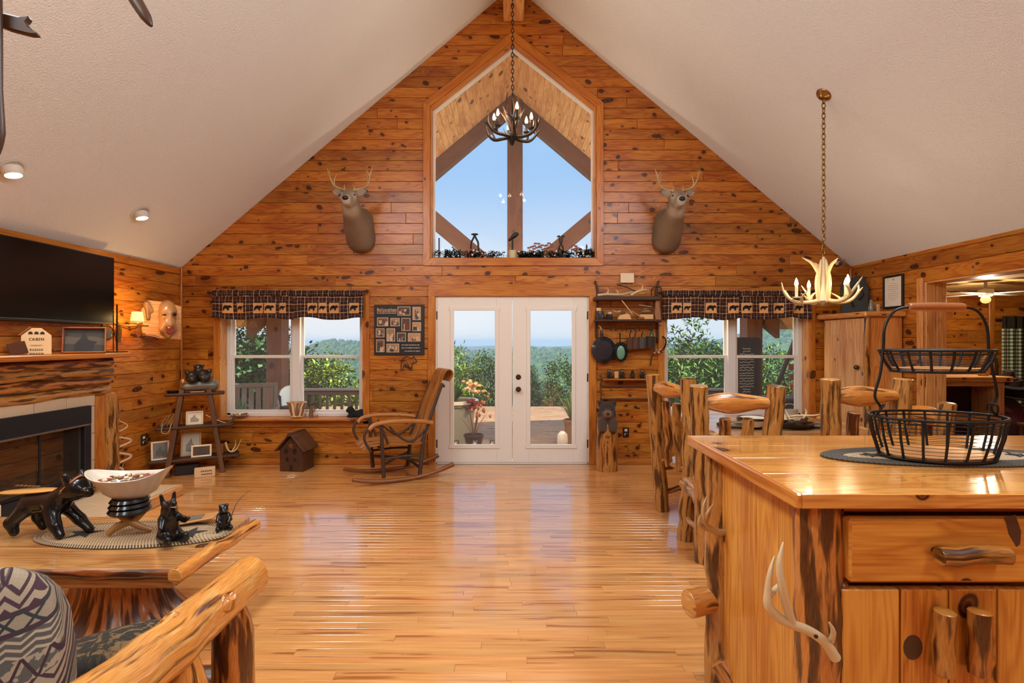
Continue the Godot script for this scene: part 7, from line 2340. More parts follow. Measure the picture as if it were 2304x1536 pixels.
func dining() -> void:
	log_chair("log dining chair at the left end of the table, seen from the side", Vector3(1.585, 0, -4.42), deg_to_rad(107), 200)
	log_chair("log dining chair with its back to the island, left of the basket's chair", Vector3(1.515, 0, -3.68), deg_to_rad(178), 300)
	log_chair("log dining chair with its back to the island, just left of the wire basket", Vector3(2.39, 0, -3.73), deg_to_rad(183), 400, 1.035)
	log_chair("log dining chair at the right end of the table, behind the wire basket", Vector3(2.95, 0, -4.03), deg_to_rad(-92), 500, 0.87)
	var t := thing("dining_table", "pine dining table with rounded edges and log legs before the right window", "table", Vector3(2.3, 0, -4.5))
	for k in 5:
		var m := MB.new()
		m.uo = Vector2(k * 0.7, k * 0.3)
		var inset := 0.07 if k == 0 or k == 4 else 0.0
		m.box(Vector3(2.3, .745, -4.02 - k * .24), Vector3(1.3 - inset * 2, .05, .238), .008)
		part("board", m, M["table pine"], t)
	for s in [-1.0, 1.0]: part("end_log", log_shape(MB.new(), Vector3(2.3 + s * .67, .745, -4.05), Vector3(2.3 + s * .67, .745, -4.95), .036, .036, 610 + int(s), 10), M["pale log"], t)
	for s in [-1.0, 1.0]:
		for k in [-4.3, -4.85]:
			part("leg", log_shape(MB.new(), Vector3(2.3 + s * .3, 0, k), Vector3(2.3 + s * .28, .72, k), .06, .055, 620 + int(s * 3 + k), 12), M["log"], t)
	# on the table
	var y := .777
	for q in [[1.98, -4.42, "dark striped oval placemat on the dining table, left"], [2.62, -4.42, "dark striped oval placemat on the dining table, right of the centrepiece"], [2.3, -4.75, "dark striped oval placemat on the far side of the dining table"]]:
		t = thing("placemat", q[2], "placemat", Vector3(q[0], y, q[1]), 0.0, "placemats on the dining table")
		for k in 5:
			var m := MB.new()
			var ring := []
			for i in 25:
				var a := TAU * i / 24
				ring.append(Vector3(cos(a) * (.2 - k * .036), .006, sin(a) * (.14 - k * .026)))
			m.tube(ring, [.009], 5, false)
			part("braid", m, M["braid dark"] if k % 2 == 0 else M["braid tan"], t, true)
		part("base", MB.new().tint(lin(60, 50, 42)).lathe([Vector2(0, 0), Vector2(.195, 0), Vector2(.195, .006), Vector2(0, .007)], 24, Transform3D(), 1.0, 0.7), M["cloth"], t, true)
	t = thing("antler_centrepiece", "dish of antlers and pine cones in the middle of the dining table", "centrepiece", Vector3(2.36, y, -4.3))
	part("dish", MB.new().tint(lin(46, 36, 30)).lathe([Vector2(0, .0), Vector2(.11, .0), Vector2(.16, .045), Vector2(.15, .045), Vector2(.1, .012), Vector2(0, .012)], 22, Transform3D(), 1.15, 0.8), M["gloss paint"], t, true)
	for q in [[-.17, .06, .12, .1], [-.05, .09, .2, .13], [.06, .05, -.14, .12], [.15, .08, -.1, .09]]:
		var m := MB.new()
		antler(m, [Vector3(q[0], q[1] * .6 + .02, -.05), Vector3(q[0] + q[2] * .4, q[1] + .01, .0), Vector3(q[0] + q[2] * .9, q[1] + .02, .06), Vector3(q[0] + q[2] * 1.2, q[3], .1)], .011, [[.5, Vector3(q[0] + q[2] * .8, q[3] + .03, -.02)]], 6)
		part("antler", m, M["antler"], t, true)
	for k in 7: part("pine_cone", MB.new().tint(lin(84, 56, 36)).ball(Vector3(cos(k * 2.1) * .09, .055, sin(k * 2.1) * .07), Vector3(.032, .026, .026), 8), M["cloth"], t, true)
	t = thing("cow_hide_bowl", "black and white patterned bowl on the dining table behind the chair post", "bowl", Vector3(2.02, y + .014, -4.28))
	part("bowl", MB.new().tint(lin(206, 190, 166)).lathe([Vector2(0, 0), Vector2(.06, 0), Vector2(.11, .06), Vector2(.115, .075), Vector2(.105, .075), Vector2(.05, .015), Vector2(0, .012)], 22), M["gloss paint"], t, true)
	part("band", MB.new().tint(lin(30, 26, 24)).lathe([Vector2(.107, .056), Vector2(.113, .062), Vector2(.1175, .074), Vector2(.118, .078), Vector2(.113, .078)], 22), M["gloss paint"], t, true)
	# armoire in the right corner
	t = thing("armoire", "pale pine armoire with a plank door and log corner post in the right corner", "armoire", Vector3(3.95, 0, -5.79))
	var x0 := 3.757
	var pp: Material = M["pale pine"]
	part("body", MB.new().tint(Color(0.94, 0.82, 0.64)).box(Vector3(3.95, .91, -5.81), Vector3(.36, 1.7, .76), .004), pp, t)
	for k in 2: part("side_board", MB.new().tint(Color(0.95, 0.74, 0.48)).box(Vector3(3.86 + k * .178, .93, -5.422), Vector3(.174, 1.66, .02), .004, Basis(), Vector3.UP), pp, t)
	for k in 5:
		var m := MB.new()
		m.uo = Vector2(k * .61, k * .23)
		var d := part("door_board", m.box(Vector3(x0 + .004, .95, -5.53 - k * .137), Vector3(.022, 1.6, .133), .004, Basis(), Vector3.UP), pp, t)
		if k == 0: part("knob", MB.new().tint(lin(70, 44, 28)).ball(Vector3(x0 - .03, 1.22, -5.54), Vector3(.03, .026, .026), 12), M["gloss paint"], d)
		if k == 4: part("lock_plate", MB.new().tint(lin(126, 72, 34)).box(Vector3(x0 - .01, .96, -6.06), Vector3(.012, .15, .07), .003), M["paint"], d)
	part("corner_post", log_shape(MB.new(), Vector3(x0 - .005, .02, -5.41), Vector3(x0 - .005, 1.76, -5.41), .032, .028, 700, 10, .02, .2), M["log"], t)
	part("top", MB.new().tint(Color(0.96, 0.84, 0.66)).box(Vector3(3.925, 1.79, -5.8), Vector3(.44, .055, .86), .012), pp, t)
	for q in [[3.8, -5.47], [3.8, -6.14], [4.1, -5.47], [4.1, -6.14]]: part("foot", MB.new().box(Vector3(q[0], .035, q[1]), Vector3(.06, .07, .06), .006), pp, t)
	t = thing("iron_plaque", "black iron plaque of an animal standing on the armoire", "plaque", Vector3(3.98, 1.82, -5.95))
	part("plate", MB.new().extrude(poly([[-.13, 0], [.13, 0], [.14, .3], [.1, .36], [.12, .42], [.02, .44], [-.04, .4], [-.1, .43], [-.14, .3]]), .02, Transform3D(yaw(-0.6), Vector3(3.98, 1.82, -5.95)), .004, true), M["black metal"], t)
	part("scroll", MB.new().tube(curve([Vector3(3.94, 1.9, -5.91), Vector3(3.9, 2.05, -5.92), Vector3(3.96, 2.14, -5.9), Vector3(4.02, 2.05, -5.87), Vector3(3.98, 1.98, -5.88)], 4), [.01], 6), M["charcoal"], t)
	t = thing("bottle", "small bottle with a pale stopper on the armoire's near corner", "bottle", Vector3(3.86, 1.82, -5.5))
	part("glass", MB.new().tint(lin(110, 104, 92)).lathe([Vector2(0, 0), Vector2(.028, 0), Vector2(.034, .04), Vector2(.02, .09), Vector2(.013, .13), Vector2(0, .13)], 16, Transform3D(), 1, 1), M["gloss paint"], t, true)
	part("stopper", MB.new().tint(lin(190, 150, 100)).box(Vector3(.07, .04, 0), Vector3(.035, .08, .035), .006), M["paint"], t, true)
	# framed certificate
	t = thing("framed_document", "framed white document with a thin black frame on the right wall", "picture frame", Vector3(RIGHT, 1.86, -5.555))
	for s in [-1.0, 1.0]:
		part("frame", MB.new().box(Vector3(RIGHT - .011, 2.04, -5.555 + s * .136), Vector3(.022, .36, .022), .003), M["black matte"], t)
		part("frame", MB.new().box(Vector3(RIGHT - .011, 2.04 + s * .169, -5.555), Vector3(.022, .022, .25), .003), M["black matte"], t)
	part("document", MB.new().tint(lin(236, 226, 210)).box(Vector3(RIGHT - .007, 2.04, -5.555), Vector3(.006, .32, .26)), M["paint"], t)
	for k in 9: part("text_line", MB.new().tint(lin(150, 140, 126)).box(Vector3(RIGHT - .0105, 2.13 - k * .022, -5.555), Vector3(.001, .003, .15 if k % 4 else .08)), M["paint"], t)
	part("emblem", MB.new().tint(lin(90, 80, 66)).box(Vector3(RIGHT - .0105, 2.17, -5.555), Vector3(.001, .014, .014)), M["paint"], t)
	# small spot lamp high in the corner
	t = thing("spot_lamp", "small dark round spot lamp high in the right corner under the ceiling", "spot lamp", at(1890, 590, 6.1))
	part("head", MB.new().tint(lin(56, 48, 44)).tube([at(1884, 592, 5.98), at(1888, 588, 6.06)], [.045, .04], 14), M["gloss paint"], t)
	part("lens", MB.new().tint(lin(200, 170, 140)).ball(at(1883.5, 592.5, 5.97), Vector3(.022, .022, .01), 10), M["gloss paint"], t)
	part("arm", MB.new().tint(lin(180, 170, 160)).tube(curve([at(1888, 588, 6.06), at(1898, 584, 6.08), at(1902, 590, 6.1), at(1898, 598, 6.24)], 3), [.012], 7), M["gloss paint"], t)

# ---------------------------------------------------------------- kitchen island
func kitchen_island() -> void:
	var t := thing("kitchen_island", "pine kitchen island with cedar log corner posts and a thick glossy counter", "kitchen island", Vector3(1.75, 0, -1.9))
	var ip: Material = M["island pine"]
	var ik: Material = M["island knotty"]
	for k in 4:
		var m := MB.new()
		m.uo = Vector2(k * .83, k * .37)
		m.box(Vector3(1.75, 1.05, -1.5525 - k * .2245), Vector3(1.87, .042, .2243), .0025)
		part("counter_board", m, M["counter pine"], t)
	part("counter_edge", MB.new().tint(Color(0.9, 0.8, 0.68)).box(Vector3(.808, 1.05, -1.889), Vector3(.018, .044, .9), .005), M["counter pine"], t)
	part("corner_post", log_shape(MB.new(), Vector3(.915, 0, -1.535), Vector3(.912, 1.028, -1.53), .07, .063, 801, 24, .008, .12, 16), M["bark log"], t)
	part("corner_post", log_shape(MB.new(), Vector3(.91, 0, -2.25), Vector3(.912, 1.028, -2.25), .06, .052, 802, 20, .012, .12, 16), M["log"], t)
	part("post_knot", MB.new().tint(Color(0.7, 0.55, 0.42)).ball(Vector3(.958, .77, -1.49), Vector3(.026, .04, .024), 12), M["bark log"], t)
	# left end boards
	for k in 4: part("end_board", MB.new().tint(Color(1, 1, 1) * (0.95 + 0.05 * (k % 2))).box(Vector3(.915, .56, -1.66 - k * .158), Vector3(.018, .92, .156), .003, Basis(), Vector3.UP), ip, t)
	part("toe_kick", MB.new().box(Vector3(1.76, .05, -1.9), Vector3(1.66, .1, .66)), M["brown board"], t)
	# carcass and face frame
	part("carcass", MB.new().tint(Color(0.7, 0.6, 0.5)).box(Vector3(1.76, .56, -1.93), Vector3(1.67, .92, .72)), ip, t)
	part("face_frame", MB.new().tint(Color(0.82, 0.72, 0.6)).box(Vector3(1.29, 1.013, -1.535), Vector3(.72, .03, .05), .002).box(Vector3(1.29, .8, -1.535), Vector3(.72, .028, .05), .002).box(Vector3(.955, .56, -1.535), Vector3(.05, .94, .05), .002, Basis(), Vector3.UP).box(Vector3(1.62, .56, -1.535), Vector3(.06, .94, .05), .002, Basis(), Vector3.UP), ik, t)
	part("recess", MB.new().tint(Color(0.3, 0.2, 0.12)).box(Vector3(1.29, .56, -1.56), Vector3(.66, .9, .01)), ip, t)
	var d := part("drawer", MB.new().tint(Color(1, .96, .9)).box(Vector3(1.292, .903, -1.478), Vector3(.66, .18, .04), .006), ip, t)
	part("drawer_handle", log_shape(MB.new().tint(Color(0.9, 0.8, 0.62)), Vector3(1.193, .9, -1.43), Vector3(1.384, .902, -1.43), .026, .025, 811, 14, .006, .14), M["log"], d)
	part("knot", MB.new().tint(Color(0.08, 0.03, 0.012)).extrude(poly([[-.016, .05], [.016, .05], [.02, .0], [.008, -.035], [-.004, -.04], [-.016, 0]]), .0012, Transform3D(Basis(Vector3(0, 0, 1), 0.25), Vector3(1.43, .955, -1.4585))), M["paint"], d)
	for s in [0, 1]:
		var x0 := .945 if s == 0 else 1.2535
		var dr := part("door", MB.new().tint(Color(0.8, 0.7, 0.6)).box(Vector3(x0 + .1525, .445, -1.495), Vector3(.3, .68, .02)), ip, t)
		for k in 2:
			var w := .165 if (k == 0) == (s == 0) else .135
			var cx := (x0 + w / 2 if k == 0 else x0 + .305 - w / 2)
			var tn := Color(1.02, .98, .9) if w > .15 else Color(.92, .8, .66)
			var m := MB.new().tint(tn)
			m.uo = Vector2(.3 + s * .9 + k * .5, .12 + k * .4)
			part("door_board", m.box(Vector3(cx, .445, -1.476), Vector3(w - .001, .69, .022), .003, Basis(), Vector3.UP), ik if w < .15 else ip, dr)
		var hx := 1.2125 if s == 0 else 1.31
		part("door_handle", log_shape(MB.new().tint(Color(0.9, 0.8, 0.62)), Vector3(hx, .57, -1.436), Vector3(hx + .002, .742, -1.436), .026, .026, 820 + s, 14, .006, .16), M["bark log"] if s else M["log"], dr)
		if s == 0: part("knot", MB.new().tint(Color(0.07, 0.025, 0.01)).lathe([Vector2(0, .002), Vector2(.03, .0018), Vector2(.034, 0)], 20, Transform3D(Basis(Vector3.RIGHT, PI / 2), Vector3(1.147, .625, -1.4655)), 0.85, 1.1), M["paint"], dr)
	part("foot_log", log_shape(MB.new().tint(Color(1, .92, .8)), Vector3(.765, .365, -2.215), Vector3(.9, .37, -2.25), .057, .055, 830, 16, .004, .08), M["pale log"], t)
	part("root", log_shape(MB.new(), Vector3(.9, .13, -2.2), Vector3(.99, .0, -2.1), .05, .065, 831, 12, .004, .3), M["bark log"], t)
	# antlers screwed to the posts
	var u := 2.666
	var q := func(x: float, y: float, z: float) -> Vector3: return at(1540 + x / u, 960 + y / u, z)
	var an := MB.new()
	an.tube(curve([q.call(905, 1385, 1.45), q.call(840, 1290, 1.445), q.call(750, 1225, 1.44), q.call(650, 1185, 1.43), q.call(560, 1140, 1.42), q.call(502, 1068, 1.41), q.call(500, 990, 1.41), q.call(512, 880, 1.41), q.call(540, 775, 1.42)], 4), radii([.0155, .0145, .0135, .013, .013, .012, .01, .007, .002], 33), 10)
	an.tube(curve([q.call(640, 1170, 1.43), q.call(615, 1080, 1.415), q.call(585, 960, 1.4), q.call(568, 820, 1.4), q.call(593, 690, 1.41)], 4), radii([.014, .012, .011, .008, .002], 17), 10)
	an.tube(curve([q.call(515, 1010, 1.41), q.call(545, 970, 1.43), q.call(567, 935, 1.45)], 4), radii([.009, .007, .002], 9), 7)
	an.tube(curve([q.call(880, 1285, 1.45), q.call(893, 1225, 1.43), q.call(868, 1172, 1.42)], 4), radii([.009, .007, .002], 9), 7)
	an.col = Color(0.03, 0.02, 0.02)
	an.ball(q.call(790, 1257, 1.425), Vector3(.006, .006, .004), 8)
	solo("antler_hook", an, M["antler"], "large pale antler screwed to the island's near corner post", "antler")
	u = 3.747
	var q2 := func(x: float, y: float, z: float) -> Vector3: return at(1470 + x / u, 820 + y / u, z)
	an = MB.new().tint(Color(0.8, 0.66, 0.5))
	an.tube(curve([q2.call(675, 1385, 2.2), q2.call(600, 1412, 2.18), q2.call(520, 1402, 2.17), q2.call(450, 1360, 2.16), q2.call(425, 1280, 2.15), q2.call(425, 1190, 2.15), q2.call(455, 1110, 2.16)], 4), radii([.016, .014, .014, .012, .011, .008, .002], 25), 8)
	an.tube(curve([q2.call(440, 1330, 2.16), q2.call(455, 1255, 2.14), q2.call(510, 1170, 2.15)], 4), radii([.011, .009, .002], 9), 7)
	an.tube(curve([q2.call(500, 1395, 2.17), q2.call(420, 1370, 2.16), q2.call(385, 1330, 2.15), q2.call(400, 1260, 2.15)], 4), radii([.011, .009, .007, .002], 13), 7)
	solo("antler_hook", an, M["antler"], "smaller brown antler curled round the island's far corner post", "antler")
	# mat and basket
	braided_mat("braided dark oval mat with a tan centre and stars on the island", Vector3(1.6, 1.071, -1.895), .45, .16, [["braid dark", 7], ["braid tan", 7]], [-.27, .27], .04)
	basket()

func braided_mat(label: String, p: Vector3, a: float, b: float, bands: Array, stars: Array, sr: float) -> void:
	var t := thing("braided_mat", label, "mat", p)
	part("backing", MB.new().tint(lin(110, 92, 70)).lathe([Vector2(0, 0), Vector2(a * .985, 0), Vector2(a * .985, .004), Vector2(0, .004)], 48, Transform3D(), 1.0, b / a), M["cloth"], t, true)
	var n := 0
	for k in bands: n += k[1]
	var w := minf(b / n, .02)
	var i := 0
	for k in bands:
		var m := MB.new()
		for j in k[1]:
			var ring := []
			var ra := a - w * (i + .5)
			var rb := b - w * (i + .5)
			if rb > .004:
				for s in 61:
					var q := TAU * s / 60
					ring.append(Vector3(cos(q) * ra, .0055, sin(q) * rb))
				m.tube(ring, [w * .55], 6, false)
			i += 1
		for s in m.v.size(): m.v[s].y = .005 + (m.v[s].y - .0055) * minf(1.0, .0065 / w)
		part("braid", m, M[k[0]], t, true)
	for x in stars:
		part("star", MB.new().tint(lin(50, 48, 44)).extrude(star_poly(sr), .002, Transform3D(Basis(Vector3.RIGHT, -PI / 2) * Basis(Vector3(0, 0, 1), 0.1), Vector3(x, .0095, .0)), .0005), M["cloth"], t, true)

func basket() -> void:
	var t := thing("wire_basket", "two tier black wire basket with a wooden grip on the island mat", "basket", Vector3(1.54, 1.083, -1.86))
	var bm: Material = M["black metal"]
	var oval := func(y: float, a: float, b: float, n := 40) -> Array:
		var r := []
		for i in n + 1: r.append(Vector3(cos(TAU * i / n) * a, y, sin(TAU * i / n) * b))
		return r
	for tier in [[.004, .19, .125, .146, .222, .155, 18, "lower"], [.31, .15, .1, .385, .19, .125, 16, "upper"]]:
		var rim := part("%s_rim" % tier[7], MB.new().tube(oval.call(tier[3], tier[4], tier[5]), [.005], 7, false), bm, t, true)
		part("rim_wire", MB.new().tube(oval.call(tier[3] - .014, lerpf(tier[1], tier[4], .9), lerpf(tier[2], tier[5], .9)), [.0028], 6, false), bm, rim, true)
		part("%s_base_ring" % tier[7], MB.new().tube(oval.call(tier[0], tier[1], tier[2]), [.005], 7, false), bm, t, true)
		for i in tier[6]:
			var a: float = TAU * (i + .5) / tier[6]
			var p0 := Vector3(cos(a) * tier[1], tier[0], sin(a) * tier[2])
			var p1 := Vector3(cos(a) * tier[4], tier[3], sin(a) * tier[5])
			part("upright", MB.new().tube([p0, p0.lerp(p1, .5) + Vector3(cos(a), 0, sin(a)) * .004, p1], [.0042], 6), bm, t, true)
		var mesh := MB.new()
		for k in 9:
			var s := (k + .7) / 10.0
			mesh.tube(oval.call(lerpf(tier[0], tier[3] - .014, s), lerpf(tier[1], tier[4], s) - .003, lerpf(tier[2], tier[5], s) - .003), [.0009], 4, false)
		for k in 11:
			var x: float = -tier[1] + tier[1] * 2.0 * (k + .5) / 11.0
			var zz: float = tier[2] * sqrt(maxf(0.0, 1.0 - pow(x / tier[1], 2)))
			mesh.tube([Vector3(x, tier[0], -zz), Vector3(x, tier[0], zz)], [.0016], 4, false)
		for k in 7:
			var z: float = -tier[2] + tier[2] * 2.0 * (k + .5) / 7.0
			var xx: float = tier[1] * sqrt(maxf(0.0, 1.0 - pow(z / tier[2], 2)))
			mesh.tube([Vector3(-xx, tier[0] + .002, z), Vector3(xx, tier[0] + .002, z)], [.0016], 4, false)
		part("%s_mesh" % tier[7], mesh, bm, t, true).set_meta("kind", "stuff")
		part("%s_tray" % tier[7], MB.new().tint(Color(.9, .8, .64)).lathe([Vector2(0, 0), Vector2(tier[1] * .97, 0), Vector2(tier[1] * .97, .008), Vector2(0, .008)], 32, Transform3D(Basis(), Vector3(0, tier[0] + .004, 0)), 1.0, tier[2] / tier[1]), M["pale pine"], t, true)
	for s in [-1.0, 1.0]:
		part("handle_wire", MB.new().tube(curve([Vector3(s * .098, .542, 0), Vector3(s * .15, .528, 0), Vector3(s * .185, .47, 0), Vector3(s * .192, .385, 0), Vector3(s * .205, .3, .004), Vector3(s * .222, .22, 0), Vector3(s * .2, .175, 0), Vector3(s * .222, .146, 0)], 5), [.0048], 7), bm, t, true)
		part("loop", MB.new().tube(curve([Vector3(s * .222, .146, .0), Vector3(s * .205, .185, .02), Vector3(s * .19, .19, .0), Vector3(s * .195, .165, -.01)], 4), [.0035], 6), bm, t, true)
	part("grip", MB.new().tint(Color(.8, .5, .32)).tube([Vector3(-.1, .542, 0), Vector3(-.09, .542, 0), Vector3(0, .543, 0), Vector3(.09, .542, 0), Vector3(.1, .542, 0)], [.0135, .0155, .0165, .0155, .0135], 14), M["table pine"], t, true)

# ---------------------------------------------------------------- left foreground
func front_left() -> void:
	var t := thing("coffee_table", "rustic coffee table with a live edge slab top on a flared stump", "coffee table", Vector3(-2.35, 0, -2.7))
	var tp: Material = M["table pine"]
	for k in 3:
		var m := MB.new().tint(Color(1.06, 1.0, .94))
		m.uo = Vector2(k * .47, k * .31)
		m.box(Vector3(-2.4, .43, -2.48 - k * .236), Vector3(1.66, .042, .2345), .004)
		part("top_board", m, tp, t)
	# live edge: an uneven dark strip along the front
	var nz := FastNoiseLite.new(); nz.seed = 5; nz.frequency = 2.2
	var rows := []
	for i in 34:
		var x := -3.24 + i * 1.675 / 33.0
		var o := nz.get_noise_1d(x * 1.6) * .012
		rows.append(PackedVector3Array([Vector3(x, .449, -2.366), Vector3(x, .446, -2.357), Vector3(x, .43 + o, -2.345 + o), Vector3(x, .412 + o, -2.352 - o), Vector3(x, .404, -2.366)]))
	rows.reverse()
	part("bark_edge", MB.new().tint(Color(.42, .26, .17)).grid(rows), M["bark log"], t)
	part("apron", MB.new().tint(Color(.85, .75, .62)).box(Vector3(-2.39, .382, -2.41), Vector3(1.64, .048, .09), .006), tp, t)
	part("end_rail", MB.new().tint(Color(.8, .7, .58)).box(Vector3(-1.6, .382, -2.72), Vector3(.07, .05, .66), .006, Basis(), Vector3(0, 0, 1)), tp, t)
	part("end_log", log_shape(MB.new().tint(Color(1.0, .86, .7)), Vector3(-1.545, .425, -2.345), Vector3(-1.5, .43, -3.0), .034, .03, 905, 14, .012, .16), M["pale log"], t)
	# the stump
	rows = []
	var fl := FastNoiseLite.new(); fl.seed = 9; fl.frequency = 1.0
	for i in 15:
		var s := i / 14.0
		var y := .36 * s
		var row := PackedVector3Array()
		for j in 72:
			var a := TAU * j / 72
			var flute := fl.get_noise_2d(cos(a) * 3.2, sin(a) * 3.2 + s * .25) + .5 * fl.get_noise_2d(cos(a) * 8.0, sin(a) * 8.0 + s * .4)
			var r := .205 + .17 * pow(1.0 - s, 2.6) * (1.0 + .5 * fl.get_noise_2d(cos(a) * 1.4 + 9, sin(a) * 1.4)) + flute * .03 * (1.15 - s * .6)
			row.append(Vector3(-2.08 + cos(a) * r, y, -2.72 + sin(a) * r * .8))
		rows.append(row)
	part("stump", MB.new().grid(rows, true, 1.0, 1.0), M["bark log"], t)
	# on the table
	var y := .4515
	braided_mat("braided tan oval mat with dark stars and a chequered rim on the coffee table", Vector3(-2.05, y, -2.78), .52, .2, [["braid edge", 2], ["braid tan", 9]], [-.27, .3], .085)
	y += .011
	var bk := Color(.011, .01, .01)
	# bowl on its stand
	t = thing("crackle_bowl", "white crackled boat shaped bowl of potpourri on a dark stand, middle of the coffee table", "bowl", Vector3(-2.06, y, -2.76), 0.12)
	part("antler_leg", MB.new().tint(lin(206, 170, 122)).tube(curve([Vector3(-.09, .012, .03), Vector3(-.05, .05, .02), Vector3(.02, .075, .0), Vector3(.07, .12, 0)], 4), radii([.012, .02, .018, .014], 13), 8), M["antler"], t, true)
	part("antler_leg", MB.new().tint(lin(206, 170, 122)).tube(curve([Vector3(.1, .012, -.02), Vector3(.05, .04, .0), Vector3(-.02, .09, .01), Vector3(-.07, .12, 0)], 4), radii([.012, .018, .02, .014], 13), 8), M["antler"], t, true)
	part("antler_leg", MB.new().tint(lin(190, 150, 104)).tube(curve([Vector3(0, .012, -.08), Vector3(.0, .06, -.03), Vector3(.0, .12, 0)], 4), radii([.012, .018, .014], 9), 8), M["antler"], t, true)
	for k in 3: part("stand_ring", MB.new().tint(bk).lathe([Vector2(0, 0), Vector2(.09 - k * .006, 0), Vector2(.1 - k * .004, .014), Vector2(.09 - k * .004, .028), Vector2(0, .028)], 24, Transform3D(Basis(), Vector3(0, .118 + k * .026, 0))), M["gloss paint"], t, true)
	var prof := [Vector2(.0, .19), Vector2(.07, .192), Vector2(.13, .23), Vector2(.185, .29), Vector2(.205, .305), Vector2(.21, .312), Vector2(.2, .314), Vector2(.175, .296), Vector2(.12, .245), Vector2(.0, .21)]
	var bowl := MB.new().tint(lin(222, 206, 186))
	bowl.lathe(prof, 36, Transform3D(), 1.0, .62)
	for i in bowl.v.size():
		var q := bowl.v[i]
		if q.y > .25: bowl.v[i].y += .045 * pow(absf(q.x) / .2, 3.0) * (1.0 if q.x > 0 else .75)
		bowl.c[i] = bowl.c[i] * (0.92 + 0.25 * nz.get_noise_3dv(q * 12.0))
	part("bowl", bowl, M["gloss paint"], t, true)
	var r := RandomNumberGenerator.new(); r.seed = 33
	var pp := MB.new()
	for i in 60:
		pp.col = [lin(196, 160, 116), lin(120, 76, 50), lin(222, 200, 166), lin(150, 60, 40), lin(90, 66, 46)][i % 5]
		var a := r.randf() * TAU
		var d := sqrt(r.randf())
		pp.ball(Vector3(cos(a) * d * .155, .285 + .03 * (1 - d) + r.randf() * .012, sin(a) * d * .09), Vector3(r.randf_range(.01, .024), .009, r.randf_range(.008, .018)), 6)
	part("potpourri", pp, M["paint"], t, true).set_meta("kind", "stuff")
	# seated bear with raised snout and an outstretched arm
	t = thing("bear_figurine", "glossy black bear figurine sitting up with one arm out, before the white bowl", "figurine", Vector3(-1.79, y, -2.67), 0.95)
	var s := .24
	var bones := bear_bones(s, bk, bk).slice(0, 2)
	bones.append_array([[Vector3(0, .68, .03) * s, Vector3(0, .72, .05) * s, .15 * s, .14 * s, bk], [Vector3(0, .74, .12) * s, Vector3(0, .86, .27) * s, .09 * s, .06 * s, bk], [Vector3(.1, .82, -.02) * s, Vector3(.13, 1.0, -.06) * s, .05 * s, .035 * s, bk], [Vector3(-.1, .82, -.02) * s, Vector3(-.13, 1.0, -.06) * s, .05 * s, .035 * s, bk], [Vector3(.13, .52, .05) * s, Vector3(.2, .46, .28) * s, .075 * s, .055 * s, bk], [Vector3(.2, .46, .28) * s, Vector3(.2, .52, .46) * s, .055 * s, .045 * s, bk], [Vector3(-.14, .5, .02) * s, Vector3(-.2, .34, .14) * s, .075 * s, .055 * s, bk], [Vector3(.14, .12, .06) * s, Vector3(.17, .1, .38) * s, .12 * s, .075 * s, bk], [Vector3(-.14, .12, .06) * s, Vector3(-.17, .1, .38) * s, .12 * s, .075 * s, bk], [Vector3(.17, .1, .38) * s, Vector3(.17, .17, .42) * s, .07 * s, .05 * s, bk], [Vector3(-.17, .1, .38) * s, Vector3(-.17, .17, .42) * s, .07 * s, .05 * s, bk]])
	part("body", MB.new().blob(bones, .0072, .006), M["gloss paint"], t, true)
	part("muzzle_stripe", MB.new().tint(lin(196, 150, 100)).tube(curve([Vector3(.05, .78, .24) * s, Vector3(.0, .78, .31) * s, Vector3(-.05, .78, .24) * s], 4), [.003], 5), M["paint"], t, true)
	t = thing("bear_figurine", "small black bear figurine with a fishing rod at the mat's right end", "figurine", Vector3(-1.6, y, -2.84), 0.6)
	part("body", MB.new().blob(bear_bones(.15, bk, bk), .0055, .004), M["gloss paint"], t, true)
	part("fishing_rod", MB.new().tint(lin(60, 40, 28)).tube(curve([Vector3(.03, .06, .04), Vector3(.06, .13, .02), Vector3(.1, .17, .0), Vector3(.14, .185, -.02)], 4), radii([.0025, .002, .0015, .001], 13), 5), M["paint"], t, true)
	# bear on all fours with a golden board
	t = thing("bear_figurine", "black bear figurine on all fours with a golden board on its back", "figurine", Vector3(-2.5, y, -2.76), deg_to_rad(82))
	var w := [[Vector3(0, .17, -.1), Vector3(0, .18, .06), .055, .06, bk], [Vector3(0, .2, .08), Vector3(0, .24, .14), .05, .05, bk], [Vector3(0, .25, .17), Vector3(0, .26, .18), .058, .056, bk], [Vector3(0, .24, .22), Vector3(0, .235, .25), .032, .026, bk], [Vector3(.04, .31, .16), Vector3(.045, .33, .155), .02, .014, bk], [Vector3(-.04, .31, .16), Vector3(-.045, .33, .155), .02, .014, bk],
		[Vector3(.035, .15, .06), Vector3(.05, .07, .14), .036, .026, bk], [Vector3(.05, .07, .14), Vector3(.05, .02, .2), .026, .022, bk], [Vector3(-.035, .15, .06), Vector3(-.05, .07, .1), .036, .026, bk], [Vector3(-.05, .07, .1), Vector3(-.05, .02, .13), .026, .022, bk],
		[Vector3(.035, .14, -.1), Vector3(.05, .07, -.12), .04, .028, bk], [Vector3(.05, .07, -.12), Vector3(.05, .02, -.09), .026, .022, bk], [Vector3(-.035, .14, -.1), Vector3(-.05, .07, -.17), .04, .028, bk], [Vector3(-.05, .07, -.17), Vector3(-.05, .02, -.15), .026, .022, bk]]
	part("body", MB.new().blob(w, .009, .008), M["gloss paint"], t, true)
	part("collar", MB.new().tint(lin(190, 110, 60)).tube(curve([Vector3(.055, .25, .14), Vector3(.04, .3, .19), Vector3(0, .32, .2), Vector3(-.04, .3, .19), Vector3(-.055, .25, .14)], 4), [.005], 6), M["paint"], t, true)
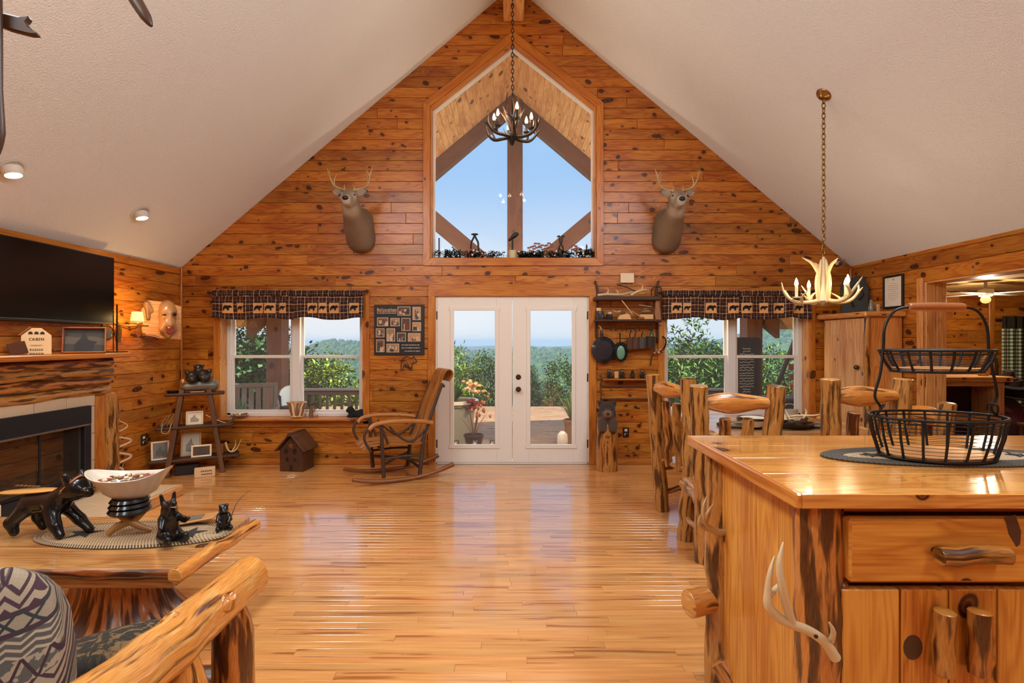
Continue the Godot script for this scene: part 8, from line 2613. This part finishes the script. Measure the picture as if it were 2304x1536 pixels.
	part("golden_board", MB.new().tint(lin(206, 152, 84)).ball(Vector3(0.0, .236, -.1), Vector3(.05, .012, .2), 18, Transform3D(Basis(Vector3.RIGHT, -0.08), Vector3.ZERO)), M["gloss paint"], t, true)
	for k in 6: part("chain_link", MB.new().tint(lin(90, 60, 36)).ball(Vector3(.005, .252, -.2 + k * .026), Vector3(.012, .006, .012), 8), M["gloss paint"], t, true)
	t = thing("shell_dish", "large pale gold shell dish at the left end of the coffee table", "dish", Vector3(-2.93, y + .001, -2.66), 0.3)
	rows = []
	for i in 13:
		var u := i / 12.0
		var row := PackedVector3Array()
		for j in 15:
			var v := -1.0 + j / 7.0
			row.append(Vector3(-.2 + u * .42, .06 + .12 * sin(u * 1.9) * .9 - .05 * v * v + .006 * sin(j * 2.6), v * .12 * sin(clampf(u * .9 + .12, 0, 1) * PI)))
		rows.append(row)
	var sd := MB.new().tint(lin(232, 208, 166))
	sd.grid(rows)
	part("shell", sd, M["gloss paint"], t, true)
	part("foot", MB.new().tint(lin(140, 112, 78)).tube([Vector3(0, 0, 0), Vector3(-.02, .12, 0)], [.07, .03], 12, true, .3, 3), M["paint"], t, true)
	t = thing("booklet_tray", "small gilt tray with a patterned panel behind the seated bear on the coffee table", "tray", Vector3(-1.83, y, -2.93), 0.3)
	part("tray", MB.new().tint(lin(196, 140, 86)).box(Vector3(0, .02, 0), Vector3(.24, .012, .11), .004, Basis(Vector3(0, 0, 1), 0.1)), M["gloss paint"], t, true)
	part("panel", MB.new().tint(lin(110, 96, 78)).box(Vector3(0, .0275, 0), Vector3(.11, .004, .08), .001, Basis(Vector3(0, 0, 1), 0.1)), M["cloth"], t, true)
	couch()

func couch() -> void:
	var t := thing("log_couch", "log framed couch with patterned cushions, its right arm towards the camera", "couch", Vector3(-1.75, 0, -1.3))
	var pl: Material = M["pale log"]
	var arm := MB.new().tint(Color(1.0, .9, .76))
	log_shape(arm, Vector3(-.985, .622, -1.92), Vector3(-1.015, .618, -.72), .073, .083, 951, 22, .014, .07, 16)
	part("arm", arm, pl, t)
	for q in [[-1.0, .685, -1.5, .03], [-.93, .655, -1.68, .026]]:
		part("arm_knot", MB.new().tint(Color(.9, .72, .55)).lathe([Vector2(.034, -.012), Vector2(.026, .006), Vector2(.018, .012), Vector2(.013, .006), Vector2(0, .002)], 16, Transform3D(Basis(Vector3(0, 0, 1), -0.5 if q[0] > -.96 else .1), Vector3(q[0], q[1], q[2])), 1.0, 1.3), pl, t)
	part("arm_post", MB.new().tint(Color(1, .86, .68)).tube([Vector3(-.965, 0, -1.77), Vector3(-.962, .2, -1.77), Vector3(-.966, .4, -1.772), Vector3(-.968, .485, -1.775), Vector3(-.97, .535, -1.78), Vector3(-.972, .58, -1.78)], [.07, .067, .066, .066, .056, .04], 18, true, .12, 21), M["bark log"], t)
	part("arm_post", MB.new().tint(Color(1, .86, .68)).tube([Vector3(-.975, 0, -1.52), Vector3(-.973, .3, -1.52), Vector3(-.973, .44, -1.525), Vector3(-.975, .5, -1.53), Vector3(-.978, .56, -1.53)], [.07, .067, .067, .05, .034], 18, true, .06, 22), pl, t)
	part("front_rail", log_shape(MB.new(), Vector3(-2.6, .26, -1.86), Vector3(-.97, .26, -1.86), .06, .06, 960, 14), M["bark log"], t)
	part("rear_post", log_shape(MB.new(), Vector3(-1.01, 0, -.76), Vector3(-1.01, .95, -.7), .07, .065, 961, 14), M["log"], t)
	part("back_rail", log_shape(MB.new(), Vector3(-2.6, .92, -.7), Vector3(-1.0, .92, -.7), .06, .06, 962, 14), M["log"], t)
	part("arm_post", log_shape(MB.new(), Vector3(-2.6, 0, -1.8), Vector3(-2.6, .6, -1.8), .07, .066, 963, 14), M["log"], t)
	part("seat_deck", MB.new().box(Vector3(-1.8, .27, -1.3), Vector3(1.5, .04, 1.05), .01), M["brown board"], t)
	for k in 2:
		part("seat_cushion", cushion(MB.new(), Vector3(.74, .17, 1.06), Transform3D(Basis(), Vector3(-1.43 - k * .76, .365, -1.36))), M["lodge dark cloth"], t)
		part("back_cushion", cushion(MB.new(), Vector3(.72, .5, .2), Transform3D(Basis(Vector3.RIGHT, -0.2), Vector3(-1.5 - k * .72, .66, -.83)), .3), M["lodge dark cloth"], t)
	solo("throw_pillow", cushion(MB.new(), Vector3(.46, .5, .2), Transform3D(Basis(Vector3.UP, .5) * Basis(Vector3.RIGHT, -.42) * Basis(Vector3(0, 0, 1), .15), Vector3(-1.32, .69, -1.19)), .32, 36), M["lodge cloth"], "large patterned throw pillow in tan and plum, propped on the couch", "pillow")
	solo("brown_pillow", cushion(MB.new().tint(Color(.62, .46, .3)), Vector3(.36, .14, .22), Transform3D(Basis(Vector3.UP, .35) * Basis(Vector3(0, 0, 1), .12), Vector3(-1.235, .525, -1.57)), .6), M["lodge dark cloth"], "small brown tapestry pillow on the couch seat beside the log arm", "pillow")

# ---------------------------------------------------------------- lights overhead
func chain(mb: MB, a: Vector3, b: Vector3, link: float) -> MB:
	var n := int((b - a).length() / (link * 0.78))
	for i in n:
		var c := a.lerp(b, (i + .5) / n)
		var q := []
		for k in 13:
			var w := TAU * k / 12
			var x := cos(w) * link * .26
			q.append(c + (Vector3(x, 0, 0) if i % 2 else Vector3(0, 0, x)) + Vector3(0, sin(w) * link * .5, 0))
		mb.tube(q, [link * .085], 5, false)
	return mb

func candle(p: Vector3, t: Node3D, energy: float, body: Color, h := .09) -> void:
	var c := part("candle", MB.new().tint(body).lathe([Vector2(0, 0), Vector2(.03, 0), Vector2(.032, .008), Vector2(.0125, .012), Vector2(.0125, h), Vector2(0, h)], 14, Transform3D(Basis(), p)), M["gloss paint"], t)
	part("bulb", MB.new().lathe([Vector2(0, 0), Vector2(.01, .002), Vector2(.0165, .022), Vector2(.011, .05), Vector2(.003, .072), Vector2(0, .075)], 14, Transform3D(Basis(), p + Vector3(0, h, 0))), M["flame bulb"], c)
	var l := OmniLight3D.new()
	l.name = "lamp"
	l.light_energy = energy
	l.light_size = .02
	l.light_color = Color(1, .9, .74)
	l.shadow_enabled = true
	l.omni_range = 16.0
	t.add_child(l)
	l.position = p + Vector3(0, h + .026, 0) - org[t]

func chandeliers() -> void:
	# dark antler chandelier under the ridge
	var t := thing("antler_chandelier", "dark antler chandelier hanging before the gable window", "chandelier", Vector3(0.005, 3.41, -5.0))
	var c := Vector3(0.005, 3.5, -5.0)
	var dm: Material = M["antler dark"]
	for k in 6:
		var a := k * TAU / 6 + .3
		var o := Vector3(cos(a), 0, sin(a))
		var w := o.cross(Vector3.UP)
		var m := MB.new().tint(Color(.32, .28, .26))
		antler(m, [c, c + o * .1 + Vector3(0, -.01, 0), c + o * .2 + w * .03, c + o * .27 + w * .05 + Vector3(0, .07, 0), c + o * .285 + w * .03 + Vector3(0, .15, 0)], .017, [[.45, c + o * .2 - w * .05 + Vector3(0, .16, 0)], [.7, c + o * .26 + w * .12 + Vector3(0, .1, 0)]])
		part("antler", m, dm, t)
		m = MB.new().tint(Color(1.1, .9, .7) if k % 2 else Color(.35, .3, .28))
		antler(m, [c + Vector3(0, .02, 0), c + o * .04 + Vector3(0, .12, 0), c + o * .085 + Vector3(0, .24, 0), c + o * .05 + w * .02 + Vector3(0, .33 + .05 * (k % 3), 0)], .014, [[.5, c + o * .13 + Vector3(0, .26, 0)]])
		part("antler", m, dm, t)
		candle(c + o * .19 + Vector3(0, .05 + .04 * (k % 2), 0), t, .10, lin(40, 30, 26))
	part("hub", MB.new().lathe([Vector2(0, -.09), Vector2(.012, -.08), Vector2(.02, -.05), Vector2(.045, -.02), Vector2(.05, .02), Vector2(.02, .05), Vector2(0, .06)], 16, Transform3D(Basis(), c)), M["black metal"], t)
	part("stem", MB.new().tube([c + Vector3(0, .05, 0), c + Vector3(0, .42, 0)], [.009], 8), M["black metal"], t)
	part("chain", chain(MB.new(), c + Vector3(0, .42, 0), Vector3(c.x, 5.39, c.z), .05), M["black metal"], t).set_meta("kind", "stuff")
	part("canopy", MB.new().lathe([Vector2(0, -.03), Vector2(.03, -.028), Vector2(.06, -.008), Vector2(.062, 0), Vector2(0, 0)], 18, Transform3D(Basis(), Vector3(c.x, 5.4, c.z))), M["black metal"], t)
	# pale antler chandelier over the dining table
	c = Vector3(2.69, 1.9, -4.42)
	t = thing("antler_chandelier", "pale antler chandelier with glowing candles over the dining table", "chandelier", c)
	var am: Material = M["antler"]
	for k in 4:
		var a: float = [3.35, 1.2, -.15, 4.7][k]
		var o := Vector3(cos(a), 0, sin(a))
		var w := o.cross(Vector3.UP)
		var m := MB.new().tint(Color(1, .95, .82))
		antler(m, [c + Vector3(0, -.03, 0), c + o * .1 + Vector3(0, -.06, 0), c + o * .22 + w * .03 + Vector3(0, -.05, 0), c + o * .3 + w * .04 + Vector3(0, .03, 0), c + o * .335 + Vector3(0, .12, 0)], .017, [[.4, c + o * .16 - w * .1 + Vector3(0, .03, 0)], [.66, c + o * .27 + w * .12 + Vector3(0, .06, 0)]], 8)
		part("antler", m, am, t)
		m = MB.new().tint(Color(1, .95, .82))
		antler(m, [c + Vector3(0, -.06, 0) + o * .03, c + o * .05 + Vector3(0, .1, 0), c + o * .035 + Vector3(0, .22, 0), c + o * .02 + Vector3(0, .31, 0)], .021, [[.6, c + o * (.13 if k else .17) + Vector3(0, .3 if k else .33, 0)]], 8)
		part("antler", m, am, t)
		candle(c + o * .215 + Vector3(0, -.02, 0), t, .08, lin(236, 214, 170), .1)
	part("hub", MB.new().lathe([Vector2(0, -.09), Vector2(.02, -.085), Vector2(.05, -.05), Vector2(.04, .0), Vector2(.02, .2), Vector2(.012, .33), Vector2(0, .335)], 14, Transform3D(Basis(), c)), am, t)
	part("chain", chain(MB.new(), c + Vector3(0, .33, 0), Vector3(c.x, 3.6, c.z), .055), M["brass"], t).set_meta("kind", "stuff")
	var sr := (RIDGE.y - 2.42) / (RIGHT - RIDGE.x)
	var cb := Basis(Vector3(0, 0, 1), -atan(sr))
	part("canopy", MB.new().lathe([Vector2(0, -.045), Vector2(.02, -.042), Vector2(.03, -.025), Vector2(.06, -.012), Vector2(.066, 0), Vector2(0, 0)], 22, Transform3D(cb, Vector3(c.x, RIDGE.y - (c.x - RIDGE.x) * sr - .001, c.z))), M["brass"], t)
	# large antler chandelier close to the camera: two tines show at the top left
	c = Vector3(-1.66, 3.02, -1.72)
	t = thing("antler_chandelier", "large brown antler chandelier overhead at the top left, only tips in view", "chandelier", c)
	for k in 5:
		var a := k * TAU / 5 + .55
		var o := Vector3(cos(a), 0, sin(a))
		var w := o.cross(Vector3.UP)
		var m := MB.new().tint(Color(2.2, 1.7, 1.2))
		antler(m, [c, c + o * .16 + Vector3(0, -.05, 0), c + o * .3 + w * .04 + Vector3(0, .0, 0), c + o * .42 + w * .06 + Vector3(0, .12, 0), c + o * .45 + Vector3(0, .24, 0)], .025, [[.5, c + o * .3 - w * .1 + Vector3(0, .2, 0)]], 9)
		part("antler", m, dm, t)
		candle(c + o * .3 + Vector3(0, .06, 0), t, NEAR_LAMP, lin(90, 60, 36), .1)
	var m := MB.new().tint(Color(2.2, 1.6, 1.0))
	m.tube(curve([c + Vector3(.1, -.04, 0), at(270, -60, 1.8), at(305, 0, 1.8), at(328, 38, 1.8), at(340, 58, 1.8)], 4), radii([.03, .026, .022, .018, .006], 17), 12)
	part("antler", m, dm, t)
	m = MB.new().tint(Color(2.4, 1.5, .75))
	var T := Transform3D(yaw(.25), at(50, 62, 1.75))
	m.extrude(poly([[-.11, .06], [-.06, .036], [.0, .028], [.025, .035], [.03, .026], [.022, .012], [.03, -.004], [.05, -.018], [.054, -.028], [.03, -.03], [-.03, -.02], [-.11, .005]]), .02, T, .005, true)
	part("palm_antler", m, dm, t)
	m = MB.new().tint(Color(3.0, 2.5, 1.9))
	m.tube(curve([c + Vector3(-.1, -.02, .0), at(-14, -60, 1.7), at(-6, 60, 1.7), at(-2, 200, 1.7), at(2, 300, 1.7), at(-4, 352, 1.7)], 4), radii([.024, .02, .014, .01, .012, .003], 21), 10)
	part("antler", m, dm, t)
	part("hub", MB.new().lathe([Vector2(0, -.1), Vector2(.04, -.07), Vector2(.07, 0), Vector2(.03, .08), Vector2(0, .1)], 16, Transform3D(Basis(), c)), M["black metal"], t)
	var sl := (RIDGE.y - EAVE) / (RIDGE.x - LEFT)
	part("chain", chain(MB.new(), c + Vector3(0, .1, 0), Vector3(c.x, RIDGE.y - (RIDGE.x - c.x) * sl - .04, c.z), .06), M["black metal"], t).set_meta("kind", "stuff")
	# sloped ceiling downlights
	var db := Basis(Vector3(0, 0, 1), atan(sl))
	for k in 4:
		var p := Vector3(-3.63, EAVE + (-3.63 - LEFT) * sl, -5.0 + k * 1.29)
		t = thing("downlight", ["white recessed downlight in the left ceiling slope, nearest the back wall", "white recessed downlight in the left ceiling slope, at the picture's left edge", "white recessed downlight in the left slope over the fireplace's near end", "white recessed downlight in the left slope beside the camera"][k], "downlight", p, 0.0, "downlights in the left slope")
		part("ring", MB.new().tint(lin(214, 206, 194)).lathe([Vector2(.07, -.0005), Vector2(.088, -.0005), Vector2(.09, -.005), Vector2(.072, -.007), Vector2(.07, -.0005)], 26, Transform3D(db, p)), M["paint"], t)
		part("eyeball", MB.new().tint(lin(226, 220, 210)).lathe([Vector2(.05, -.058), Vector2(.062, -.035), Vector2(.066, -.01), Vector2(.064, .0), Vector2(.0, .001)], 24, Transform3D(Basis(Vector3(0, 0, 1), atan(sl) * .45), p)), M["paint"], t)
		part("lens", MB.new().lathe([Vector2(0, -.0605), Vector2(.046, -.0595), Vector2(.05, -.057), Vector2(0, -.05)], 22, Transform3D(Basis(Vector3(0, 0, 1), atan(sl) * .45), p)), M["downlight glow"], t)
		var l := SpotLight3D.new()
		l.name = "lamp"
		l.light_energy = 1.0
		l.light_size = .045
		l.spot_angle = 62.0
		l.spot_angle_attenuation = .8
		l.spot_range = 14.0
		l.light_color = Color(1, .95, .86)
		l.shadow_enabled = true
		t.add_child(l)
		l.position = Vector3(.03, -.085, 0)
		l.rotation = Vector3(-PI / 2, 0, 0)

const NEAR_LAMP := 0.17
